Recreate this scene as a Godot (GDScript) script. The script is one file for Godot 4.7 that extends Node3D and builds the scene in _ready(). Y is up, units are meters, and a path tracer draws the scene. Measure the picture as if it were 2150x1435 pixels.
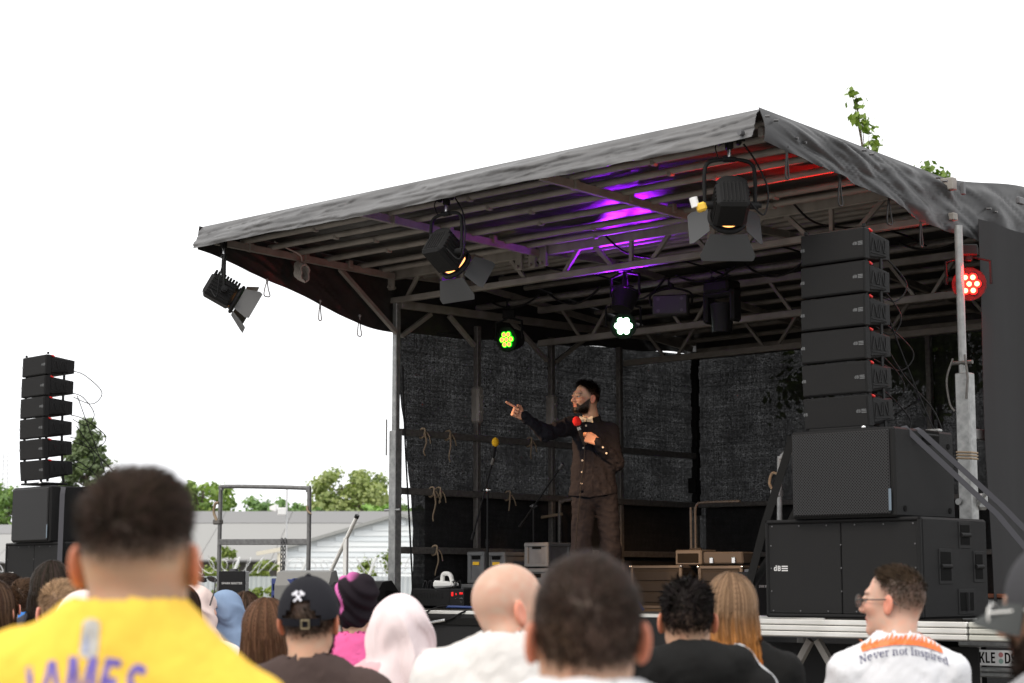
extends Node3D

const STAGE_TURN := -0.746526            # the stage's long side, about y
const STAGE_AT := Vector3(-1.0289, 0.0, -16.0795)   # foot of its front left post
const EYE := 1.35
const DECK := 1.115

var rng := RandomNumberGenerator.new()
var used := {}
var M := {}


class Shape:
	# collects triangles (given counter-clockwise from outside) for one mesh
	var v := PackedVector3Array()
	var n := PackedVector3Array()
	var c := PackedColorArray()
	var uv := PackedVector2Array()
	var col := Color.WHITE

	func tri(a: Vector3, b: Vector3, d: Vector3) -> void:
		var m := (b - a).cross(d - a).normalized()
		trin(a, b, d, m, m, m)

	func trin(a: Vector3, b: Vector3, d: Vector3, na: Vector3, nb: Vector3, nd: Vector3) -> void:
		v.append(a); v.append(d); v.append(b)
		n.append(na); n.append(nd); n.append(nb)
		c.append(col); c.append(col); c.append(col)
		uv.append(Vector2.ZERO); uv.append(Vector2.ZERO); uv.append(Vector2.ZERO)

	func quad(a: Vector3, b: Vector3, d: Vector3, e: Vector3) -> void:
		tri(a, b, d)
		tri(a, d, e)

	func quaduv(a: Vector3, b: Vector3, d: Vector3, e: Vector3) -> void:
		quad(a, b, d, e)
		var k := uv.size() - 6
		uv[k] = Vector2(0, 1); uv[k + 1] = Vector2(1, 0); uv[k + 2] = Vector2(1, 1)
		uv[k + 3] = Vector2(0, 1); uv[k + 4] = Vector2(0, 0); uv[k + 5] = Vector2(1, 0)

	func quadn(a: Vector3, b: Vector3, d: Vector3, e: Vector3, na: Vector3, nb: Vector3, nd: Vector3, ne: Vector3) -> void:
		trin(a, b, d, na, nb, nd)
		trin(a, d, e, na, nd, ne)

	func box(center: Vector3, size: Vector3, basis := Basis.IDENTITY, bevel := 0.0) -> void:
		hexa(Transform3D(basis, center), size, Vector2.ONE, bevel)

	# a box whose far (-z) end is scaled by «taper», with chamfered edges
	func hexa(t: Transform3D, size: Vector3, taper := Vector2.ONE, bevel := 0.0) -> void:
		var h := size / 2.0
		var b := minf(bevel, minf(h.x, minf(h.y, h.z)) * 0.9)
		var p := {}
		for sx in [-1, 1]:
			for sy in [-1, 1]:
				for sz in [-1, 1]:
					for ax in 3:
						var q := Vector3(sx * h.x, sy * h.y, sz * h.z)
						if b > 0.0:
							for k in 3:
								if k != ax:
									q[k] -= [sx, sy, sz][k] * b
						if sz < 0:
							q.x *= taper.x
							q.y *= taper.y
						p[[sx, sy, sz, ax]] = t * q
		for ax in 3:
			for s in [-1, 1]:
				var u := (ax + 1) % 3
				var w := (ax + 2) % 3
				var ks := []
				for k in [[-1, -1], [1, -1], [1, 1], [-1, 1]]:
					var key := [0, 0, 0, ax]
					key[ax] = s
					key[u] = k[0]
					key[w] = k[1]
					ks.append(p[key])
				if s > 0:
					quad(ks[0], ks[1], ks[2], ks[3])
				else:
					quad(ks[3], ks[2], ks[1], ks[0])
		if b <= 0.0:
			return
		var mid := t.origin
		for ax in 3:
			var u := (ax + 1) % 3
			var w := (ax + 2) % 3
			for su in [-1, 1]:
				for sw in [-1, 1]:
					var q := []
					for k in [[-1, u], [1, u], [1, w], [-1, w]]:
						var key := [0, 0, 0, k[1]]
						key[ax] = k[0]
						key[u] = su
						key[w] = sw
						q.append(p[key])
					out_quad(q[0], q[1], q[2], q[3], mid)
		for sx in [-1, 1]:
			for sy in [-1, 1]:
				for sz in [-1, 1]:
					var a: Vector3 = p[[sx, sy, sz, 0]]
					var d: Vector3 = p[[sx, sy, sz, 1]]
					var e: Vector3 = p[[sx, sy, sz, 2]]
					if (d - a).cross(e - a).dot(a - mid) < 0.0:
						tri(a, e, d)
					else:
						tri(a, d, e)

	func out_quad(a: Vector3, b: Vector3, d: Vector3, e: Vector3, mid: Vector3) -> void:
		if (b - a).cross(d - a).dot((a + d) / 2.0 - mid) < 0.0:
			quad(e, d, b, a)
		else:
			quad(a, b, d, e)

	func bar(a: Vector3, b: Vector3, w: float, h: float, up := Vector3.UP, bevel := 0.0) -> void:
		var z := (a - b).normalized()
		var x := up.cross(z)
		x = x.normalized() if x.length() > 0.01 else Vector3.RIGHT.cross(z).normalized()
		box((a + b) / 2.0, Vector3(w, h, a.distance_to(b)), Basis(x, z.cross(x), z), bevel)

	func tube(pts: Array, r: float, sides := 8, r_end := -1.0, caps := true) -> void:
		var re := r if r_end < 0.0 else r_end
		var prev := []
		var pn := []
		var side := Vector3.ZERO
		for i in pts.size():
			var t: Vector3 = (pts[mini(i + 1, pts.size() - 1)] - pts[maxi(i - 1, 0)]).normalized()
			if side == Vector3.ZERO:
				side = t.cross(Vector3.UP if absf(t.y) < 0.9 else Vector3.RIGHT).normalized()
			side = (side - t * side.dot(t)).normalized()
			var up := side.cross(t)
			var rr := lerpf(r, re, float(i) / maxf(1.0, pts.size() - 1.0))
			var ring := []
			var rn := []
			for k in sides:
				var d := side * cos(TAU * k / sides) + up * sin(TAU * k / sides)
				rn.append(d)
				ring.append(pts[i] + d * rr)
			if i > 0:
				for k in sides:
					var j := (k + 1) % sides
					quadn(prev[j], prev[k], ring[k], ring[j], pn[j], pn[k], rn[k], rn[j])
			if caps and (i == 0 or i == pts.size() - 1):
				for k in range(1, sides - 1):
					if i == 0:
						tri(ring[0], ring[k], ring[k + 1])
					else:
						tri(ring[0], ring[k + 1], ring[k])
			prev = ring
			pn = rn

	func ball(t: Transform3D, rings := 8, sides := 12, from := 0.0, to := PI) -> void:
		var bi := t.basis.inverse().transposed()
		for i in rings:
			for k in sides:
				var q := []
				var m := []
				for e in [[i + 1, k], [i + 1, k + 1], [i, k + 1], [i, k]]:
					var th: float = from + (to - from) * e[0] / rings
					var ph: float = TAU * e[1] / sides
					var d := Vector3(sin(th) * cos(ph), cos(th), -sin(th) * sin(ph))
					q.append(t * d)
					m.append((bi * d).normalized())
				quadn(q[0], q[1], q[2], q[3], m[0], m[1], m[2], m[3])

	# an open surface through rows of points, both sides drawn, smooth
	func sheet(rows: Array, thick := 0.0) -> void:
		var norms := []
		for i in rows.size():
			var line := []
			for k in rows[i].size():
				var a: Vector3 = rows[mini(i + 1, rows.size() - 1)][k] - rows[maxi(i - 1, 0)][k]
				var b: Vector3 = rows[i][mini(k + 1, rows[i].size() - 1)] - rows[i][maxi(k - 1, 0)]
				line.append(b.cross(a).normalized())
			norms.append(line)
		for side in ([0, 1] if thick > 0.0 else [0]):
			for i in rows.size() - 1:
				for k in rows[i].size() - 1:
					var p := []
					var m := []
					for e in [[i, k], [i, k + 1], [i + 1, k + 1], [i + 1, k]]:
						var nn: Vector3 = norms[e[0]][e[1]]
						p.append(rows[e[0]][e[1]] - nn * thick * side)
						m.append(nn if side == 0 else -nn)
					if side == 0:
						quadn(p[0], p[1], p[2], p[3], m[0], m[1], m[2], m[3])
					else:
						quadn(p[3], p[2], p[1], p[0], m[3], m[2], m[1], m[0])
		if thick > 0.0:
			for i in rows.size() - 1:
				var e: int = rows[i].size() - 1
				out_quad(rows[i][0], rows[i + 1][0], rows[i + 1][0] - norms[i + 1][0] * thick, rows[i][0] - norms[i][0] * thick, rows[i][1])
				out_quad(rows[i][e], rows[i + 1][e], rows[i + 1][e] - norms[i + 1][e] * thick, rows[i][e] - norms[i][e] * thick, rows[i][e - 1])
			for r in [0, rows.size() - 1]:
				var o: int = 1 if r == 0 else r - 1
				for k in rows[r].size() - 1:
					out_quad(rows[r][k], rows[r][k + 1], rows[r][k + 1] - norms[r][k + 1] * thick, rows[r][k] - norms[r][k] * thick, rows[o][k])

	# flat outline (counter-clockwise seen from +z of t) given a thickness
	func plate(t: Transform3D, outline: PackedVector2Array, thick: float) -> void:
		var pts := outline
		if Geometry2D.is_polygon_clockwise(pts):
			pts = pts.duplicate()
			pts.reverse()
		var ix := Geometry2D.triangulate_polygon(pts)
		for i in range(0, ix.size(), 3):
			var a := pts[ix[i]]
			var b := pts[ix[i + 1]]
			var d := pts[ix[i + 2]]
			if (b - a).cross(d - a) < 0.0:
				var s := b
				b = d
				d = s
			tri(t * Vector3(a.x, a.y, thick / 2), t * Vector3(b.x, b.y, thick / 2), t * Vector3(d.x, d.y, thick / 2))
			tri(t * Vector3(a.x, a.y, -thick / 2), t * Vector3(d.x, d.y, -thick / 2), t * Vector3(b.x, b.y, -thick / 2))
		for i in pts.size():
			var a := pts[i]
			var b := pts[(i + 1) % pts.size()]
			quad(t * Vector3(a.x, a.y, -thick / 2), t * Vector3(b.x, b.y, -thick / 2), t * Vector3(b.x, b.y, thick / 2), t * Vector3(a.x, a.y, thick / 2))

	func mesh() -> ArrayMesh:
		var a := []
		a.resize(Mesh.ARRAY_MAX)
		a[Mesh.ARRAY_VERTEX] = v
		a[Mesh.ARRAY_NORMAL] = n
		a[Mesh.ARRAY_COLOR] = c
		a[Mesh.ARRAY_TEX_UV] = uv
		var m := ArrayMesh.new()
		m.add_surface_from_arrays(Mesh.PRIMITIVE_TRIANGLES, a)
		return m


class Field:
	# signed distances on a grid, joined by a smooth minimum, meshed as surface nets
	var o: Vector3
	var s: float
	var nx: int
	var ny: int
	var nz: int
	var f := PackedFloat32Array()
	var v := PackedVector3Array()
	var nrm := PackedVector3Array()
	var ix := PackedInt32Array()

	func _init(lo: Vector3, hi: Vector3, cell: float) -> void:
		o = lo
		s = cell
		nx = int((hi.x - lo.x) / s) + 2
		ny = int((hi.y - lo.y) / s) + 2
		nz = int((hi.z - lo.z) / s) + 2
		f.resize(nx * ny * nz)
		f.fill(1.0)

	func span(lo: Vector3, hi: Vector3) -> Array:
		var a := ((lo - o) / s).floor()
		var b := ((hi - o) / s).ceil()
		return [maxi(0, int(a.x)), mini(nx - 1, int(b.x)), maxi(0, int(a.y)), mini(ny - 1, int(b.y)), maxi(0, int(a.z)), mini(nz - 1, int(b.z))]

	func cap(a: Vector3, b: Vector3, ra: float, rb: float, k := 0.03, sub := false) -> void:
		var r := maxf(ra, rb) + k + s * 2.0
		var e := span(a.min(b) - Vector3.ONE * r, a.max(b) + Vector3.ONE * r)
		var ab := b - a
		var l2 := maxf(ab.length_squared(), 1e-9)
		for z in range(e[4], e[5] + 1):
			for y in range(e[2], e[3] + 1):
				var at := (z * ny + y) * nx
				for x in range(e[0], e[1] + 1):
					var p := o + Vector3(x, y, z) * s
					var t := clampf((p - a).dot(ab) / l2, 0.0, 1.0)
					var d := p.distance_to(a + ab * t) - (ra + (rb - ra) * t)
					var g := f[at + x]
					if sub:
						d = -d
						var h := maxf(k - absf(g - d), 0.0) / k
						f[at + x] = maxf(g, d) + h * h * k * 0.25
					else:
						var h := maxf(k - absf(g - d), 0.0) / k
						f[at + x] = minf(g, d) - h * h * k * 0.25

	func ell(c: Vector3, r: Vector3, k := 0.03, basis := Basis.IDENTITY, sub := false) -> void:
		var m := maxf(r.x, maxf(r.y, r.z)) + k + s * 2.0
		var e := span(c - Vector3.ONE * m, c + Vector3.ONE * m)
		var inv := basis.transposed()
		var r2 := r * r
		for z in range(e[4], e[5] + 1):
			for y in range(e[2], e[3] + 1):
				var at := (z * ny + y) * nx
				for x in range(e[0], e[1] + 1):
					var p := inv * (o + Vector3(x, y, z) * s - c)
					var k0 := (p / r).length()
					var k1 := (p / r2).length()
					var d := k0 * (k0 - 1.0) / k1 if k1 > 1e-6 else -0.05
					var g := f[at + x]
					if sub:
						d = -d
						var h := maxf(k - absf(g - d), 0.0) / k
						f[at + x] = maxf(g, d) + h * h * k * 0.25
					else:
						var h := maxf(k - absf(g - d), 0.0) / k
						f[at + x] = minf(g, d) - h * h * k * 0.25

	# cuts everything above the plane
	func slice(point: Vector3, normal: Vector3) -> void:
		for z in nz:
			for y in ny:
				var at := (z * ny + y) * nx
				for x in nx:
					f[at + x] = maxf(f[at + x], (o + Vector3(x, y, z) * s - point).dot(normal))

	func ripple(fn: Callable, band := 0.05) -> void:
		for z in nz:
			for y in ny:
				var at := (z * ny + y) * nx
				for x in nx:
					if absf(f[at + x]) < band:
						f[at + x] += fn.call(o + Vector3(x, y, z) * s)

	func net() -> void:
		var id := PackedInt32Array()
		id.resize(f.size())
		id.fill(-1)
		var sy := nx
		var sz := nx * ny
		var far := s * 4.0
		for z in nz - 1:
			for y in ny - 1:
				var row := (z * ny + y) * nx
				for x in nx - 1:
					var i := row + x
					var a0 := f[i]
					if a0 > far or a0 < -far:
						continue
					var a1 := f[i + 1]
					var a2 := f[i + sy]
					var a3 := f[i + sy + 1]
					var a4 := f[i + sz]
					var a5 := f[i + sz + 1]
					var a6 := f[i + sz + sy]
					var a7 := f[i + sz + sy + 1]
					var neg := int(a0 < 0) + int(a1 < 0) + int(a2 < 0) + int(a3 < 0) + int(a4 < 0) + int(a5 < 0) + int(a6 < 0) + int(a7 < 0)
					if neg == 0 or neg == 8:
						continue
					var g := Vector3(a1 + a3 + a5 + a7 - a0 - a2 - a4 - a6, a2 + a3 + a6 + a7 - a0 - a1 - a4 - a5, a4 + a5 + a6 + a7 - a0 - a1 - a2 - a3) / 4.0
					var mean := (a0 + a1 + a2 + a3 + a4 + a5 + a6 + a7) / 8.0
					var step := g * (-mean / maxf(g.length_squared(), 1e-12))
					step = step.clamp(Vector3.ONE * -0.5, Vector3.ONE * 0.5)
					id[i] = v.size()
					v.append(o + (Vector3(x, y, z) + Vector3.ONE * 0.5 + step) * s)
					nrm.append(g.normalized())
		for z in range(1, nz - 1):
			for y in range(1, ny - 1):
				var row := (z * ny + y) * nx
				for x in range(1, nx - 1):
					var i := row + x
					if id[i] < 0:
						continue
					var inside := f[i] < 0.0
					if inside != (f[i + 1] < 0.0):
						face(id[i], id[i - sy], id[i - sy - sz], id[i - sz], inside)
					if inside != (f[i + sy] < 0.0):
						face(id[i], id[i - sz], id[i - sz - 1], id[i - 1], inside)
					if inside != (f[i + sz] < 0.0):
						face(id[i], id[i - 1], id[i - 1 - sy], id[i - sy], inside)

	func face(a: int, b: int, c: int, d: int, fwd: bool) -> void:
		if a < 0 or b < 0 or c < 0 or d < 0:
			return
		if fwd:
			ix.append_array(PackedInt32Array([a, c, b, a, d, c]))
		else:
			ix.append_array(PackedInt32Array([a, b, c, a, c, d]))

	func value(p: Vector3) -> float:
		var q := (p - o) / s
		var x := clampi(int(q.x), 0, nx - 2)
		var y := clampi(int(q.y), 0, ny - 2)
		var z := clampi(int(q.z), 0, nz - 2)
		var i := (z * ny + y) * nx + x
		var t := q - Vector3(x, y, z)
		var a := lerpf(lerpf(f[i], f[i + 1], t.x), lerpf(f[i + nx], f[i + nx + 1], t.x), t.y)
		i += nx * ny
		var b := lerpf(lerpf(f[i], f[i + 1], t.x), lerpf(f[i + nx], f[i + nx + 1], t.x), t.y)
		return lerpf(a, b, t.z)

	# walks from p along d until the surface is met
	func hit(p: Vector3, d: Vector3, most := 0.5) -> Vector3:
		var t := 0.0
		while t < most and value(p + d * t) > 0.0:
			t += s * 0.25
		return p + d * t


class Flesh:
	# joins several Fields into one mesh with vertex colours
	var v := PackedVector3Array()
	var n := PackedVector3Array()
	var c := PackedColorArray()
	var ix := PackedInt32Array()

	func add(fl: Field, t: Transform3D, paint: Variant) -> void:
		var base := v.size()
		for i in fl.v.size():
			v.append(t * fl.v[i])
			n.append((t.basis * fl.nrm[i]).normalized())
			c.append(paint.call(fl.v[i], fl.nrm[i]) if paint is Callable else paint)
		for i in fl.ix:
			ix.append(base + i)

	func mesh() -> ArrayMesh:
		var a := []
		a.resize(Mesh.ARRAY_MAX)
		a[Mesh.ARRAY_VERTEX] = v
		a[Mesh.ARRAY_NORMAL] = n
		a[Mesh.ARRAY_COLOR] = c
		a[Mesh.ARRAY_INDEX] = ix
		var m := ArrayMesh.new()
		m.add_surface_from_arrays(Mesh.PRIMITIVE_TRIANGLES, a)
		return m


func numbered(called: String) -> String:
	used[called] = used.get(called, -1) + 1
	return called if used[called] == 0 else "%s_%03d" % [called, used[called]]


func tag(o: Node3D, label: String, category: String, group := "") -> Node3D:
	o.set_meta("label", label)
	o.set_meta("category", category)
	if group != "":
		o.set_meta("group", group)
	return o


func thing(called: String, label: String, category: String, at := Vector3.ZERO, turn := 0.0, group := "") -> Node3D:
	var o := Node3D.new()
	o.name = numbered(called)
	add_child(o)
	o.position = at
	o.rotation.y = turn
	tag(o, label, category, group)
	return o


func put(called: String, m: Variant, mat: Material, parent: Node3D) -> MeshInstance3D:
	var o := MeshInstance3D.new()
	o.name = called if parent != self else numbered(called)
	o.mesh = m.mesh() if m is Shape or m is Flesh else m
	o.material_override = mat
	parent.add_child(o, true)
	return o


func solo(called: String, m: Variant, mat: Material, label: String, category: String, at := Vector3.ZERO, turn := 0.0, group := "") -> MeshInstance3D:
	var o := put(called, m, mat, self)
	o.position = at
	o.rotation.y = turn
	tag(o, label, category, group)
	return o


func structure(called: String, m: Variant, mat: Material, parent: Node3D = self) -> MeshInstance3D:
	var o := put(called, m, mat, parent)
	o.set_meta("kind", "structure")
	return o


# a point of the stage: along its front, height over eye level, depth from its front posts
func S(u: float, h: float, v: float) -> Vector3:
	return STAGE_AT + Basis(Vector3.UP, STAGE_TURN) * Vector3(u, h + EYE, -v)


# the same in the axes of a thing that stands at STAGE_AT with the stage's turn
func L(u: float, h: float, v: float) -> Vector3:
	return Vector3(u, h + EYE, -v)


func sag(a: Vector3, b: Vector3, drop: float, n := 10) -> Array:
	var r := []
	for i in n + 1:
		var t := float(i) / n
		r.append(a.lerp(b, t) + Vector3.DOWN * drop * 4.0 * t * (1.0 - t))
	return r


func curve(pts: Array, n := 8) -> Array:
	var r := []
	for i in pts.size() - 1:
		var p0: Vector3 = pts[maxi(i - 1, 0)]
		var p3: Vector3 = pts[mini(i + 2, pts.size() - 1)]
		for k in n:
			r.append(pts[i].cubic_interpolate(pts[i + 1], p0, p3, float(k) / n))
	r.append(pts[-1])
	return r


func noise_image(sd: int, freq: float, size: int, octaves := 3, kind := FastNoiseLite.TYPE_SIMPLEX_SMOOTH) -> Image:
	var z := FastNoiseLite.new()
	z.seed = sd
	z.frequency = freq
	z.noise_type = kind
	z.fractal_octaves = octaves
	return z.get_seamless_image(size, size)


func mat(called: String, color: Color, rough := 0.7, metal := 0.0) -> StandardMaterial3D:
	var m := StandardMaterial3D.new()
	m.resource_name = called
	m.albedo_color = color.linear_to_srgb()
	m.roughness = rough
	m.metallic = metal
	return m


# tones (a texture between two colours) and relief over a material, in the world's own size
func worn(m: StandardMaterial3D, dark: Color, light: Color, im: Image, metres: float, relief := 0.0, rough_spread := 0.0) -> StandardMaterial3D:
	var out := Image.create(im.get_width(), im.get_height(), false, Image.FORMAT_RGB8)
	for y in im.get_height():
		for x in im.get_width():
			out.set_pixel(x, y, dark.lerp(light, im.get_pixel(x, y).r).linear_to_srgb())
	m.albedo_color = Color.WHITE
	m.albedo_texture = ImageTexture.create_from_image(out)
	m.uv1_triplanar = true
	m.uv1_scale = Vector3.ONE / metres
	if relief > 0.0:
		m.heightmap_enabled = true
		m.heightmap_texture = ImageTexture.create_from_image(im)
		m.heightmap_scale = relief
	return m


func _ready() -> void:
	# camera
	var cam := Camera3D.new()
	cam.name = "camera"
	var lens := CameraAttributesPhysical.new()
	lens.frustum_focal_length = 64.0
	lens.frustum_focus_distance = 12.8
	lens.exposure_aperture = 4.2
	lens.frustum_near = 0.05
	lens.frustum_far = 2000.0
	cam.attributes = lens
	cam.position = Vector3(0, EYE, 0)
	cam.rotation_degrees = Vector3(7.496, 0, 0)
	add_child(cam)
	cam.current = true
	# sky: an even, bright overcast
	var sky_mat := ProceduralSkyMaterial.new()
	sky_mat.sky_top_color = Color(1.0, 1.0, 1.0)
	sky_mat.sky_horizon_color = Color(0.985, 0.99, 1.0)
	sky_mat.sky_curve = 0.2
	sky_mat.ground_bottom_color = Color(0.33, 0.32, 0.3)
	sky_mat.ground_horizon_color = Color(0.43, 0.42, 0.4)
	sky_mat.sun_angle_max = 0.0
	var sky := Sky.new()
	sky.sky_material = sky_mat
	var env := Environment.new()
	env.background_mode = Environment.BG_SKY
	env.sky = sky
	env.tonemap_mode = Environment.TONE_MAPPER_LINEAR
	env.tonemap_exposure = 1.7
	env.background_energy_multiplier = 0.9
	env.sdfgi_enabled = true
	env.ssao_enabled = true
	env.ssil_enabled = true
	var world := WorldEnvironment.new()
	world.name = "world"
	world.environment = env
	add_child(world)
	# the sun, veiled by cloud, high on the left behind the camera
	var sun := DirectionalLight3D.new()
	sun.name = "sun"
	sun.light_energy = 0.45
	sun.light_color = Color(1.0, 0.97, 0.93)
	sun.light_angular_distance = 24.0
	sun.shadow_enabled = true
	sun.rotation_degrees = Vector3(-52, -48, 0)
	add_child(sun)
	rng.seed = 7
	make_materials()
	ground()
	background()
	stage()
	covers()
	stage_lamps()
	stage_goods()
	sound()
	left_side()
	performer()
	audience()


func make_materials() -> void:
	var fine := noise_image(3, 0.06, 256, 3)
	var soft := noise_image(5, 0.012, 256, 4)
	var speck := noise_image(9, 0.2, 256, 2)
	M.galv = worn(mat("galvanised steel", Color.WHITE, 0.45, 0.55), Color(0.2, 0.205, 0.205), Color(0.4, 0.405, 0.4), noise_image(11, 0.03, 256, 4, FastNoiseLite.TYPE_CELLULAR), 0.5)
	M.steel = worn(mat("weathered steel", Color.WHITE, 0.55, 0.25), Color(0.085, 0.08, 0.076), Color(0.16, 0.15, 0.14), fine, 0.7)
	M.beam = worn(mat("brown grey beams", Color.WHITE, 0.6, 0.15), Color(0.19, 0.175, 0.16), Color(0.31, 0.29, 0.265), soft, 0.8)
	M.alu = worn(mat("mill aluminium", Color.WHITE, 0.38, 0.55), Color(0.62, 0.61, 0.58), Color(0.85, 0.84, 0.81), soft, 1.3)
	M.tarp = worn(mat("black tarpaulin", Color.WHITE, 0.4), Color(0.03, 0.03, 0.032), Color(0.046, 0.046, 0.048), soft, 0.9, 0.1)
	M.tarp_skylit = worn(mat("tarpaulin toned as sky lit", Color.WHITE, 0.42), Color(0.085, 0.085, 0.088), Color(0.125, 0.125, 0.128), soft, 1.1, 0.1)  # lighter copy of the black tarpaulin: sky light put into the colour
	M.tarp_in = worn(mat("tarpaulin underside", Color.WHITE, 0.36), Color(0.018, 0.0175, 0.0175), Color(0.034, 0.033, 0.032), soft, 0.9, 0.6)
	M.cloth = worn(mat("black stage cloth", Color.WHITE, 0.9), Color(0.02, 0.02, 0.021), Color(0.035, 0.035, 0.036), fine, 0.12, 0.1)
	M.curtain = worn(mat("dark grey curtain", Color.WHITE, 0.92), Color(0.034, 0.034, 0.035), Color(0.05, 0.05, 0.052), fine, 0.1, 0.12)
	M.black = worn(mat("black textured paint", Color.WHITE, 0.55), Color(0.012, 0.012, 0.0125), Color(0.02, 0.02, 0.0205), speck, 0.08, 0.06)
	M.box = worn(mat("speaker paint", Color.WHITE, 0.6), Color(0.0125, 0.0125, 0.013), Color(0.019, 0.019, 0.0195), speck, 0.1, 0.08)
	M.fine_grille = worn(mat("fine grille cloth", Color.WHITE, 0.75), Color(0.014, 0.014, 0.0145), Color(0.024, 0.024, 0.0245), noise_image(52, 0.3, 256, 2), 0.08, 0.1)
	M.deep = mat("black recess", Color(0.006, 0.006, 0.006), 0.9)
	M.plastic = mat("black plastic", Color(0.02, 0.02, 0.021), 0.35)
	M.rubber = mat("black cable rubber", Color(0.015, 0.015, 0.016), 0.6)
	M.greymetal = mat("grey metal", Color(0.11, 0.11, 0.115), 0.45, 0.4)
	M.chrome = mat("bright metal", Color(0.75, 0.75, 0.75), 0.2, 1.0)
	M.red = mat("red marking", Color(0.7, 0.015, 0.012), 0.5)
	M.white = mat("white plastic", Color(0.8, 0.8, 0.8), 0.4)
	M.yellow = mat("yellow plastic", Color(0.8, 0.5, 0.05), 0.5)
	M.print_grey = mat("grey print", Color(0.13, 0.135, 0.14), 0.6)
	M.print_white = mat("white print", Color(0.55, 0.55, 0.55), 0.6)
	M.strap = worn(mat("grey ratchet strap", Color.WHITE, 0.75), Color(0.05, 0.05, 0.057), Color(0.085, 0.085, 0.095), speck, 0.05)
	M.strap_dark = mat("black ratchet strap", Color(0.012, 0.012, 0.012), 0.8)
	M.rope = worn(mat("beige rope", Color.WHITE, 0.9), Color(0.2, 0.145, 0.095), Color(0.31, 0.24, 0.165), speck, 0.05)
	M.bungee = mat("black bungee cord", Color(0.02, 0.02, 0.02), 0.7)
	M.grey_cord = mat("grey bungee cord", Color(0.3, 0.31, 0.32), 0.7)
	M.deck = worn(mat("dark stage floor", Color.WHITE, 0.6), Color(0.03, 0.029, 0.028), Color(0.06, 0.057, 0.053), soft, 1.0, 0.1)
	M.grille = mat("perforated grille", Color.WHITE, 0.5, 0.3)
	var g := Image.create(64, 64, false, Image.FORMAT_RGB8)
	for y in 64:
		for x in 64:
			var d := 9.0
			for c in [Vector2(16, 16), Vector2(48, 48), Vector2(-16, 48), Vector2(80, 16), Vector2(16, 80), Vector2(48, -16), Vector2(-16, -16), Vector2(80, 80)]:
				d = minf(d, Vector2(x + 0.5, y + 0.5).distance_to(c) - 15.0)
			g.set_pixel(x, y, Color(0.005, 0.005, 0.005).lerp(Color(0.045, 0.045, 0.046), clampf(d * 0.5 + 0.5, 0, 1)).linear_to_srgb())
	M.grille.albedo_texture = ImageTexture.create_from_image(g)
	M.grille.uv1_triplanar = true
	M.grille.uv1_scale = Vector3.ONE / 0.019
	# shade net: dark woven fibres with pinholes that let the daylight through
	var net := Image.create(512, 512, false, Image.FORMAT_RGBA8)
	var streak := FastNoiseLite.new()
	streak.seed = 4
	streak.frequency = 0.03
	streak.fractal_octaves = 3
	var blotch := noise_image(8, 0.01, 512, 3)
	var r2 := RandomNumberGenerator.new()
	r2.seed = 12
	var columns := PackedFloat32Array()
	for x in 512:
		columns.append(r2.randf_range(0.55, 1.45))
	for y in 512:
		for x in 512:
			var w := clampf(0.5 + 0.35 * streak.get_noise_2d(x * 2.6, y * 0.9) + 0.35 * streak.get_noise_2d(x * 0.4, y * 3.0 + 900.0), 0, 1)
			var open := maxf(0.0, r2.randf() - 0.45) * 0.095 * lerpf(0.35, 1.0, w) * lerpf(0.5, 1.5, blotch.get_pixel(x, y).r) * columns[x] * columns[(y * 7) % 512]
			var tone := 0.018 + 0.034 * r2.randf() * w
			var cc := Color(tone, tone, tone * 1.03).linear_to_srgb()
			cc.a = 1.0 - clampf(open, 0.0, 0.5)
			net.set_pixel(x, y, cc)
	M.net = mat("black shade net", Color.WHITE, 0.85)
	M.net.albedo_color = Color.WHITE
	M.net.albedo_texture = ImageTexture.create_from_image(net)
	M.net.transparency = BaseMaterial3D.TRANSPARENCY_ALPHA
	M.net.uv1_triplanar = true
	M.net.uv1_scale = Vector3.ONE / 2.2
	M.net.cull_mode = BaseMaterial3D.CULL_DISABLED
	# people
	M.skin = mat("skin", Color.WHITE, 0.5)
	M.skin.vertex_color_use_as_albedo = true
	M.skin.subsurf_scatter_enabled = true
	M.skin.subsurf_scatter_strength = 0.12
	M.hair = mat("hair", Color.WHITE, 0.5)
	M.hair.metallic_specular = 0.16
	M.hair.vertex_color_use_as_albedo = true
	M.hair.cull_mode = BaseMaterial3D.CULL_DISABLED
	M.fabric = mat("fabric", Color.WHITE, 0.85)
	M.fabric.vertex_color_use_as_albedo = true
	var weave := noise_image(21, 0.25, 256, 2)
	M.fabric.heightmap_enabled = true
	M.fabric.heightmap_texture = ImageTexture.create_from_image(weave)
	M.fabric.heightmap_scale = 0.06
	M.fabric.uv1_triplanar = true
	M.fabric.uv1_scale = Vector3.ONE / 0.12
	M.foliage = mat("foliage", Color.WHITE, 0.6)
	M.foliage.vertex_color_use_as_albedo = true
	M.foliage.cull_mode = BaseMaterial3D.CULL_DISABLED
	M.foliage.backlight_enabled = true
	M.foliage.backlight = Color(0.7, 0.75, 0.4)
	M.bark = worn(mat("bark", Color.WHITE, 0.9), Color(0.06, 0.045, 0.035), Color(0.14, 0.11, 0.085), fine, 0.5)
	for k in ["box", "fine_grille", "grille", "cloth", "curtain", "fabric", "black", "deck", "net", "plastic", "rubber", "strap", "strap_dark", "deep"]:
		if M.has(k):
			M[k].metallic_specular = 0.22
	M.tarp.metallic_specular = 0.36
	M.painted = mat("painted parts", Color.WHITE, 0.5)
	M.painted.vertex_color_use_as_albedo = true
	M.alu_dull = worn(mat("dull aluminium", Color.WHITE, 0.5, 0.4), Color(0.4, 0.4, 0.36), Color(0.55, 0.55, 0.5), soft, 0.7)
	M.mongrey = mat("grey monitor paint", Color(0.16, 0.16, 0.155), 0.6)
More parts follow.
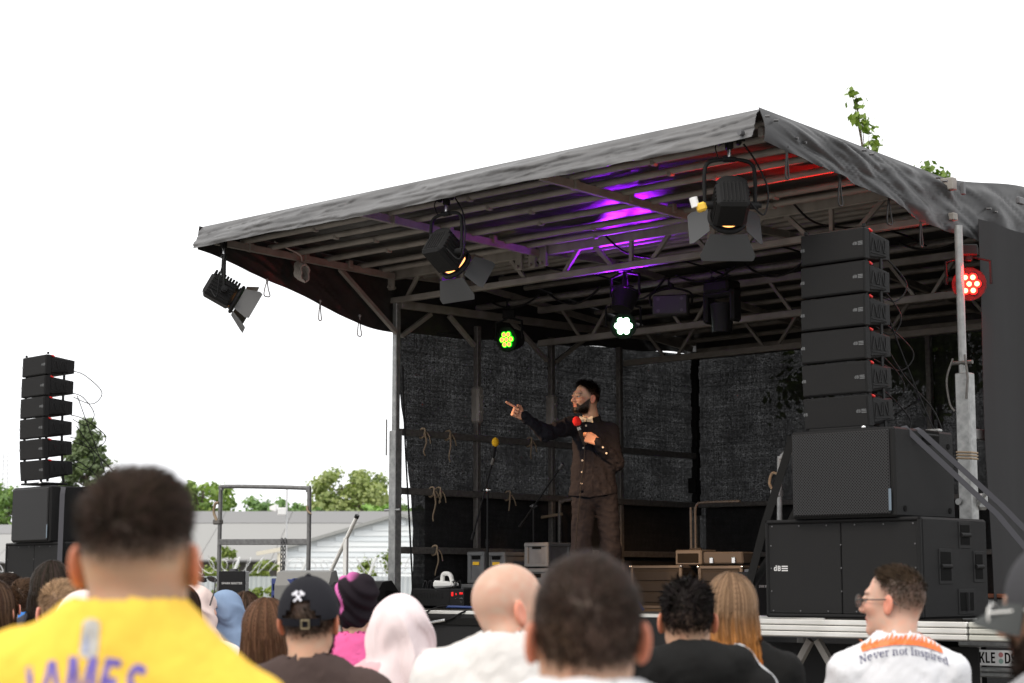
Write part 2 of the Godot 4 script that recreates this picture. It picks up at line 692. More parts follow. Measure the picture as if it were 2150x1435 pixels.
	M.greydark = mat("dark grey paint", Color(0.045, 0.045, 0.047), 0.5)
	M.bright_cord = mat("pale cable", Color(0.4, 0.38, 0.36), 0.6)


func glow(called: String, c: Color, energy: float) -> StandardMaterial3D:
	var m := mat(called, Color(0.02, 0.02, 0.02), 0.4)
	m.emission_enabled = true
	m.emission = c
	m.emission_energy_multiplier = energy
	return m


func stage() -> void:
	var st := thing("mobile_stage", "trailer stage with black deck, steel posts and truss under a flat roof", "stage", STAGE_AT, STAGE_TURN)
	var s := Shape.new()
	s.box(L(2.8, -0.27, 2.22), Vector3(5.72, 0.07, 4.5))
	put("deck", s, M.deck, st)
	s = Shape.new()
	s.box(L(2.2, -0.262, -0.035), Vector3(4.5, 0.03, 0.02), Basis.IDENTITY, 0.004)
	put("edge_trim", s, M.alu, st)
	# trailer bed and axles below
	s = Shape.new()
	s.box(L(2.8, -0.62, 2.4), Vector3(5.0, 0.6, 3.4))
	put("trailer_bed", s, M.black, st)
	for v in [1.7, 2.9]:
		for u in [0.7, 4.9]:
			s = Shape.new()
			s.tube([L(u - 0.1, -1.02, v), L(u + 0.1, -1.02, v)], 0.33, 20)
			put("wheel", s, M.rubber, st)
	# low drop sides that stand behind the nets
	s = Shape.new()
	s.box(L(-0.11, 0.28, 2.44), Vector3(0.03, 1.02, 3.9))
	put("side_board", s, M.black, st)
	s = Shape.new()
	s.box(L(2.8, 0.28, 4.56), Vector3(5.6, 1.02, 0.03))
	put("side_board", s, M.black, st)
	# posts
	for p in [[-0.0, 0.0], [0.0, 1.04], [0.0, 2.08], [0.0, 3.12], [0.0, 4.38], [2.8, 4.4], [5.55, 4.38]]:
		s = Shape.new()
		var front: bool = p[1] == 0.0
		s.box(L(p[0], 1.11 if front else 1.05, p[1]), Vector3(0.055, 2.7 if front else 2.62, 0.055), Basis.IDENTITY, 0.006)
		if front:
			s.box(L(p[0], 0.52, p[1]), Vector3(0.085, 1.6, 0.085), Basis.IDENTITY, 0.006)
			s.box(L(p[0] - 0.06, 1.24, p[1] + 0.02), Vector3(0.06, 0.05, 0.03), Basis.IDENTITY, 0.006)
			s.tube([L(p[0] - 0.055, 1.1, p[1] - 0.06), L(p[0] - 0.055, 1.42, p[1] - 0.06)], 0.008, 6)
			s.tube([L(p[0] - 0.1, 0.62, p[1] - 0.03), L(p[0] + 0.1, 0.62, p[1] - 0.03)], 0.012, 6)
		put("post", s, M.galv if front else M.steel, st)
	for p in [1.04, 2.08]:
		s = Shape.new()
		s.box(L(0.0, 1.62, p), Vector3(0.1, 0.34, 0.09), Basis.IDENTITY, 0.02)
		s.tube([L(-0.06, 1.55, p), L(0.07, 1.55, p)], 0.02, 8)
		s.tube([L(-0.06, 1.7, p), L(0.07, 1.7, p)], 0.014, 8)
		put("hinge_bracket", s, M.beam, st)
	# right front post with its sleeve, latch and rope
	s = Shape.new()
	s.tube([L(5.575, -0.24, 0.0), L(5.575, 2.42, 0.0)], 0.028, 14)
	put("post", s, M.galv, st)
	s = Shape.new()
	s.box(L(5.586, 0.57, 0.0), Vector3(0.105, 1.66, 0.09), Basis.IDENTITY, 0.008)
	put("post_sleeve", s, M.galv, st)
	s = Shape.new()
	s.tube(curve([L(5.53, 1.5, -0.05), L(5.49, 1.36, -0.07), L(5.5, 1.2, -0.06), L(5.53, 1.14, -0.05)]), 0.007, 6)
	s.tube([L(5.62, 1.52, -0.05), L(5.64, 1.36, -0.055), L(5.62, 1.22, -0.05)], 0.008, 6)
	s.tube([L(5.5, 1.47, -0.02), L(5.66, 1.47, -0.02)], 0.014, 8)
	put("latch_pin", s, M.steel, st)
	s = Shape.new()
	for h in [0.82, 0.84, 0.86]:
		s.box(L(5.586, h, 0.0), Vector3(0.118, 0.014, 0.102), Basis(Vector3.FORWARD, 0.06), 0.005)
	put("post_rope", s, M.rope, st)
	s = Shape.new()
	s.bar(L(5.53, 1.0, 0.05), L(5.53, 1.0, 4.3), 0.05, 0.07, Vector3.UP, 0.004)
	put("wall_rail", s, M.galv, st)
	s = Shape.new()
	s.tube([L(5.54, 0.53, -0.06), L(5.54, 0.53, 0.9)], 0.022, 10)
	s.box(L(5.62, 0.53, 0.08), Vector3(0.1, 0.11, 0.1), Basis.IDENTITY, 0.02)
	s.tube([L(5.56, 0.43, 0.02), L(5.72, 0.6, 0.02)], 0.016, 8)
	put("tube_clamp", s, M.galv, st)
	# rails of the left and back walls
	for h in [1.31, 0.79, 0.27]:
		s = Shape.new()
		s.bar(L(0.02, h, 0.03), L(0.02, h, 4.36), 0.04, 0.06, Vector3.UP, 0.004)
		put("wall_rail", s, M.steel, st)
	for h in [0.79, 0.27]:
		s = Shape.new()
		s.bar(L(0.03, h, 4.36), L(5.5, h, 4.36), 0.04, 0.05, Vector3.UP, 0.004)
		put("wall_rail", s, M.steel, st)
	s = Shape.new()
	s.bar(L(0.02, 2.45, 0.03), L(0.02, 2.52, 4.36), 0.05, 0.07, Vector3.UP, 0.004)
	put("top_rail", s, M.beam, st)
	s = Shape.new()
	s.bar(L(0.03, 2.42, 4.4), L(5.5, 2.42, 4.4), 0.05, 0.07, Vector3.UP, 0.004)
	put("top_rail", s, M.beam, st)
	for b in [[[0, 2.17, 0.06], [0, 2.41, 0.43]], [[0, 2.17, 1.0], [0, 2.42, 0.66]], [[0, 2.12, 2.02], [0, 2.46, 1.5]], [[0, 2.12, 2.14], [0, 2.46, 2.7]], [[0.02, 2.68, -0.7], [0.02, 2.19, -0.02]]]:
		s = Shape.new()
		s.bar(L(b[0][0], b[0][1], b[0][2]), L(b[1][0], b[1][1], b[1][2]), 0.04, 0.04, Vector3.UP, 0.004)
		put("knee_brace", s, M.beam, st)
	# front truss
	for h in [[2.718, 0.085], [2.487, 0.05]]:
		s = Shape.new()
		s.bar(L(-0.1, h[0], 0.0), L(5.56, h[0], 0.0), 0.06, h[1], Vector3.UP, 0.005)
		put("truss_chord", s, M.beam, st)
	for w in [[0.28, 0.13], [0.52, 0.68], [0.82, 0.83], [1.19, 1.04], [1.385, 1.56], [2.15, 1.98], [2.31, 2.5], [2.694, 2.692], [3.08, 2.9], [3.27, 3.45], [3.95, 3.8], [4.16, 4.36], [4.56, 4.56], [5.0, 4.78], [5.2, 5.36]]:
		s = Shape.new()
		s.bar(L(w[0], 2.69, 0.0), L(w[1], 2.5, 0.0), 0.03, 0.034, Vector3.RIGHT, 0.003)
		put("web_bar", s, M.beam, st)
	for u in [1.53, 1.68, 1.8, 3.66, 3.52, -0.02]:
		s = Shape.new()
		s.box(L(u, 2.66, -0.05), Vector3(0.075, 0.17, 0.03), Basis.IDENTITY, 0.006)
		s.tube([L(u, 2.6, -0.09), L(u, 2.6, 0.0)], 0.014, 6)
		put("hinge_plate", s, M.beam, st)
	# inner lattice beams further back
	for row in [[1.9, 2.6, 2.28], [3.2, 2.5, 2.2]]:
		for h in [row[1], row[2]]:
			s = Shape.new()
			s.bar(L(0.0, h, row[0]), L(5.5, h, row[0]), 0.05, 0.06, Vector3.UP, 0.005)
			put("truss_chord", s, M.beam, st)
		for k in 9:
			s = Shape.new()
			var a := 0.3 + k * 0.6
			s.bar(L(a, row[1] - 0.02, row[0]), L(a + (0.22 if k % 2 == 0 else -0.22), row[2] + 0.02, row[0]), 0.028, 0.03, Vector3.RIGHT, 0.003)
			put("web_bar", s, M.beam, st)
	# roof bars that run with the front edge, and the rafters across them
	var flap := [[-2.03, 2.79], [-1.76, 2.775], [-1.47, 2.765], [-1.19, 2.755], [-0.85, 2.745], [-0.46, 2.735], [-0.2, 2.735]]
	for b in flap:
		s = Shape.new()
		s.tube([L(-0.0, b[1], b[0]), L(5.42, b[1], b[0])], 0.025, 10)
		put("roof_bar", s, M.beam, st)
	for k in 12:
		var v := 0.3 + k * 0.35
		s = Shape.new()
		s.tube([L(0.0, roof(v) - 0.055, v), L(5.42, roof(v) - 0.055, v)], 0.025, 10)
		put("roof_bar", s, M.beam, st)
	for u in [0.03, 1.75, 3.57, 5.38]:
		s = Shape.new()
		s.bar(L(u, 2.735, -2.06), L(u, 2.69, -0.06), 0.035, 0.06, Vector3.UP, 0.004)
		for v in [-1.7, -1.1, -0.6]:
			s.box(L(u, 2.73, v), Vector3(0.06, 0.07, 0.05), Basis.IDENTITY, 0.008)
		put("rafter", s, M.beam, st)
		s = Shape.new()
		s.bar(L(u, 2.72, 0.06), L(u, roof(0.9) - 0.13, 0.9), 0.035, 0.06, Vector3.UP, 0.004)
		s.bar(L(u, roof(0.9) - 0.13, 0.9), L(u, roof(4.3) - 0.1, 4.3), 0.035, 0.06, Vector3.UP, 0.004)
		put("rafter", s, M.beam, st)
	for u in [0.9, 2.6, 4.3]:
		for b in flap:
			s = Shape.new()
			s.box(L(u + 0.11 * sin(b[0] * 9.0), b[1] - 0.012, b[0]), Vector3(0.035, 0.05, 0.052), Basis.IDENTITY, 0.008)
			put("bar_clip", s, M.beam, st)
	s = Shape.new()
	s.tube([L(0.0, 2.53, 1.04), L(5.45, 2.53, 1.04)], 0.03, 12)
	put("lamp_bar", s, M.steel, st)
	s = Shape.new()
	s.tube([L(0.4, 2.78, -2.05), L(5.3, 2.78, -2.09)], 0.016, 8)
	put("lamp_bar", s, M.steel, st)
	for k in 7:
		var a := 0.2 + k * 0.72
		s = Shape.new()
		s.tube(sag(L(a, 2.57, 1.0), L(a + 0.62, 2.57, 1.0), 0.09 + 0.04 * (k % 3)), 0.009, 6)
		put("bar_cable", s, M.rubber, st)
	for k in 4:
		s = Shape.new()
		s.tube(curve([L(1.6 + k * 0.9, 2.74, -0.1), L(1.7 + k * 0.9, 2.6, 0.1), L(1.9 + k * 0.95, 2.56, 0.5), L(1.9 + k * 0.95, 2.52, 1.0)]), 0.008, 6)
		put("bar_cable", s, M.rubber, st)


func roof(v: float) -> float:
	if v < 0.0:
		return lerpf(2.845, 2.775, (v + 2.14) / 2.14)
	if v < 1.3:
		return lerpf(2.775, 2.9, smoothstep(0.0, 1.3, v))
	return lerpf(2.9, 2.52, (v - 1.3) / 3.2)


func covers() -> void:
	var crease := FastNoiseLite.new()
	crease.seed = 31
	crease.frequency = 1.0
	crease.fractal_octaves = 3
	crease.fractal_gain = 0.4
	var tarp := thing("roof_tarpaulin", "black tarpaulin over the stage roof with hanging edges", "tarpaulin", STAGE_AT, STAGE_TURN)
	var s := Shape.new()
	var rows := []
	for i in 61:
		var v := -2.14 + 6.66 * i / 60.0
		var line := []
		for k in 41:
			var u := -0.025 + 5.475 * k / 40.0
			var bump := 0.012 * sin(v * 17.0) + 0.03 * crease.get_noise_2d(u * 0.7, v * 1.3)
			if i == 0 or k == 0 or k == 40:
				bump = 0.0
			line.append(L(u, roof(v) + bump, v))
		rows.append(line)
	rows.reverse()
	s.sheet(rows, 0.004)
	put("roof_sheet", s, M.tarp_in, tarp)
	# front edge, pulled slightly outwards at its hem to catch more sky, toned as sky-lit
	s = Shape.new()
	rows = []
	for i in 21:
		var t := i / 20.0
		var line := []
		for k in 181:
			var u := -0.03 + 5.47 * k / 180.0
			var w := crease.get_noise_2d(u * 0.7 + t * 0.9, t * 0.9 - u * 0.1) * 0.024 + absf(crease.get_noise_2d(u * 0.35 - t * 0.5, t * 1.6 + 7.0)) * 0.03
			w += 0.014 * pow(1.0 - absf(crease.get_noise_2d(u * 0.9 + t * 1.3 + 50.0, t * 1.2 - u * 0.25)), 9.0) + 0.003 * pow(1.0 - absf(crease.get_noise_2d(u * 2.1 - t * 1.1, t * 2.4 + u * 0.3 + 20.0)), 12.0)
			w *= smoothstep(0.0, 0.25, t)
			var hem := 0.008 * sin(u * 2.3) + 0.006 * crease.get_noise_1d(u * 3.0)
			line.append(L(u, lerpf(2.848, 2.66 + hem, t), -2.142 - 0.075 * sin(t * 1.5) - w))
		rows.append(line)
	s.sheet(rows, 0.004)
	put("front_edge", s, M.tarp_skylit, tarp)
	# right edge: the hem drops as it runs back
	var drop := [[-2.18, 2.628], [-1.82, 2.593], [-1.36, 2.548], [-0.83, 2.479], [-0.35, 2.405], [0.3, 2.361], [0.7, 2.372], [1.2, 2.397], [4.5, 2.36]]
	for side in [1, 0]:
		s = Shape.new()
		rows = []
		for i in 27:
			var t := i / 26.0
			var line := []
			for k in 161:
				var v := -2.18 + 6.68 * pow(k / 160.0, 1.35)
				var low := 2.63 if v < -2.18 else 2.36
				for d in drop.size() - 1:
					if v >= drop[d][0] and v <= drop[d + 1][0]:
						low = lerpf(drop[d][1], drop[d + 1][1], (v - drop[d][0]) / (drop[d + 1][0] - drop[d][0]))
				if side == 0:
					low = lerpf(2.66, 2.2, smoothstep(-2.4, 0.1, v)) if v < 0.1 else lerpf(2.2, 2.4, clampf((v - 0.1) / 4.0, 0, 1))
				var top := maxf(roof(v) + 0.004, roof(0.0) + 0.02 * sin(v * 2.0))
				var q := v * 1.6 - t * 1.3
				var w := absf(crease.get_noise_2d(q * 0.8, t * 0.5 + v * 0.15)) * 0.075 + crease.get_noise_2d(v * 0.8 + t, t * 0.8) * 0.02
				w += 0.012 * pow(1.0 - absf(crease.get_noise_2d(q * 0.8 + 30.0, t * 0.5)), 6.0) + 0.004 * pow(1.0 - absf(crease.get_noise_2d(q * 2.4 + 70.0, t * 1.6 - v)), 10.0)
				w *= smoothstep(0.0, 0.2, t) * smoothstep(-2.2, -1.6, v)
				var bulge := 0.045 * sin(t * 2.2) + w
				if side == 0:
					bulge *= 0.35
				line.append(L(5.455 + bulge if side == 1 else -0.03 - bulge, lerpf(top, low + 0.01 * sin(v * 5.0), t), v))
			if side == 0:
				line.reverse()
			rows.append(line)
		s.sheet(rows, 0.004)
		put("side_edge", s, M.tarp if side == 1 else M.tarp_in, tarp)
	for d in [[5.5, 2.79, -2.17], [5.49, 2.71, -1.86], [5.52, 2.76, -1.12], [5.53, 2.73, -0.2], [5.53, 2.62, 0.5]]:
		for e in 2:
			s = Shape.new()
			s.tube([L(d[0], d[1] - 0.01 * e, d[2] + 0.09 * e), L(d[0] + 0.035, d[1] - 0.005 - 0.01 * e, d[2] + 0.09 * e)], 0.008, 8)
			put("eyelet", s, M.greymetal, tarp)
	s = Shape.new()
	s.tube([L(5.36, 2.7, -2.25), L(5.36, 2.7, -2.212)], 0.018, 10)
	put("eyelet", s, M.greymetal, tarp)
	for d in [[2.68, 0.02, 0.09, 0.03], [2.72, 0.85, 0.05, 0.08]]:
		s = Shape.new()
		s.box(L(5.61, d[0], d[1]), Vector3(0.03, d[2], d[3]), Basis.IDENTITY, 0.005)
		put("tarp_buckle", s, M.greymetal, tarp)
	# bungee loops along both hems
	var loops := [[5.5, 2.637, -1.95, 0.2, 0], [5.5, 2.561, -1.36, 0.2, 0], [5.5, 2.514, -0.77, 0.19, 0], [5.5, 2.454, -0.37, 0.22, 0], [5.55, 2.4, 0.86, 0.16, 0], [-0.06, 2.5, -1.44, 0.14, 1], [-0.06, 2.39, -0.85, 0.17, 1], [-0.06, 2.31, -0.39, 0.18, 1]]
	var where := ["hanging at the roof's front right corner", "hanging before the red glow on the ceiling", "hanging above the right speaker column", "hanging between speaker column and red lamp", "hanging over the dark grey curtain", "farthest left, hanging beside the left stage lamp", "hanging midway along the left hem", "hanging nearest the left front post"]
	for k in loops.size():
		var b: Array = loops[k]
		s = Shape.new()
		var d: float = b[3]
		var sp := 0.012 + 0.006 * (k % 3)
		s.tube(curve([Vector3(0, 0, 0), Vector3(0, -d * 0.5, sp), Vector3(0, -d * 0.92, sp * 1.3), Vector3(0, -d, 0), Vector3(0, -d * 0.92, -sp * 1.3), Vector3(0, -d * 0.5, -sp * 0.5), Vector3(0, 0, 0)]), 0.0055, 6)
		s.ball(Transform3D(Basis.from_scale(Vector3.ONE * 0.014), Vector3.ZERO), 5, 8)
		solo("bungee_loop", s, M.grey_cord if b[4] else M.bungee, "thin %s bungee loop %s" % ["pale" if b[4] else "black", where[k]], "bungee", S(b[0], b[1], b[2]), STAGE_TURN, "bungee loops of the tarpaulin")
	# nets of the left and back walls: frayed free edge at the front left post
	s = Shape.new()
	rows = []
	for i in 41:
		var t := i / 40.0
		var line := []
		for k in 61:
			var edge := 0.05 + 0.22 * smoothstep(0.0, 0.7, t) + 0.015 * crease.get_noise_1d(t * 7.0) - 0.18 * smoothstep(0.86, 1.0, t) * 0.4
			var v := lerpf(edge, 4.42, k / 60.0)
			line.append(L(-0.05 + 0.03 * crease.get_noise_2d(v * 1.3, t * 0.8), lerpf(2.24 + 0.165 * v / 4.42, -0.3, t), v))
		rows.append(line)
	s.sheet(rows)
	solo("left_net", s, M.net, "black shade net closing the left side of the stage behind the tied rails", "shade net", STAGE_AT, STAGE_TURN)
	s = Shape.new()
	rows = []
	for i in 31:
		var line := []
		for k in 61:
			var u := -0.04 + 5.6 * k / 60.0
			line.append(L(u, lerpf(2.4 - 0.01 * u, -0.3, i / 30.0), 4.47 + 0.03 * crease.get_noise_2d(u * 1.3, i * 0.03)))
		rows.append(line)
	s.sheet(rows)
	solo("back_net", s, M.net, "black shade net closing the back of the stage, right of the dark corner post", "shade net", STAGE_AT, STAGE_TURN)
	s = Shape.new()
	for h in range(24):
		s.box(L(0.02 + 0.008 * sin(h * 1.7), 2.38 - h * 0.072, 4.36), Vector3(0.07, 0.08, 0.05))
	s.box(L(-0.0, 1.0, 4.34), Vector3(0.1, 0.16, 0.08), Basis.IDENTITY, 0.01)
	solo("corner_strap", s, M.strap_dark, "wide black strap hanging down the dark back corner of the stage", "strap", STAGE_AT, STAGE_TURN)
	# back hem of the roof cover, inside
	s = Shape.new()
	s.box(L(2.75, 2.44, 4.42), Vector3(5.5, 0.2, 0.012))
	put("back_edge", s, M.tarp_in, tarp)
	# right curtain
	s = Shape.new()
	rows = []
	for i in 31:
		var t := i / 30.0
		var line := []
		for k in 71:
			var v := 0.25 + 0.03 * sin(t * 9.0) * t + 4.1 * k / 70.0
			line.append(L(5.59 + 0.02 * crease.get_noise_2d(v * 2.2, t * 0.7) + 0.01 * sin(v * 6.0), lerpf(2.5, -0.35, t), v))
		rows.append(line)
	s.sheet(rows, 0.004)
	solo("side_curtain", s, M.curtain, "plain dark grey curtain closing the right side of the stage", "curtain", STAGE_AT, STAGE_TURN)
	# skirt under the front edge
	s = Shape.new()
	rows = []
	for i in 13:
		var t := i / 12.0
		var line := []
		for k in 121:
			var u := -0.05 + 4.9 * k / 120.0
			line.append(L(u, lerpf(-0.275, -1.33, t), -0.05 - 0.02 * t * sin(u * 8.0 + sin(u * 3.0)) - 0.02 * crease.get_noise_2d(u * 1.3, t * 1.5) * t))
		rows.append(line)
	s.sheet(rows, 0.003)
	var skirt := solo("stage_skirt", s, M.cloth, "black cloth skirt hanging under the front edge of the stage", "stage skirt", STAGE_AT, STAGE_TURN)
	s = Shape.new()
	s.box(L(0.85, -0.335, -0.068), Vector3(1.7, 0.06, 0.006), Basis.IDENTITY, 0.002)
	put("hem_tape", s, M.strap_dark, skirt)
	s = Shape.new()
	rows = []
	for i in 3:
		var line := []
		for k in 17:
			var a := PI * (1.1 + 0.75 * k / 16.0)
			line.append(L(0.38 + 0.2 * cos(a), -0.37 + (0.13 + 0.012 * (i - 1)) * sin(a), -0.08))
		rows.append(line)
	s.sheet(rows)
	put("pale_scuff", s, M.print_grey, skirt)


func rope_ties() -> void:
	var spots := [[0.3, 1.31, 0.2, "upper rail, nearest the front left post"], [0.62, 1.31, 0.24, "upper rail, beside the first inner post"], [1.72, 1.31, 0.16, "upper rail, right of the first inner post"], [0.42, 0.79, 0.26, "middle rail near the net's edge"], [0.5, 0.79, 0.1, "middle rail, short one beside the long tie"], [1.42, 0.79, 0.14, "middle rail, behind the microphone stands"], [0.46, 0.27, 0.22, "lowest rail near the net's edge"]]
	for k in spots.size():
		var p: Array = spots[k]
		var s := Shape.new()
		var d: float = p[2]
		s.tube(curve([Vector3(0.03, -0.03, 0.0), Vector3(0.045, 0.035, 0.0), Vector3(0.0, 0.042, 0.0), Vector3(-0.03, 0.0, 0.0), Vector3(0.0, -0.04, 0.01), Vector3(0.04, -0.03, 0.015)], 4), 0.009, 6)
		s.tube(curve([Vector3(0.045, 0.0, 0.0), Vector3(0.05, -d * 0.4, 0.012 * (k % 3 - 1)), Vector3(0.05, -d * 0.8, 0.02), Vector3(0.05, -d, 0.005 * k)], 5), 0.009, 6, 0.005)
		s.tube(curve([Vector3(0.045, 0.01, -0.02), Vector3(0.055, -0.03, -0.045), Vector3(0.055, -0.09, -0.06 - 0.01 * (k % 2))], 5), 0.008, 6, 0.005)
		solo("rope_tie", s, M.rope, "frayed beige rope tie on the %s" % p[3], "rope tie", S(0.02, p[1], p[0]), STAGE_TURN, "rope ties along the left rails")


# a theatre lamp hung from the roof: clamp, yoke, ribbed body, lens, barn doors
func fresnel(label: String, u: float, v: float, pan: float, tilt: float, doors: Array, plugs: bool) -> void:
	var t := thing("stage_lamp", label, "stage lamp", S(u, 2.7, v), STAGE_TURN + pan, "theatre lamps along the roof's front edge")
	var s := Shape.new()
	s.box(Vector3(0, 0.0, 0), Vector3(0.05, 0.08, 0.05), Basis.IDENTITY, 0.012)
	s.tube([Vector3(-0.1, 0.03, 0), Vector3(0.1, 0.03, 0)], 0.014, 8)
	s.box(Vector3(-0.06, 0.015, 0.01), Vector3(0.03, 0.05, 0.04), Basis.IDENTITY, 0.008)
	s.box(Vector3(0.06, 0.015, 0.01), Vector3(0.03, 0.05, 0.04), Basis.IDENTITY, 0.008)
	put("clamp", s, M.black, t)
	s = Shape.new()
	s.tube([Vector3(0, -0.03, 0), Vector3(0, -0.1, 0)], 0.013, 8)
	put("bolt", s, M.chrome, t)
	s = Shape.new()
	s.tube(curve([Vector3(-0.155, -0.39, 0), Vector3(-0.158, -0.2, 0), Vector3(-0.135, -0.125, 0), Vector3(-0.06, -0.102, 0), Vector3(0.06, -0.102, 0), Vector3(0.135, -0.125, 0), Vector3(0.158, -0.2, 0), Vector3(0.155, -0.39, 0)], 6), 0.0125, 8)
	s.box(Vector3(0, -0.1, 0), Vector3(0.09, 0.03, 0.045), Basis.IDENTITY, 0.008)
	put("yoke", s, M.black, t)
	var head := Transform3D(Basis(Vector3.RIGHT, -tilt), Vector3(0, -0.39, 0))
	s = Shape.new()
	s.hexa(head * Transform3D(Basis.IDENTITY, Vector3(0, -0.005, 0.02)), Vector3(0.2, 0.19, 0.24), Vector2.ONE, 0.02)
	# arched top with cooling ribs
	for k in 9:
		var z := 0.125 - k * 0.026
		var arc := PackedVector2Array()
		for i in 13:
			var a := PI * i / 12.0
			arc.append(Vector2(cos(a) * 0.098, 0.07 + sin(a) * 0.06))
		s.plate(head * Transform3D(Basis.IDENTITY, Vector3(0, 0, z)), arc, 0.016)
	for k in 5:
		s.box(head * Vector3(-0.102, -0.06 + k * 0.028, 0.02), Vector3(0.012, 0.014, 0.2), head.basis, 0.004)
		s.box(head * Vector3(0.102, -0.06 + k * 0.028, 0.02), Vector3(0.012, 0.014, 0.2), head.basis, 0.004)
	for k in 6:
		s.box(head * Vector3(-0.06 + k * 0.024, 0.0, 0.143), Vector3(0.012, 0.15, 0.008), head.basis, 0.003)
	put("body", s, M.black, t)
	for x in [-1, 1]:
		s = Shape.new()
		s.tube([Vector3(x * 0.1, -0.39, 0), Vector3(x * 0.175, -0.39, 0)], 0.026, 12)
		s.tube([Vector3(x * 0.175, -0.39, 0), Vector3(x * 0.195, -0.39, 0)], 0.016, 8)
		put("tilt_knob", s, M.plastic, t)
	s = Shape.new()
	var ring := []
	for k in 25:
		ring.append(head * Vector3(cos(TAU * k / 24.0) * 0.112, sin(TAU * k / 24.0) * 0.112, -0.125))
	s.tube(ring, 0.016, 6, -1.0, false)
	s.tube([head * Vector3(0, 0, -0.1), head * Vector3(0, 0, -0.13)], 0.1, 24, -1.0, false)
	put("lens_ring", s, M.black, t)
	s = Shape.new()
	s.ball(head * Transform3D(Basis(Vector3.RIGHT, -PI / 2).scaled_local(Vector3(0.09, 0.03, 0.09)), Vector3(0, 0, -0.105)), 5, 20, 0.0, PI / 2)
	put("lamp_glass", s, glow("warm lamp glass", Color(1.0, 0.66, 0.36), 2.0), t)
	# barn doors: top, bottom, left, right
	for k in 4:
		var wide: float = [0.1, 0.115, 0.09, 0.09][k]
		var far: float = [0.1, 0.175, 0.12, 0.12][k]
		var long: float = [0.1, 0.17, 0.16, 0.16][k]
		var hinge := Basis(Vector3.BACK, [0.0, PI, PI / 2, -PI / 2][k])
		var open := Basis(Vector3.RIGHT, doors[k])
		var d := head * Transform3D(hinge, Vector3(0, 0, -0.145)) * Transform3D(open, Vector3(0, 0.115, 0))
		s = Shape.new()
		s.plate(d * Transform3D(Basis(Vector3.RIGHT, -PI / 2), Vector3.ZERO), PackedVector2Array([Vector2(-wide, 0), Vector2(wide, 0), Vector2(far, long * 0.8), Vector2(far * 0.92, long), Vector2(-far * 0.92, long), Vector2(-far, long * 0.8)]), 0.003)
		put("barn_door", s, M.barn, t)
	s = Shape.new()
	s.tube(curve([head * Vector3(0.11, -0.05, 0.09), Vector3(0.2, -0.46, 0.06), Vector3(0.23, -0.3, 0.04), Vector3(0.17, -0.12, 0.0), Vector3(0.09, 0.0, 0.0)]), 0.006, 6)
	put("lamp_cable", s, M.rubber, t)
	s = Shape.new()
	s.tube(curve([Vector3(-0.03, 0.05, 0.0), Vector3(-0.09, -0.02, 0.03), Vector3(-0.07, -0.1, 0.02)], 5), 0.004, 6)
	put("safety_wire", s, M.rubber, t)
	if plugs:
		s = Shape.new()
		s.box(Vector3(-0.19, -0.42, 0.08), Vector3(0.06, 0.055, 0.06), Basis(Vector3.BACK, 0.3), 0.012)
		put("yellow_plug", s, M.yellow, t)
		s = Shape.new()
		s.tube([Vector3(-0.24, -0.36, 0.08), Vector3(-0.225, -0.42, 0.08)], 0.026, 10)
		put("white_plug", s, M.white, t)
	var spot := SpotLight3D.new()
	spot.name = "lamp_light"
	spot.light_color = Color(1.0, 0.77, 0.55)
	spot.light_energy = 15.0
	spot.spot_angle = 16.0
	spot.spot_angle_attenuation = 1.0
	spot.spot_range = 14.0
	spot.spot_attenuation = 2.0
	spot.light_size = 0.09
	spot.shadow_enabled = true
	t.add_child(spot)
	spot.transform = head * Transform3D(Basis.IDENTITY, Vector3(0, 0, -0.15))


# a round LED lamp with seven lenses: «look» is the stage direction it faces
func led_lamp(label: String, at: Vector3, look: Vector3, ring_color: Color, core_color: Color, ring_energy: float, core_energy: float, drop: float, core_size := 0.02) -> Node3D:
	var t := thing("led_lamp", label, "stage lamp", at, 0.0, "LED lamps under the roof")
	var b := Basis.looking_at(look)
	var s := Shape.new()
	s.tube([b * Vector3(0, 0, -0.02), b * Vector3(0, 0, 0.06), b * Vector3(0, 0, 0.13)], 0.115, 24, 0.085)
	s.tube([b * Vector3(0, 0, -0.035), b * Vector3(0, 0, -0.02)], 0.118, 24, -1.0, false)
	put("body", s, M.plastic, t)
	s = Shape.new()
	var x := Vector3(b.x.x, 0, b.x.z).normalized()
	s.tube([x * 0.15, x * 0.15 + Vector3.UP * 0.16, Vector3.UP * 0.2, -x * 0.15 + Vector3.UP * 0.16, -x * 0.15], 0.012, 6)
	s.box(Vector3.UP * 0.235, Vector3(0.12, 0.08, 0.1), Basis.IDENTITY, 0.01)
	s.tube([Vector3.UP * 0.26, Vector3.UP * drop], 0.016, 8)
	s.box(Vector3.UP * drop, Vector3(0.05, 0.09, 0.07), Basis.IDENTITY, 0.01)
	put("yoke", s, M.black, t)
	var rim := glow("led lens rim", ring_color, ring_energy)
	var core := glow("led lens core", core_color, core_energy)
	for k in 7:
		var o := Vector3.ZERO if k == 0 else Vector3(cos(TAU * k / 6.0), sin(TAU * k / 6.0), 0) * 0.052
		s = Shape.new()
		s.tube([b * (o + Vector3(0, 0, -0.03)), b * (o + Vector3(0, 0, -0.037))], 0.0285, 14)
		var lens := put("lens", s, rim, t)
		s = Shape.new()
		s.ball(Transform3D(b * Basis(Vector3.RIGHT, -PI / 2), b * (o + Vector3(0, 0, -0.037))).scaled_local(Vector3(core_size, 0.008, core_size)), 4, 12, 0.0, PI / 2)
		put("lens_core", s, core, lens)
	return t


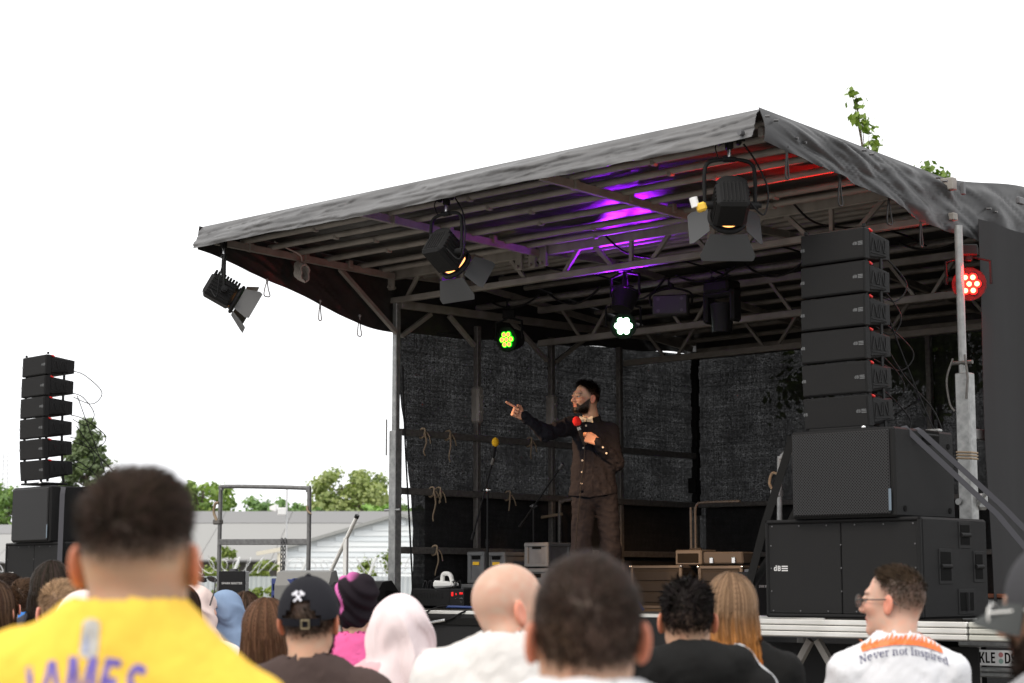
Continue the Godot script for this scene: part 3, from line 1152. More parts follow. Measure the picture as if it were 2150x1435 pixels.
func add_light(parent: Node3D, at: Vector3, color: Color, energy: float, size: float, look := Vector3.ZERO, angle := 40.0) -> void:
	var l: Light3D
	if look == Vector3.ZERO:
		var o := OmniLight3D.new()
		o.omni_range = 12.0
		o.omni_attenuation = 2.0
		l = o
	else:
		var o := SpotLight3D.new()
		o.spot_range = 14.0
		o.spot_attenuation = 2.0
		o.spot_angle = angle
		o.spot_angle_attenuation = 0.9
		l = o
	l.name = "lamp_light"
	l.light_color = color
	l.light_energy = energy
	l.light_size = size
	l.shadow_enabled = true
	parent.add_child(l, true)
	l.position = at
	if look != Vector3.ZERO:
		l.basis = Basis.looking_at(look)


func stage_lamps() -> void:
	M.barn = mat("barn door paint", Color(0.05, 0.052, 0.055), 0.5, 0.2)
	var turn := Basis(Vector3.UP, STAGE_TURN)
	fresnel("leftmost theatre lamp, at the roof's front left corner against the sky", 0.13, -2.05, -0.62, 0.5, [0.5, 0.45, 0.75, 0.5], false)
	fresnel("middle theatre lamp with barn doors, by the purple lit ceiling", 2.66, -2.05, -0.02, 0.62, [0.45, 0.5, 0.45, 0.65], false)
	fresnel("right theatre lamp with yellow and white plugs, seen from behind", 5.14, -2.05, 0.78, 0.45, [0.45, 0.75, 0.8, 0.8], true)
	var g := led_lamp("round LED lamp with green rims and orange cores, left of the white one", S(0.4, 2.2, 1.04), Vector3(-0.6, -0.12, 0.78), Color(0.03, 1.0, 0.12), Color(1.0, 0.5, 0.3), 1.3, 1.5, 0.33, 0.021)
	add_light(g, (Vector3(-0.6, -0.12, 0.78)).normalized() * 0.06, Color(0.3, 1.0, 0.3), 0.25, 0.08, Vector3(-0.6, -0.12, 0.78), 20.0)
	var w := led_lamp("round LED lamp shining white with a green rim, centre of the bar", S(1.756, 2.195, 1.04), Vector3(-0.05, -0.12, 1), Color(0.05, 1.0, 0.4), Color(0.95, 1.0, 1.0), 1.8, 5.0, 0.33, 0.027)
	add_light(w, Vector3(-0.05, -0.12, 1).normalized() * 0.06, Color(0.85, 1.0, 0.95), 0.25, 0.08, Vector3(-0.05, -0.12, 1), 18.0)
	var look := Vector3(-0.2, -0.1, 1.0)
	var r := led_lamp("LED lamp glowing bright red behind the right front post", S(5.565, 2.03, 0.14), look, Color(1.0, 0.06, 0.04), Color(1.0, 0.5, 0.3), 5.0, 9.0, 0.2, 0.017)
	add_light(r, look.normalized() * 0.07, Color(1.0, 0.03, 0.02), 0.35, 0.08)
	add_light(r, look.normalized() * 0.08, Color(1.0, 0.03, 0.02), 3.0, 0.08, S(-0.02, 2.5, -0.8) - S(5.66, 2.03, 0.13), 10.0)
	add_light(r, look.normalized() * 0.09, Color(1.0, 0.03, 0.02), 30.0, 0.08, S(4.75, 2.8, -0.92) - S(5.565, 2.03, 0.14), 14.0)
	var up := (S(2.3, 2.86, 0.6) - S(2.3, 2.33, 0.4)).normalized()
	var p := led_lamp("LED lamp aimed upwards that throws purple light on the ceiling", S(2.3, 2.33, 0.4), up, Color(0.75, 0.1, 1.0), Color(0.85, 0.4, 1.0), 2.0, 3.0, 0.1)
	add_light(p, up * 0.07, Color(0.62, 0.08, 1.0), 4.4, 0.2, S(2.5, 2.8, -0.45) - S(2.3, 2.33, 0.4), 50.0)
	# unlit moving head and a flat black lamp on the same bar
	var t := thing("moving_head_lamp", "dark moving head lamp hanging right of the white LED lamp", "stage lamp", S(2.81, 2.5, 1.04), STAGE_TURN)
	var s := Shape.new()
	s.box(Vector3(0, -0.08, 0), Vector3(0.26, 0.1, 0.2), Basis.IDENTITY, 0.02)
	s.tube([Vector3(-0.08, 0.0, 0), Vector3(-0.08, 0.07, 0)], 0.03, 8)
	s.tube([Vector3(0.08, 0.0, 0), Vector3(0.08, 0.07, 0)], 0.03, 8)
	put("base", s, M.plastic, t)
	s = Shape.new()
	for x in [-1, 1]:
		s.box(Vector3(x * 0.135, -0.24, 0), Vector3(0.05, 0.28, 0.13), Basis.IDENTITY, 0.02)
	s.box(Vector3(0, -0.14, 0), Vector3(0.3, 0.05, 0.15), Basis.IDENTITY, 0.02)
	put("fork", s, M.plastic, t)
	s = Shape.new()
	s.tube(curve([Vector3(0, -0.22, 0), Vector3(0, -0.3, 0), Vector3(0, -0.46, 0)], 3), 0.1, 18, 0.085)
	put("head", s, M.plastic, t)
	s = Shape.new()
	s.tube([Vector3(0, -0.462, 0), Vector3(0, -0.466, 0)], 0.07, 16)
	put("lens", s, M.deep, t)
	s = Shape.new()
	s.tube([Vector3(-0.16, -0.26, 0.01), Vector3(-0.165, -0.26, 0.01)], 0.022, 12)
	put("badge", s, M.print_grey, t)
	t = thing("flood_lamp", "flat black box lamp hanging between white LED lamp and moving head", "stage lamp", S(2.28, 2.32, 1.04), STAGE_TURN + 0.5)
	s = Shape.new()
	s.box(Vector3(0, 0, 0), Vector3(0.3, 0.17, 0.14), Basis.IDENTITY, 0.012)
	put("body", s, M.greydark, t)
	s = Shape.new()
	s.tube(curve([Vector3(-0.17, 0, 0), Vector3(-0.17, 0.1, 0), Vector3(0, 0.15, 0), Vector3(0.17, 0.1, 0), Vector3(0.17, 0, 0)]), 0.01, 6)
	s.box(Vector3(0, 0.19, 0), Vector3(0.05, 0.09, 0.06), Basis.IDENTITY, 0.01)
	put("yoke", s, M.black, t)
	s = Shape.new()
	for q in [[-0.1, 0.05], [-0.1, -0.05], [0.1, 0.05], [0.1, -0.05]]:
		s.tube([Vector3(q[0], q[1], 0.07), Vector3(q[0], q[1], 0.074)], 0.014, 10)
	put("screw_head", s, M.greymetal, t)
	# coil of cable in the red light and a small clamp above
	s = Shape.new()
	for k in 5:
		var ring := []
		for i in 17:
			ring.append(Vector3(0.02 * k - 0.04 + 0.01 * sin(i * 2.0), 0.075 * cos(TAU * i / 16.0) - 0.008 * k, 0.045 * sin(TAU * i / 16.0)))
		s.tube(ring, 0.01, 6)
	s.tube(curve([Vector3(0, 0.07, 0), Vector3(0.02, 0.12, 0.04), Vector3(-0.02, 0.17, 0.16), Vector3(0, 0.2, 0.3)]), 0.007, 6)
	solo("cable_coil", s, M.bright_cord, "coiled cable tied under the roof's left edge, lit red", "cable", S(0.1, 2.6, -1.2), STAGE_TURN)


func transport_case(label: String, at: Vector3, size: Vector3, group: String, label_tape: bool) -> void:
	var t := thing("equipment_box", label, "storage box", at, STAGE_TURN, group)
	var s := Shape.new()
	s.box(Vector3(0, size.y / 2, 0), size - Vector3(0.02, 0.0, 0.02), Basis.IDENTITY, 0.008)
	put("box_wall", s, M.boxgrey, t)
	s = Shape.new()
	for x in [-1, 1]:
		for z in [-1, 1]:
			s.box(Vector3(x * (size.x / 2 - 0.018), size.y / 2, z * (size.z / 2 - 0.018)), Vector3(0.042, size.y, 0.042), Basis.IDENTITY, 0.006)
	s.box(Vector3(0, size.y - 0.02, 0), Vector3(size.x + 0.012, 0.032, size.z + 0.012), Basis.IDENTITY, 0.006)
	s.box(Vector3(0, 0.016, 0), Vector3(size.x + 0.008, 0.03, size.z + 0.008), Basis.IDENTITY, 0.006)
	put("box_rim", s, M.boxrim, t)
	s = Shape.new()
	s.box(Vector3(0, size.y * 0.82, size.z / 2 - 0.004), Vector3(0.1, 0.034, 0.012), Basis.IDENTITY, 0.004)
	put("handle_slot", s, M.deep, t)
	if label_tape:
		s = Shape.new()
		s.box(Vector3(0.0, size.y * 0.63, size.z / 2 - 0.004), Vector3(size.x * 0.38, 0.028, 0.004))
		put("label_tape", s, M.tape, t)


func amp_case(label: String, at: Vector3, size: Vector3, turn := 0.0) -> void:
	var t := thing("flight_case", label, "flight case", at, STAGE_TURN + turn)
	var s := Shape.new()
	s.box(Vector3(0, size.y / 2, 0), size - Vector3.ONE * 0.012)
	put("case_wall", s, M.black, t)
	s = Shape.new()
	for x in [-1, 1]:
		for z in [-1, 1]:
			s.box(Vector3(x * (size.x / 2 - 0.01), size.y / 2, z * (size.z / 2 - 0.01)), Vector3(0.028, size.y, 0.028), Basis.IDENTITY, 0.005)
			s.box(Vector3(x * (size.x / 2 - 0.01), (size.y - 0.014) if z > 0 else 0.014, 0), Vector3(0.026, 0.026, size.z), Basis.IDENTITY, 0.005)
	for y in [0.014, size.y - 0.014]:
		s.box(Vector3(0, y, size.z / 2 - 0.01), Vector3(size.x, 0.026, 0.026), Basis.IDENTITY, 0.005)
	put("case_edge", s, M.greydark, t)
	for k in 3:
		s = Shape.new()
		s.box(Vector3(0, size.y * (0.25 + 0.25 * k), size.z / 2 - 0.004), Vector3(size.x - 0.08, size.y * 0.2, 0.012), Basis.IDENTITY, 0.003)
		put("rack_panel", s, M.plastic, t)
	for x in [-1, 1]:
		for y in [0.014, size.y - 0.01]:
			s = Shape.new()
			s.ball(Transform3D(Basis.from_scale(Vector3.ONE * 0.016), Vector3(x * size.x / 2, y, size.z / 2)), 5, 8)
			put("ball_corner", s, M.chrome, t)


func letters(text: String, size: float, bold := false, face := "Droid Sans") -> Array:
	var f := SystemFont.new()
	f.font_names = PackedStringArray([face])
	f.font_weight = 700 if bold else 400
	var tm := TextMesh.new()
	tm.text = text
	tm.font = f
	tm.font_size = 32
	tm.pixel_size = size / 32.0
	tm.depth = 0.0
	tm.curve_step = 2.0
	var a := tm.surface_get_arrays(0)
	return [a[Mesh.ARRAY_VERTEX], a[Mesh.ARRAY_INDEX] if a[Mesh.ARRAY_INDEX] != null else PackedInt32Array(range(a[Mesh.ARRAY_VERTEX].size()))]


# flat lettering laid on a face: t puts x right, y up, z out of the face
func write_on(s: Shape, text: String, size: float, t: Transform3D, bold := false, face := "Droid Sans") -> void:
	var g := letters(text, size, bold, face)
	for i in range(0, g[1].size(), 3):
		var a: Vector3 = g[0][g[1][i]]
		var b: Vector3 = g[0][g[1][i + 1]]
		var c: Vector3 = g[0][g[1][i + 2]]
		a.z = 0.0
		b.z = 0.0
		c.z = 0.0
		if (b - a).cross(c - a).z < 0.0:
			s.tri(t * a, t * c, t * b)
		else:
			s.tri(t * a, t * b, t * c)


func mic_stand(label: String, at: Vector3, pole: float, boom_low: Vector3, boom_high: Vector3, foam: bool) -> void:
	var t := thing("microphone_stand", label, "microphone stand", at, STAGE_TURN)
	var s := Shape.new()
	s.tube([Vector3(0, 0.1, 0), Vector3(0, pole * 0.55, 0)], 0.013, 10)
	s.tube([Vector3(0, pole * 0.55, 0), Vector3(0, pole, 0)], 0.009, 10)
	s.tube([Vector3(0, pole * 0.52, 0), Vector3(0, pole * 0.58, 0)], 0.019, 10)
	put("pole", s, M.plastic, t)
	for k in 3:
		s = Shape.new()
		var a := TAU * k / 3.0 + 0.4
		s.tube([Vector3(0, 0.14, 0), Vector3(cos(a) * 0.3, 0.012, sin(a) * 0.3)], 0.009, 8)
		put("leg", s, M.plastic, t)
	s = Shape.new()
	s.tube([boom_low, boom_high], 0.008, 8)
	s.tube([boom_low, boom_low.lerp(boom_high, 0.1)], 0.014, 8)
	put("boom", s, M.plastic, t)
	s = Shape.new()
	s.ball(Transform3D(Basis.from_scale(Vector3.ONE * 0.022), Vector3(0, pole, 0)), 6, 10)
	s.tube([Vector3(-0.04, pole, 0.0), Vector3(0.04, pole, 0.0)], 0.009, 8)
	put("joint", s, M.chrome if foam else M.greymetal, t)
	var d := (boom_high - boom_low).normalized()
	s = Shape.new()
	s.tube([boom_high - d * 0.03, boom_high + d * 0.03], 0.017, 8)
	put("mic_clip", s, M.greymetal if not foam else M.steel, t)
	if foam:
		var m := thing("microphone", "microphone with yellow foam cover on the left stand", "microphone", at + Basis(Vector3.UP, STAGE_TURN) * (boom_high + Vector3(0, 0.02, 0)), STAGE_TURN)
		var up := (d + Vector3.UP * 0.6).normalized()
		s = Shape.new()
		s.tube([-up * 0.06, up * 0.12], 0.013, 12, 0.019)
		put("handle", s, M.plastic, m)
		s = Shape.new()
		s.ball(Transform3D(Basis.from_scale(Vector3(0.032, 0.042, 0.032)), up * 0.15), 10, 16)
		put("foam_cover", s, M.foam, m)


func stage_goods() -> void:
	M.boxgrey = worn(mat("grey plastic box", Color.WHITE, 0.5), Color(0.1, 0.1, 0.105), Color(0.15, 0.15, 0.155), noise_image(41, 0.02, 128, 3), 0.4)
	M.boxrim = mat("grey plastic box rim", Color(0.13, 0.135, 0.14), 0.5)
	M.tape = mat("yellow label", Color(0.85, 0.5, 0.02), 0.5)
	M.foam = worn(mat("yellow foam", Color.WHITE, 0.95), Color(0.75, 0.4, 0.01), Color(0.9, 0.52, 0.02), noise_image(43, 0.2, 128, 2), 0.05, 0.15)
	M.redfoam = worn(mat("red foam", Color.WHITE, 0.95), Color(0.72, 0.015, 0.012), Color(0.85, 0.025, 0.02), noise_image(44, 0.2, 128, 2), 0.05, 0.15)
	M.jug = mat("translucent white plastic", Color(0.8, 0.8, 0.78), 0.4)
	rope_ties()
	var y := -0.235
	mic_stand("microphone stand with a yellow foam microphone, left of the performer", S(0.6, y, 0.55), 1.03, Vector3(-0.19, 0.6, 0.0), Vector3(0.08, 1.28, 0.02), true)
	mic_stand("empty microphone stand with a long boom, right behind the performer's arm", S(0.72, y, 1.02), 0.9, Vector3(-0.17, 0.72, 0.0), Vector3(0.36, 1.24, 0.03), false)
	# fog machine with its jug, on the front edge
	var t := thing("fog_machine", "black fog machine with red switches on the stage's front edge", "fog machine", S(0.42, y, 0.22), STAGE_TURN)
	var s := Shape.new()
	s.box(Vector3(-0.07, 0.095, 0), Vector3(0.46, 0.15, 0.24), Basis.IDENTITY, 0.006)
	for x in 10:
		s.box(Vector3(-0.25 + x * 0.035, 0.11, 0.121), Vector3(0.006, 0.045, 0.004))
	s.box(Vector3(-0.25, 0.01, 0), Vector3(0.05, 0.02, 0.2))
	s.box(Vector3(0.2, 0.01, 0), Vector3(0.05, 0.02, 0.2))
	put("body", s, M.box, t)
	s = Shape.new()
	s.box(Vector3(0.24, 0.095, 0), Vector3(0.17, 0.15, 0.23), Basis.IDENTITY, 0.004)
	put("control_panel", s, M.plastic, t)
	var lit := glow("red switch light", Color(1.0, 0.03, 0.02), 0.6)
	for q in [[0.19, 0.125, 0.025, 0.035], [0.235, 0.125, 0.012, 0.018], [0.295, 0.132, 0.04, 0.018]]:
		s = Shape.new()
		s.box(Vector3(q[0], q[1], 0.117), Vector3(q[2], q[3], 0.008), Basis.IDENTITY, 0.003)
		put("lit_switch", s, lit, t)
	for q in [[0.235, 0.09], [0.29, 0.09], [0.3, 0.06], [-0.0, 0.155], [0.31, 0.09]]:
		s = Shape.new()
		s.tube([Vector3(q[0], q[1], 0.117), Vector3(q[0], q[1], 0.122)], 0.006, 8)
		put("control_knob", s, M.chrome, t)
	for x in [-0.24, 0.12]:
		for z in [-0.03, 0.03]:
			s = Shape.new()
			s.tube(curve([Vector3(x - 0.02, 0.17, z), Vector3(x, 0.23, z), Vector3(x + 0.03, 0.23, z), Vector3(x + 0.02, 0.17, z)], 4), 0.006, 6)
			put("carry_handle", s, M.plastic, t)
	s = Shape.new()
	s.tube(curve([Vector3(-0.23, 0.17, -0.05), Vector3(-0.18, 0.25, -0.05), Vector3(-0.09, 0.27, -0.04), Vector3(-0.05, 0.22, -0.04)]), 0.013, 8)
	put("hose", s, M.rubber, t)
	t = thing("fluid_jug", "white plastic fluid jug lying on the fog machine", "jug", S(0.42, y + 0.171, 0.22), STAGE_TURN)
	s = Shape.new()
	s.hexa(Transform3D(Basis(Vector3.UP, -PI / 2), Vector3(-0.0, 0.036, 0)), Vector3(0.12, 0.07, 0.24), Vector2(0.8, 0.6), 0.02)
	put("tank", s, M.jug, t)
	s = Shape.new()
	s.tube(curve([Vector3(-0.045, 0.06, 0), Vector3(-0.04, 0.115, 0), Vector3(0.0, 0.13, 0), Vector3(0.05, 0.115, 0), Vector3(0.075, 0.06, 0)]), 0.02, 10)
	put("grip", s, M.jug, t)
	# cables and plugs hanging over the edge
	var blue := mat("blue cable", Color(0.03, 0.06, 0.2), 0.5)
	s = Shape.new()
	s.tube(curve([S(0.55, y + 0.012, 0.1), S(0.7, y + 0.02, 0.02), S(1.2, y + 0.012, 0.06), S(1.9, y + 0.014, 0.05)]), 0.011, 8)
	solo("blue_cable", s, blue, "blue cable lying along the stage's front edge beside the fog machine", "cable")
	s = Shape.new()
	s.tube(curve([S(0.72, y + 0.02, 0.1), S(0.56, y + 0.02, 0.0), S(0.44, y - 0.05, -0.07), S(0.5, y - 0.12, -0.085)]), 0.008, 6)
	s.tube(curve([S(0.72, y - 0.09, -0.085), S(0.8, y - 0.07, -0.08), S(0.9, y - 0.02, -0.05), S(1.0, y + 0.012, 0.06)]), 0.008, 6)
	var cord := solo("plug_cable", s, M.rubber, "black cable looped over the stage edge below the fog machine", "cable")
	s = Shape.new()
	s.tube([S(0.5, y - 0.12, -0.085), S(0.72, y - 0.09, -0.085)], 0.014, 10)
	put("metal_plug", s, M.chrome, cord)
	s = Shape.new()
	s.tube(curve([S(2.62, y + 0.01, 0.2), S(2.6, y + 0.1, 0.1), S(2.52, y + 0.02, -0.02), S(2.5, y - 0.2, -0.09), S(2.55, y - 0.5, -0.09)]), 0.011, 8)
	solo("blue_cable", s, blue, "blue cable curling down over the edge behind the curly haired man", "cable")
	# storage boxes behind
	transport_case("grey storage box with a yellow label, left one of the pair", S(0.36, -0.02, 0.8), Vector3(0.2, 0.28, 0.3), "grey storage boxes", true)
	transport_case("grey storage box with a yellow label, right one of the pair", S(0.585, -0.02, 0.82), Vector3(0.22, 0.275, 0.3), "grey storage boxes", true)
	transport_case("wide grey box with dark front, under the pair of labelled boxes", S(0.5, y, 0.78), Vector3(0.56, 0.21, 0.36), "grey storage boxes", false)
	transport_case("tall grey storage box with a pale label, at the performer's feet", S(1.13, 0.12, 0.75), Vector3(0.27, 0.21, 0.3), "grey storage boxes", false)
	transport_case("grey storage box under the pale labelled box at the performer's feet", S(1.13, y, 0.75), Vector3(0.28, 0.345, 0.31), "grey storage boxes", false)
	s = Shape.new()
	s.box(Vector3(0, 0.045, 0.002), Vector3(0.13, 0.024, 0.004))
	put("paper_label", s, M.print_white, get_node("equipment_box_003"))
	amp_case("black flight case with metal edges, standing behind the curly haired man", S(1.88, y, 1.5), Vector3(0.55, 0.37, 0.4))
	amp_case("black flight case farther right on the stage, beside the spark machine", S(2.75, y, 1.2), Vector3(0.4, 0.36, 0.4), 0.15)
	t = thing("amplifier", "small grey amplifier standing on the case at the back of the stage", "amplifier", S(2.16, 0.135, 1.5), STAGE_TURN)
	s = Shape.new()
	s.box(Vector3(0, 0.065, 0), Vector3(0.28, 0.13, 0.22), Basis.IDENTITY, 0.01)
	put("body", s, M.greydark, t)
	s = Shape.new()
	s.box(Vector3(0, 0.06, 0.112), Vector3(0.22, 0.08, 0.004))
	put("front_grille", s, M.deep, t)
	s = Shape.new()
	s.box(Vector3(0, 0.14, 0.0), Vector3(0.12, 0.014, 0.03), Basis.IDENTITY, 0.004)
	put("handle", s, M.plastic, t)
	t = thing("silver_latch_case", "silver lidded case behind the blonde woman's head", "flight case", S(2.65, 0.14, 1.3), STAGE_TURN + 0.2)
	s = Shape.new()
	s.hexa(Transform3D(Basis(Vector3.RIGHT, -PI / 2), Vector3(0, 0.05, 0)), Vector3(0.36, 0.24, 0.1), Vector2(1, 0.9), 0.012)
	put("lid", s, M.greydark, t)
	for x in [-0.1, 0.1]:
		s = Shape.new()
		s.box(Vector3(x, 0.03, 0.123), Vector3(0.035, 0.05, 0.01), Basis.IDENTITY, 0.004)
		put("latch", s, M.chrome, t)
	t = thing("stage_railing", "bent steel railing standing at the back of the stage, behind the performer", "railing", S(0.17, y, 2.0), STAGE_TURN)
	s = Shape.new()
	s.tube(curve([Vector3(0, 0, 0), Vector3(0, 0.9, 0), Vector3(0.03, 0.98, 0), Vector3(0.12, 1.0, 0), Vector3(0.24, 1.0, 0)], 5), 0.018, 8)
	s.tube([Vector3(0.24, 1.0, 0), Vector3(0.24, 0.0, 0)], 0.018, 8)
	put("tube_frame", s, M.steel, t)
	s = Shape.new()
	s.tube([Vector3(-0.25, 0.84, 0), Vector3(0.03, 0.87, 0)], 0.016, 6)
	put("tie_rope", s, M.rope, t)
	t = thing("stage_railing", "pair of thin steel railing posts near the dark back corner", "railing", S(1.58, y, 2.2), STAGE_TURN)
	for x in [0.0, 0.05]:
		s = Shape.new()
		s.tube([Vector3(x, 0, 0), Vector3(x, 0.9, 0)], 0.012, 8)
		put("railing_post", s, M.steel, t)
	s = Shape.new()
	s.tube(curve([Vector3(0.05, 0.85, 0), Vector3(0.07, 0.92, 0), Vector3(0.15, 0.94, 0), Vector3(0.55, 0.94, 0)], 5), 0.012, 8)
	put("tube_frame", s, M.steel, t)
	# the two spark machines
	for k in 2:
		spark_machine(["black spark machine with white lettering on the left side platform", "black spark machine with white lettering behind the right speaker straps"][k], [S(-1.45, -0.23, -0.62), S(4.0, y, -0.3)][k], [STAGE_TURN + 0.75, STAGE_TURN + 0.1][k], [0.32, 0.3][k])


func spark_machine(label: String, at: Vector3, turn: float, high: float) -> void:
	var t := thing("spark_machine", label, "spark machine", at, turn, "spark machines")
	var s := Shape.new()
	s.box(Vector3(0, high / 2, 0), Vector3(0.24, high, 0.24), Basis.IDENTITY, 0.006)
	put("body", s, M.plastic, t)
	s = Shape.new()
	s.tube([Vector3(0, high, 0), Vector3(0, high + 0.02, 0)], 0.04, 14)
	put("nozzle", s, M.greymetal, t)
	for side in 2:
		var f := Transform3D(Basis(Vector3.UP, side * PI / 2), Vector3.ZERO) * Transform3D(Basis.IDENTITY, Vector3(0, high * 0.66, 0.1225))
		s = Shape.new()
		write_on(s, "SPARK MASTER", 0.026, f, true)
		put("lettering", s, M.print_white, t)


func column_speaker(label: String, at: Vector3, turn: float, tilt: float, group: String) -> void:
	var t := thing("column_speaker", label, "speaker", at, turn, group)
	t.rotation.x = tilt
	t.rotation_order = EULER_ORDER_YXZ
	var w := 0.465
	var h := 0.2
	var s := Shape.new()
	# front baffle, then the narrower wedge behind it
	s.box(Vector3(0, h / 2, -0.03), Vector3(w, h - 0.006, 0.06), Basis.IDENTITY, 0.006)
	put("front_frame", s, M.box, t)
	s = Shape.new()
	s.hexa(Transform3D(Basis.IDENTITY, Vector3(0, h / 2, -0.195)), Vector3(w - 0.03, h - 0.02, 0.27), Vector2(0.96, 0.72), 0.006)
	for x in [-1, 1]:
		s.hexa(Transform3D(Basis.IDENTITY, Vector3(x * (w / 2 - 0.012), h / 2, -0.16)), Vector3(0.02, h * 0.78, 0.2), Vector2(1, 0.78), 0.006)
	put("cabinet", s, M.box, t)
	s = Shape.new()
	s.box(Vector3(0, h / 2, 0.001), Vector3(w - 0.02, h - 0.026, 0.004), Basis.IDENTITY, 0.001)
	put("grille", s, M.fine_grille, t)
	for x in [-1, 1]:
		s = Shape.new()
		var f := Transform3D(Basis(Vector3.UP, x * PI / 2), Vector3(x * (w / 2 - 0.001), h / 2, -0.16))
		for k in [[-0.07, 0.0, -0.32], [-0.035, 0.0, 0.32], [0.0, 0.0, -0.32], [0.02, 0.0, -0.32], [0.05, 0.0, 0.32], [0.075, 0.0, -0.05]]:
			s.box(f * Vector3(k[0], k[1] + 0.004, 0.001), Vector3(0.012, 0.085, 0.006), f.basis * Basis(Vector3.BACK, k[2]), 0.002)
		s.box(f * Vector3(0, -0.05, 0.001), Vector3(0.17, 0.006, 0.005), f.basis, 0.001)
		put("emblem", s, M.black, t)
	for x in [-1, 1]:
		s = Shape.new()
		s.box(Vector3(x * (w / 2 - 0.008), h - 0.012, -0.075), Vector3(0.022, 0.014, 0.035), Basis(Vector3.RIGHT, -0.3), 0.004)
		put("red_marker", s, M.red, t)
	for x in [-1, 1]:
		for z in [-0.045, -0.215]:
			s = Shape.new()
			s.box(Vector3(x * (w / 2 - 0.02), -0.004, z), Vector3(0.012, 0.08 if z < -0.1 else 0.03, 0.026), Basis.IDENTITY, 0.003)
			put("link_bar", s, M.black, t)
	for k in 2:
		s = Shape.new()
		var x: float = [0.165, -0.215][k]
		write_on(s, "dB", 0.026, Transform3D(Basis.IDENTITY, Vector3(x, h * 0.5, 0.0045)), true)
		if k == 0:
			for q in 3:
				s.box(Vector3(x + 0.038, h * 0.5 + 0.009 - q * 0.009, 0.004), Vector3(0.034, 0.005, 0.002))
		put("badge", s, M.print_grey, t)


func top_sub(label: String, at: Vector3, turn: float) -> void:
	var t := thing("bass_speaker", label, "speaker", at, turn, "bass speakers")
	var w := 0.735
	var h := 0.535
	var d := 0.7
	var s := Shape.new()
	s.box(Vector3(0, h / 2, -d / 2), Vector3(w, h, d), Basis.IDENTITY, 0.012)
	put("cabinet", s, M.box, t)
	s = Shape.new()
	s.box(Vector3(-0.008, h / 2, 0.006), Vector3(w - 0.05, h - 0.03, 0.02), Basis.IDENTITY, 0.008)
	put("grille", s, M.grille, t)
	s = Shape.new()
	s.box(Vector3(w / 2 - 0.03, 0.1, 0.018), Vector3(0.018, 0.13, 0.004), Basis.IDENTITY, 0.002)
	put("badge", s, mat("blue grey badge", Color(0.12, 0.16, 0.2), 0.4), t)
	for x in [-1, 1]:
		s = Shape.new()
		s.box(Vector3(x * (w / 2 - 0.004), h - 0.045, -d * 0.6), Vector3(0.02, 0.09, 0.2), Basis.IDENTITY, 0.006)
		put("handle_recess", s, M.deep, t)
		s = Shape.new()
		s.box(Vector3(x * (w / 2 + 0.002), h - 0.03, -d * 0.6), Vector3(0.02, 0.02, 0.18), Basis.IDENTITY, 0.008)
		put("handle_bar", s, M.box, t)
		for q in [[0.05, -0.1], [0.05, -d + 0.07], [h - 0.09, -d + 0.07]]:
			s = Shape.new()
			s.tube([Vector3(x * (w / 2 - 0.005), q[0], q[1]), Vector3(x * (w / 2 + 0.004), q[0], q[1])], 0.018, 12)
			put("foot_socket", s, M.deep, t)
	s = Shape.new()
	s.box(Vector3(w / 2 - 0.08, h + 0.012, -d + 0.1), Vector3(0.1, 0.02, 0.05), Basis.IDENTITY, 0.006)
	put("loose_bracket", s, M.galv, t)


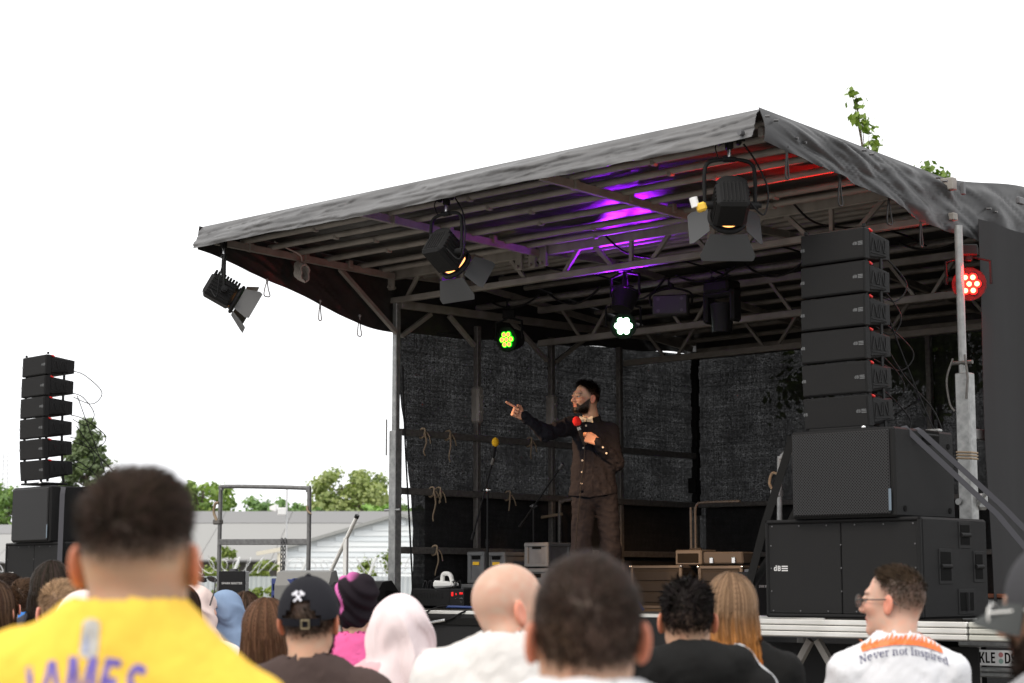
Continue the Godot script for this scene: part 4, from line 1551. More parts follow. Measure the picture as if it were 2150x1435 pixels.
func low_sub(label: String, at: Vector3, turn: float) -> void:
	var t := thing("bass_speaker", label, "speaker", at, turn, "bass speakers")
	var w := 1.1
	var h := 0.6
	var d := 0.78
	var s := Shape.new()
	s.box(Vector3(0, h / 2, -d / 2), Vector3(w, h, d), Basis.IDENTITY, 0.014)
	for k in [[0, 0.012, w, 0.024], [0, h - 0.012, w, 0.024], [-w / 2 + 0.012, h / 2, 0.024, h], [w / 2 - 0.012, h / 2, 0.024, h]]:
		s.box(Vector3(k[0], k[1], 0.01), Vector3(k[2], k[3], 0.03), Basis.IDENTITY, 0.008)
	put("cabinet", s, M.box, t)
	for x in [-1, 1]:
		s = Shape.new()
		s.box(Vector3(x * (w / 4 - 0.006), h / 2, 0.008), Vector3(w / 2 - 0.018, h - 0.05, 0.012), Basis.IDENTITY, 0.004)
		put("grille", s, M.fine_grille, t)
	for k in 6:
		for y in [0.04, h - 0.04]:
			s = Shape.new()
			s.ball(Transform3D(Basis.from_scale(Vector3(0.006, 0.006, 0.003)), Vector3(-w / 2 + 0.05 + k * 0.2, y, 0.015)), 3, 8)
			put("grille_screw", s, M.greymetal, t)
	for y in [0.16, 0.3, 0.44]:
		for x in [-w / 2 + 0.04, 0.0, w / 2 - 0.04]:
			s = Shape.new()
			s.ball(Transform3D(Basis.from_scale(Vector3(0.006, 0.006, 0.003)), Vector3(x, y, 0.016)), 3, 8)
			put("grille_screw", s, M.greymetal, t)
	s = Shape.new()
	write_on(s, "dB", 0.045, Transform3D(Basis.IDENTITY, Vector3(-w / 2 + 0.085, h / 2, 0.0165)), true)
	for q in 3:
		s.box(Vector3(-w / 2 + 0.14, h / 2 + 0.013 - q * 0.013, 0.0155), Vector3(0.045, 0.007, 0.002))
	put("badge", s, M.print_white, t)
	for x in [-1, 1]:
		for k in [[0.5, -0.5, 0.12, 0.11], [0.31, -0.26, 0.17, 0.12], [0.31, -0.66, 0.15, 0.09], [0.1, -0.5, 0.11, 0.16]]:
			s = Shape.new()
			s.box(Vector3(x * (w / 2 + 0.001), k[0], k[1]), Vector3(0.006, k[2] + 0.04, k[3] + 0.04), Basis.IDENTITY, 0.002)
			put("recess_frame", s, M.black, t)
			s = Shape.new()
			s.box(Vector3(x * (w / 2 + 0.002), k[0], k[1]), Vector3(0.008, k[2], k[3]), Basis.IDENTITY, 0.0)
			put("handle_recess", s, M.deep, t)
			s = Shape.new()
			if k[3] > k[2]:
				s.tube([Vector3(x * (w / 2 + 0.006), k[0] - k[2] / 2, k[1]), Vector3(x * (w / 2 + 0.006), k[0] + k[2] / 2, k[1])], 0.014, 8)
			else:
				s.tube([Vector3(x * (w / 2 + 0.006), k[0], k[1] - k[3] / 2), Vector3(x * (w / 2 + 0.006), k[0], k[1] + k[3] / 2)], 0.014, 8)
			put("handle_bar", s, M.box, t)


func band(s: Shape, pts: Array, wide: Vector3, thick := 0.002) -> void:
	var rows := [[], []]
	for p in pts:
		rows[0].append(p - wide * 0.5)
		rows[1].append(p + wide * 0.5)
	s.sheet(rows, thick)


func speaker_stack(side: String, at: Vector3, turn: float, sub_dx: float, array_dx: float, lift: float) -> void:
	var b := Basis(Vector3.UP, turn)
	low_sub("wide double bass speaker at the bottom of the %s stack" % side, at, turn)
	top_sub("square bass speaker with a mesh front, second from the bottom of the %s stack" % side, at + b * Vector3(sub_dx, 0.601, 0.06), turn)
	var order := ["topmost", "second from the top", "third from the top", "fourth from the top", "fifth from the top", "lowest"]
	var y := 1.142 + lift
	var z := 0.02
	var t := thing("mounting_frame", "flat black mounting frame under the %s speaker column" % side, "mounting frame", at + b * Vector3(array_dx, 1.137 + lift * 0.5, 0.03), turn)
	var s := Shape.new()
	s.box(Vector3(0, 0.012, -0.15), Vector3(0.42, 0.02, 0.28), Basis.IDENTITY, 0.005)
	put("plate", s, M.black, t)
	s = Shape.new()
	s.ball(Transform3D(Basis.from_scale(Vector3.ONE * 0.014), Vector3(0.19, 0.012, 0.0)), 6, 10)
	put("bolt_head", s, M.chrome, t)
	for k in 6:
		var tilt: float = [0.1, 0.06, 0.025, 0.0, -0.01, -0.015][k]
		var p := at + b * Vector3(array_dx - 0.009 * (5 - k) * 0.4, y + 0.014, z - 0.02 + 0.0)
		column_speaker("narrow black speaker box, %s of six in the %s column" % [order[5 - k], side], p, turn, tilt, "speaker boxes of the %s column" % side)
		y += 0.2055
		z += sin(tilt) * 0.2
	for x in [-1, 1]:
		s = Shape.new()
		s.tube([Vector3(0, 0, 0), Vector3(0, 0.02, 0)], 0.012, 8)
		solo("lifting_lug", s, M.black, "small lifting lug on top of the %s speaker column, at its %s end" % [side, "left" if x < 0 else "right"], "lug", at + b * Vector3(array_dx + x * 0.21, y + 0.012, z - 0.05), turn, "lifting lugs")


func sound() -> void:
	# side platform of the stage with its ribbed aluminium edge
	var t := thing("side_platform", "aluminium edged platform carrying the right speaker stack", "platform", STAGE_AT, STAGE_TURN)
	var s := Shape.new()
	s.box(L(5.65, -0.29, -1.12), Vector3(2.05, 0.06, 1.1))
	put("platform_floor", s, M.deck, t)
	for k in 3:
		s = Shape.new()
		s.box(L(5.49, -0.245 - k * 0.036, -1.7), Vector3(2.0, 0.031, 0.04), Basis.IDENTITY, 0.006)
		put("edge_rib", s, M.alu, t)
		s = Shape.new()
		s.box(L(6.68, -0.245 - k * 0.036, -1.7), Vector3(0.36, 0.031, 0.04), Basis.IDENTITY, 0.006)
		put("edge_rib", s, M.alu_dull, t)
	s = Shape.new()
	s.box(L(5.67, -0.285, -1.68), Vector3(2.36, 0.11, 0.02))
	put("edge_backing", s, M.greymetal, t)
	s = Shape.new()
	s.bar(L(6.86, -0.285, -1.7), L(6.86, -0.285, -0.6), 0.03, 0.11)
	put("edge_backing", s, M.alu_dull, t)
	for p in [[4.7, -1.6], [6.75, -1.6], [6.75, -0.7], [4.7, -0.7]]:
		s = Shape.new()
		s.bar(L(p[0], -0.33, p[1]), L(p[0], -1.35, p[1]), 0.05, 0.05, Vector3.RIGHT)
		put("platform_leg", s, M.steel, t)
	for p in [[4.75, 5.3], [5.9, 5.35], [6.7, 6.1]]:
		s = Shape.new()
		s.bar(L(p[0], -1.2, -1.5), L(p[1], -0.36, -1.5), 0.04, 0.04, Vector3.RIGHT)
		put("leg_brace", s, M.beam, t)
	s = Shape.new()
	s.box(L(5.4, -0.84, -1.2), Vector3(1.76, 0.9, 0.01))
	put("shade_sheet", s, M.cloth, t)  # dark sheet added to stand for the shade under the platform
	speaker_stack("right", S(5.59, -0.222, -1.575), STAGE_TURN, 0.05, 0.0, -0.01)
	# left stack on its own riser
	s = Shape.new()
	s.box(Vector3(0, 0.56, -0.4), Vector3(1.5, 1.12, 1.1))
	solo("speaker_riser", s, M.cloth, "black covered riser under the left speaker stack", "riser", S(-3.78, -EYE, -1.2), STAGE_TURN - 0.06)
	speaker_stack("left", S(-3.78, -0.228, -1.2), STAGE_TURN - 0.06, 0.0, -0.09, 0.045)
	# straps of the right stack
	var names := [["pale grey ratchet strap running down to the right from the square bass speaker, front one", [[5.98, 0.925, -1.48], [6.0, 0.9, -1.47], [6.3, 0.4, -0.95], [6.62, -0.2, -0.55]], 0],
		["pale grey ratchet strap running down to the right, the one behind", [[5.99, 0.92, -1.36], [6.02, 0.9, -1.35], [6.3, 0.46, -0.9], [6.66, -0.16, -0.35]], 0],
		["black ratchet strap slanting down left of the right stack, front one", [[5.21, 0.9, -1.54], [5.2, 0.86, -1.53], [4.98, 0.34, -1.52], [4.78, -0.2, -1.5]], 1],
		["black ratchet strap slanting down left of the right stack, the one behind", [[5.2, 0.74, -1.2], [5.02, 0.3, -1.35], [4.85, -0.05, -1.5], [4.79, -0.2, -1.55]], 1]]
	for q in names:
		s = Shape.new()
		var pts := []
		for p in q[1]:
			pts.append(S(p[0], p[1], p[2]))
		band(s, pts, Basis(Vector3.UP, STAGE_TURN) * Vector3(0.022, 0.01, -0.035) if q[2] == 0 else Basis(Vector3.UP, STAGE_TURN) * Vector3(0.055, -0.02, 0.0))
		solo("ratchet_strap", s, M.strap_dark if q[2] else M.strap, q[0], "ratchet strap", Vector3.ZERO, 0.0, "ratchet straps of the speaker stacks")
	var lb := Basis(Vector3.UP, STAGE_TURN - 0.06)
	for k in 2:
		s = Shape.new()
		var o := S(-3.78, -0.228, -1.2)
		var pts := []
		for p in ([[0.2, 1.14, 0.02], [0.25, 1.145, -0.02], [0.4, 1.12, -0.05], [0.42, 1.05, -0.03], [0.63, 0.2, 0.1], [0.67, 0.0, 0.12]] if k == 0 else [[-0.37, 1.1, -0.4], [-0.4, 0.95, -0.4], [-0.52, 0.55, -0.38], [-0.6, 0.1, -0.36]]):
			pts.append(o + lb * Vector3(p[0], p[1], p[2]))
		band(s, pts, lb * Vector3(0.03, 0.0, -0.035))
		solo("ratchet_strap", s, M.strap_dark if k else M.strap, ["grey ratchet strap down the front of the left stack", "black ratchet strap behind the left stack, on its left"][k], "ratchet strap", Vector3.ZERO, 0.0, "ratchet straps of the speaker stacks")
	# signal cables of both columns
	var rb := Basis(Vector3.UP, STAGE_TURN)
	var runs := [[S(5.52, -0.214, -1.575), rb, "right"], [S(-3.87, -0.228, -1.2), lb, "left"]]
	for run in runs:
		for k in 5:
			s = Shape.new()
			var y := 2.3 - k * 0.22
			var out: float = [0.2, 0.12, 0.26, 0.14, 0.2][k]
			s.tube(curve([run[0] + run[1] * Vector3(0.1, y, -0.34), run[0] + run[1] * Vector3(0.14, y - 0.04, -0.42 - out * 0.2), run[0] + run[1] * Vector3(0.2, y - 0.2, -0.42 - out), run[0] + run[1] * Vector3(0.16, y - 0.32, -0.4 - out * 0.7), run[0] + run[1] * Vector3(0.1, y - 0.26, -0.36)]), 0.0048, 6)
			solo("link_cable", s, M.rubber, "thin black cable looping behind the %s speaker column, %s" % [run[2], ["uppermost loop", "second loop from the top", "middle loop", "fourth loop from the top", "lowest loop"][k]], "cable", Vector3.ZERO, 0.0, "cables behind the speaker columns")
		for k in 2:
			s = Shape.new()
			s.tube(curve([run[0] + run[1] * Vector3(0.14, 2.05 - k * 0.3, -0.38), run[0] + run[1] * Vector3(0.2, 1.7 - k * 0.2, -0.5 - 0.06 * k), run[0] + run[1] * Vector3(0.3, 1.3, -0.62 - 0.1 * k), run[0] + run[1] * Vector3(0.36, 1.12, -0.66 - 0.1 * k)]), 0.0048, 6)
			solo("feed_cable", s, M.rubber, "long black cable running down behind the %s column, %s" % [run[2], ["the front one", "the rear one"][k]], "cable", Vector3.ZERO, 0.0, "cables behind the speaker columns")
	# railing between stage and right stack
	t = thing("stage_railing", "galvanised railing end with a rope, left of the right speaker stack", "railing", S(3.86, -0.235, 0.3), STAGE_TURN)
	s = Shape.new()
	s.tube(curve([Vector3(-0.02, 0, 0), Vector3(-0.0, 1.05, 0), Vector3(0.02, 1.15, 0), Vector3(0.1, 1.19, 0), Vector3(0.5, 1.19, 0)], 5), 0.021, 10)
	s.tube([Vector3(0.0, 0.45, 0), Vector3(1.0, 0.45, 0)], 0.018, 8)
	s.tube([Vector3(1.0, 1.19, 0), Vector3(1.0, 0, 0)], 0.021, 10)
	s.tube([Vector3(0.5, 1.19, 0), Vector3(1.0, 1.19, 0)], 0.021, 10)
	put("tube_frame", s, M.galv, t)
	s = Shape.new()
	s.box(Vector3(-0.03, 0.89, 0), Vector3(0.09, 0.06, 0.06), Basis.IDENTITY, 0.01)
	put("clamp", s, M.galv, t)
	s = Shape.new()
	s.tube(curve([Vector3(0.03, 1.02, 0.03), Vector3(-0.05, 1.04, 0.02), Vector3(-0.08, 0.97, 0.02), Vector3(-0.05, 0.92, 0.03)], 5), 0.011, 6)
	put("tie_rope", s, M.rope, t)
	# tail of the trailer with its number plate
	t = thing("trailer_tail", "galvanised tail of the stage trailer with a number plate", "trailer", S(5.62, -EYE, 0.3), STAGE_TURN)
	s = Shape.new()
	for y in [0.93, 0.985]:
		s.box(Vector3(0, y, 0), Vector3(0.62, 0.05, 0.04), Basis.IDENTITY, 0.012)
	for y in [0.72, 0.755]:
		s.box(Vector3(0, y, 0.01), Vector3(0.66, 0.03, 0.05), Basis.IDENTITY, 0.008)
	put("bumper", s, M.galv, t)
	s = Shape.new()
	s.box(Vector3(-0.0, 0.835, 0.02), Vector3(0.34, 0.105, 0.008), Basis.IDENTITY, 0.003)
	var plate := put("number_plate", s, M.white, t)
	s = Shape.new()
	write_on(s, "KLE", 0.1, Transform3D(Basis.from_scale(Vector3(0.75, 1, 1)), Vector3(-0.085, 0.835, 0.0255)), true)
	put("plate_letters", s, M.deep, plate)
	s = Shape.new()
	write_on(s, "DS", 0.1, Transform3D(Basis.from_scale(Vector3(0.75, 1, 1)), Vector3(0.085, 0.835, 0.0255)), true)
	put("plate_letters", s, M.deep, plate)
	s = Shape.new()
	s.tube([Vector3(0.018, 0.857, 0.024), Vector3(0.018, 0.857, 0.026)], 0.017, 14)
	put("red_seal", s, mat("faded red seal", Color(0.5, 0.2, 0.2), 0.5), plate)
	s = Shape.new()
	s.tube([Vector3(0.018, 0.815, 0.024), Vector3(0.018, 0.815, 0.026)], 0.017, 14)
	put("green_seal", s, mat("grey green seal", Color(0.3, 0.42, 0.38), 0.5), plate)
	s = Shape.new()
	s.box(Vector3(0.05, 1.16, -0.05), Vector3(0.5, 0.14, 0.06), Basis.IDENTITY, 0.01)
	put("crossbeam", s, M.galv, t)
	s = Shape.new()
	s.box(Vector3(0.05, 1.25, -0.05), Vector3(0.5, 0.03, 0.08), Basis.IDENTITY, 0.006)
	put("rusty_strip", s, mat("rust brown strip", Color(0.2, 0.07, 0.035), 0.8), t)
	for x in [-0.24, 0.24]:
		s = Shape.new()
		s.box(Vector3(x, 0.5, -0.1), Vector3(0.06, 1.0, 0.06), Basis.IDENTITY, 0.006)
		put("strut", s, M.steel, t)


func left_side() -> void:
	M.railsteel = worn(mat("dull railing steel", Color.WHITE, 0.5, 0.4), Color(0.1, 0.1, 0.1), Color(0.2, 0.2, 0.2), noise_image(63, 0.05, 128, 3), 0.4)
	var y := -0.235
	var t := thing("left_platform", "dark side platform left of the stage behind the seated crowd", "platform", STAGE_AT, STAGE_TURN)
	var s := Shape.new()
	s.box(L(-1.2, -0.27, -0.25), Vector3(2.2, 0.06, 1.0))
	put("platform_floor", s, M.deck, t)
	for p in [[-2.2, -0.7], [-0.2, -0.7], [-2.2, 0.2], [-0.2, 0.2]]:
		s = Shape.new()
		s.bar(L(p[0], -0.3, p[1]), L(p[0], -1.35, p[1]), 0.05, 0.05, Vector3.RIGHT)
		put("platform_leg", s, M.steel, t)
	# guard rail
	t = thing("guard_rail", "bent steel guard rail with a chain on the left platform", "railing", S(-2.076, y, -0.3), STAGE_TURN)
	s = Shape.new()
	s.tube(curve([Vector3(0, 0, 0), Vector3(0, 1.02, 0), Vector3(0.02, 1.09, 0), Vector3(0.09, 1.12, 0), Vector3(1.17, 1.07, 0), Vector3(1.25, 1.045, 0), Vector3(1.275, 0.98, 0), Vector3(1.275, 0, 0)], 5), 0.02, 10)
	put("tube_frame", s, M.railsteel, t)
	s = Shape.new()
	s.bar(Vector3(0.0, 0.6, 0), Vector3(1.275, 0.585, 0), 0.03, 0.055, Vector3.UP, 0.004)
	put("middle_bar", s, M.railsteel, t)
	s = Shape.new()
	s.tube(curve([Vector3(0.0, 0.97, 0.02), Vector3(-0.05, 0.96, 0.02), Vector3(-0.07, 0.88, 0.02), Vector3(-0.02, 0.8, 0.02)], 5), 0.014, 6)
	put("tie_rope", s, M.rope, t)
	s = Shape.new()
	s.tube(curve([Vector3(1.275, 0.9, 0.02), Vector3(1.29, 0.86, 0.03), Vector3(1.34, 0.83, 0.03)], 5), 0.014, 6, 0.006)
	put("tie_rope", s, M.rope, t)
	s = Shape.new()
	s.box(Vector3(-0.03, 0.79, 0), Vector3(0.1, 0.05, 0.06), Basis.IDENTITY, 0.01)
	put("clamp", s, M.steel, t)
	for side in 2:
		for k in 15:
			s = Shape.new()
			var ring := []
			for i in 11:
				var a := TAU * i / 10.0
				var e := Vector3(0, sin(a) * 0.024, cos(a) * 0.012) if k % 2 == 0 else Vector3(cos(a) * 0.012, sin(a) * 0.024, 0)
				ring.append(e)
			s.tube(ring, 0.004, 5)
			var link := put("chain_link", s, M.greymetal, t)
			link.position = Vector3(0.94 + side * 0.045 - 0.0015 * k * side, 0.6 - k * 0.036, 0.03)
	# stair handrail
	t = thing("stair_handrail", "sloping aluminium handrail of the stairs beside the front left post", "handrail", S(-0.35, y, -0.35), STAGE_TURN)
	s = Shape.new()
	s.tube([Vector3(0.23, 0.78, 0), Vector3(-0.22, 0.14, 0)], 0.018, 10)
	put("rail_tube", s, M.alu, t)
	s = Shape.new()
	s.tube([Vector3(0.23, 0.78, 0), Vector3(0.245, 0.805, 0)], 0.021, 10)
	put("end_cap", s, M.plastic, t)
	s = Shape.new()
	s.box(Vector3(0.1, 0.28, 0), Vector3(0.045, 0.66, 0.03), Basis.IDENTITY, 0.004)
	put("rail_post", s, M.alu, t)
	# loose cable beside the net's edge
	s = Shape.new()
	s.tube(curve([S(0.05, 1.9, 0.03), S(0.06, 1.2, 0.06), S(0.08, 0.5, 0.1), S(0.1, 0.0, 0.12), S(0.1, -0.23, 0.13)]), 0.009, 6)
	solo("hanging_cable", s, M.rubber, "black cable hanging down beside the front left post", "cable")
	# wedge monitors
	wedge("grey topped wedge monitor speaker behind the black cap", S(-0.62, y, -0.45), STAGE_TURN + 0.5, Vector3(0.5, 0.33, 0.36), M.mongrey)
	wedge("low black wedge monitor speaker beside the pink shirt", S(-0.02, y, -0.32), STAGE_TURN + 0.1, Vector3(0.56, 0.24, 0.34), M.box)
	t = thing("bottle_crate", "dark blue bottle crate on the left platform behind the crowd", "crate", S(-0.74, y, -0.5), STAGE_TURN)
	s = Shape.new()
	for x in [-1, 1]:
		s.box(Vector3(x * 0.14, 0.13, 0), Vector3(0.02, 0.26, 0.3), Basis.IDENTITY, 0.004)
	for z in [-1, 1]:
		for h in [0.03, 0.13, 0.23]:
			s.box(Vector3(0, h, z * 0.14), Vector3(0.28, 0.045, 0.02), Basis.IDENTITY, 0.004)
	s.box(Vector3(0, 0.012, 0), Vector3(0.28, 0.02, 0.28))
	put("crate_frame", s, mat("blue crate plastic", Color(0.015, 0.03, 0.14), 0.45), t)
	s = Shape.new()
	for x in 3:
		for z in 3:
			s.tube([Vector3(-0.08 + x * 0.08, 0.03, -0.08 + z * 0.08), Vector3(-0.08 + x * 0.08, 0.16, -0.08 + z * 0.08), Vector3(-0.08 + x * 0.08, 0.2, -0.08 + z * 0.08), Vector3(-0.08 + x * 0.08, 0.25, -0.08 + z * 0.08)], 0.03, 8, 0.014)
	put("bottle", s, mat("yellow green bottle", Color(0.35, 0.4, 0.06), 0.3), t)


func wedge(label: String, at: Vector3, turn: float, size: Vector3, m: Material) -> void:
	var t := thing("monitor_speaker", label, "speaker", at, turn, "wedge monitors")
	var s := Shape.new()
	var out := PackedVector2Array([Vector2(-size.z / 2, 0), Vector2(size.z / 2, 0), Vector2(size.z / 2, size.y * 0.35), Vector2(size.z * 0.05, size.y), Vector2(-size.z * 0.3, size.y * 0.95), Vector2(-size.z / 2, size.y * 0.6)])
	s.plate(Transform3D(Basis(Vector3.UP, PI / 2), Vector3(0, 0, 0)), out, size.x)
	put("cabinet", s, m, t)
	s = Shape.new()
	var a := Vector3(0, size.y * 0.4, -size.z * 0.47)
	var b := Vector3(0, size.y * 0.97, -size.z * 0.08)
	s.bar(a, b, size.x * 0.92, 0.014, (b - a).cross(Vector3.RIGHT).normalized() * -1.0, 0.003)
	put("grille", s, M.fine_grille, t)
	s = Shape.new()
	for x in [-1, 1]:
		s.box(Vector3(x * (size.x / 2 + 0.002), size.y * 0.5, 0), Vector3(0.008, 0.07, 0.14), Basis.IDENTITY, 0.003)
	put("handle_recess", s, M.deep, t)


func ground() -> void:
	var s := Shape.new()
	var n := 24
	var rows := []
	for i in n + 1:
		var line := []
		for k in n + 1:
			line.append(Vector3(-500.0 + 1000.0 * k / n, 0.0, 60.0 - 700.0 * (1.0 - float(i) / n)))
		rows.append(line)
	rows.reverse()
	s.sheet(rows)
	var g := worn(mat("gravel yard", Color.WHITE, 0.95), Color(0.15, 0.14, 0.125), Color(0.26, 0.245, 0.22), noise_image(61, 0.03, 256, 4), 3.0)
	structure("ground", s, g)


# lobes: [centre offset, radius]; leaves are small faces spread through the lobes
func leafy(lobes: Array, count: int, leaf: float, dark: Color, light: Color, rr: RandomNumberGenerator) -> ArrayMesh:
	var v := PackedVector3Array()
	var n := PackedVector3Array()
	var c := PackedColorArray()
	var total := 0.0
	for l in lobes:
		total += l[1] * l[1]
	for l in lobes:
		var m := int(count * l[1] * l[1] / total)
		var shade := rr.randf()
		for i in m:
			var d := Vector3(rr.randfn(), rr.randfn(), rr.randfn()).normalized()
			var rad: float = l[1] * (0.35 + 0.75 * rr.randf() + 0.12 * rr.randfn()) * (0.9 + 0.45 * sin(d.x * 5.0 + l[0].x * 3.0) * sin(d.y * 6.0 + l[0].z) * sin(d.z * 5.0 + 1.0))
			var p: Vector3 = l[0] + d * rad * Vector3(1, 0.85, 1)
			var a := Vector3(rr.randfn(), rr.randfn(), rr.randfn()).normalized()
			var nn := (d + a * 0.9 + Vector3.UP * 0.3).normalized()
			var x := nn.cross(a).normalized() * leaf * rr.randf_range(0.6, 1.3)
			var y := nn.cross(x).normalized() * leaf * rr.randf_range(0.5, 0.9)
			var col := dark.lerp(light, clampf(0.45 * shade + 0.55 * rr.randf(), 0, 1))
			for q in [p - x, p + y, p + x, p - x, p + x, p - y]:
				v.append(q)
				n.append(nn)
				c.append(col)
	var arr := []
	arr.resize(Mesh.ARRAY_MAX)
	arr[Mesh.ARRAY_VERTEX] = v
	arr[Mesh.ARRAY_NORMAL] = n
	arr[Mesh.ARRAY_COLOR] = c
	var mesh := ArrayMesh.new()
	mesh.add_surface_from_arrays(Mesh.PRIMITIVE_TRIANGLES, arr)
	return mesh


func tree(label: String, at: Vector3, high: float, wide: float, seed_: int, count: int, leaf: float, dark: Color, light: Color, group: String, low := 0.25) -> void:
	var rr := RandomNumberGenerator.new()
	rr.seed = seed_
	var t := thing("leafy_tree", label, "tree", at, 0.0, group)
	var s := Shape.new()
	s.tube(curve([Vector3(0, 0, 0), Vector3(wide * 0.04, high * 0.3, 0), Vector3(-wide * 0.03, high * 0.6, 0), Vector3(0, high * 0.85, 0)]), high * 0.028, 8, high * 0.006)
	var lobes := []
	var m := 44
	for i in m:
		var f := (i + 0.5) / m
		var y := lerpf(low + 0.12, 0.9, f)
		var env := sqrt(maxf(0.02, 1.0 - pow((y - 0.52) / 0.5, 2.0)))
		var a := i * 2.4 + rr.randf() * 0.8
		var rad := wide * env * sqrt(rr.randf_range(0.1, 0.85))
		var r := wide * rr.randf_range(0.24, 0.44) * lerpf(1.0, 0.62, f)
		lobes.append([Vector3(cos(a) * rad, minf(y * high, high - r * 0.9), sin(a) * rad), r])
		s.tube([Vector3(0, high * y * 0.72, 0), lobes[-1][0]], high * 0.008, 5, high * 0.002, false)
	put("trunk", s, M.bark, t)
	var crown := put("crown", leafy(lobes, count, leaf, dark, light, rr), M.foliage, t)
	crown.set_meta("kind", "stuff")


func siding_house() -> void:
	# white gabled building, its end wall clad in boards
	var t := thing("gabled_house", "white gabled building with horizontal boards behind the fence", "building", Vector3(-5.9, 0, -95.0))
	var s := Shape.new()
	s.plate(Transform3D(Basis.IDENTITY, Vector3(0, 0, -0.3)), PackedVector2Array([Vector2(-5.85, 0), Vector2(5.85, 0), Vector2(5.85, 3.05), Vector2(0, 4.7), Vector2(-5.85, 3.05)]), 0.3)
	s.box(Vector3(0, 1.5, -9.0), Vector3(11.6, 3.0, 17.0))
	put("wall", s, mat("white wall", Color(0.62, 0.66, 0.68), 0.8), t)
	var board := mat("white cladding boards", Color(0.74, 0.78, 0.8), 0.6)
	var board2 := mat("white cladding boards, weathered", Color(0.68, 0.73, 0.76), 0.6)
	for k in 16:
		var y := 0.3 + k * 0.27
		var half := 5.85 if y < 2.9 else 5.85 * clampf((4.66 - y - 0.2) / 1.65, 0.0, 1.0)
		if half < 0.3:
			continue
		s = Shape.new()
		s.hexa(Transform3D(Basis(Vector3.RIGHT, -0.16), Vector3(0, y, -0.11)), Vector3(half * 2.0, 0.29, 0.03), Vector2.ONE, 0.005)
		put("cladding_board", s, board if k % 3 else board2, t)
	s = Shape.new()
	for x in [-1, 1]:
		var a := Vector3(x * 6.25, 2.98, -9.0)
		var b := Vector3(0, 4.8, -9.0)
		s.bar(Vector3(x * 3.12, 3.89, 0.1), Vector3(x * 3.12, 3.89, -18.0), a.distance_to(b), 0.12, Vector3(x * 1.82, 6.25, 0).normalized())
	put("roof", s, mat("grey sheet roof", Color(0.2, 0.205, 0.2), 0.7), t)
	s = Shape.new()
	s.bar(Vector3(-6.3, 2.95, 0.12), Vector3(0, 4.79, 0.12), 0.1, 0.16, Vector3.UP)
	s.bar(Vector3(6.3, 2.95, 0.12), Vector3(0, 4.79, 0.12), 0.1, 0.16, Vector3.UP)
	put("verge_board", s, mat("grey verge board", Color(0.3, 0.31, 0.3), 0.7), t)
	s = Shape.new()
	s.bar(Vector3(-7.3, 2.75, 0.3), Vector3(-6.05, 2.98, 0.3), 0.2, 0.2, Vector3.UP)
	s.tube([Vector3(-6.1, 2.8, 0.2), Vector3(-6.1, 0.2, 0.2)], 0.13, 8)
	put("gutter", s, mat("cream gutter", Color(0.66, 0.62, 0.52), 0.6), t)


func long_shed(label: String, at: Vector3, wide: float, eave: float, ridge: float, deep: float, tone: float) -> void:
	var t := thing("long_shed", label, "building", at)
	var s := Shape.new()
	s.box(Vector3(0, eave / 2, -deep), Vector3(wide - 0.6, eave, deep * 1.9))
	put("wall", s, mat("dim shed wall", Color(0.11, 0.105, 0.095), 0.9), t)
	var low := mat("light grey roof sheet", Color(tone, tone, tone * 0.98), 0.7)
	var high := mat("darker grey roof sheet", Color(tone * 0.72, tone * 0.72, tone * 0.73), 0.7)
	var n := int(wide / 4.0)
	for k in n:
		for part in 2:
			s = Shape.new()
			var f0: float = [0.0, 0.74][part]
			var f1: float = [0.76, 1.0][part]
			var a := Vector3(-wide / 2 + (k + 0.5) * wide / n, lerpf(eave, ridge, f0), lerpf(0.3, -deep, f0))
			var b := Vector3(a.x, lerpf(eave, ridge, f1), lerpf(0.3, -deep, f1))
			s.bar(a + Vector3.UP * 0.04 * part, b + Vector3.UP * 0.04 * part, wide / n - 0.03, 0.08)
			put("roof_sheet", s, low if part == 0 else high, t)
	s = Shape.new()
	s.bar(Vector3(0, lerpf(eave, ridge, 0.5), -deep * 1.5), Vector3(0, ridge, -deep), wide, 0.1)
	put("rear_roof", s, high, t)
	s = Shape.new()
	s.tube([Vector3(-wide / 2, eave - 0.02, 0.42), Vector3(wide / 2, eave - 0.02, 0.42)], 0.09, 8)
	put("gutter", s, high, t)


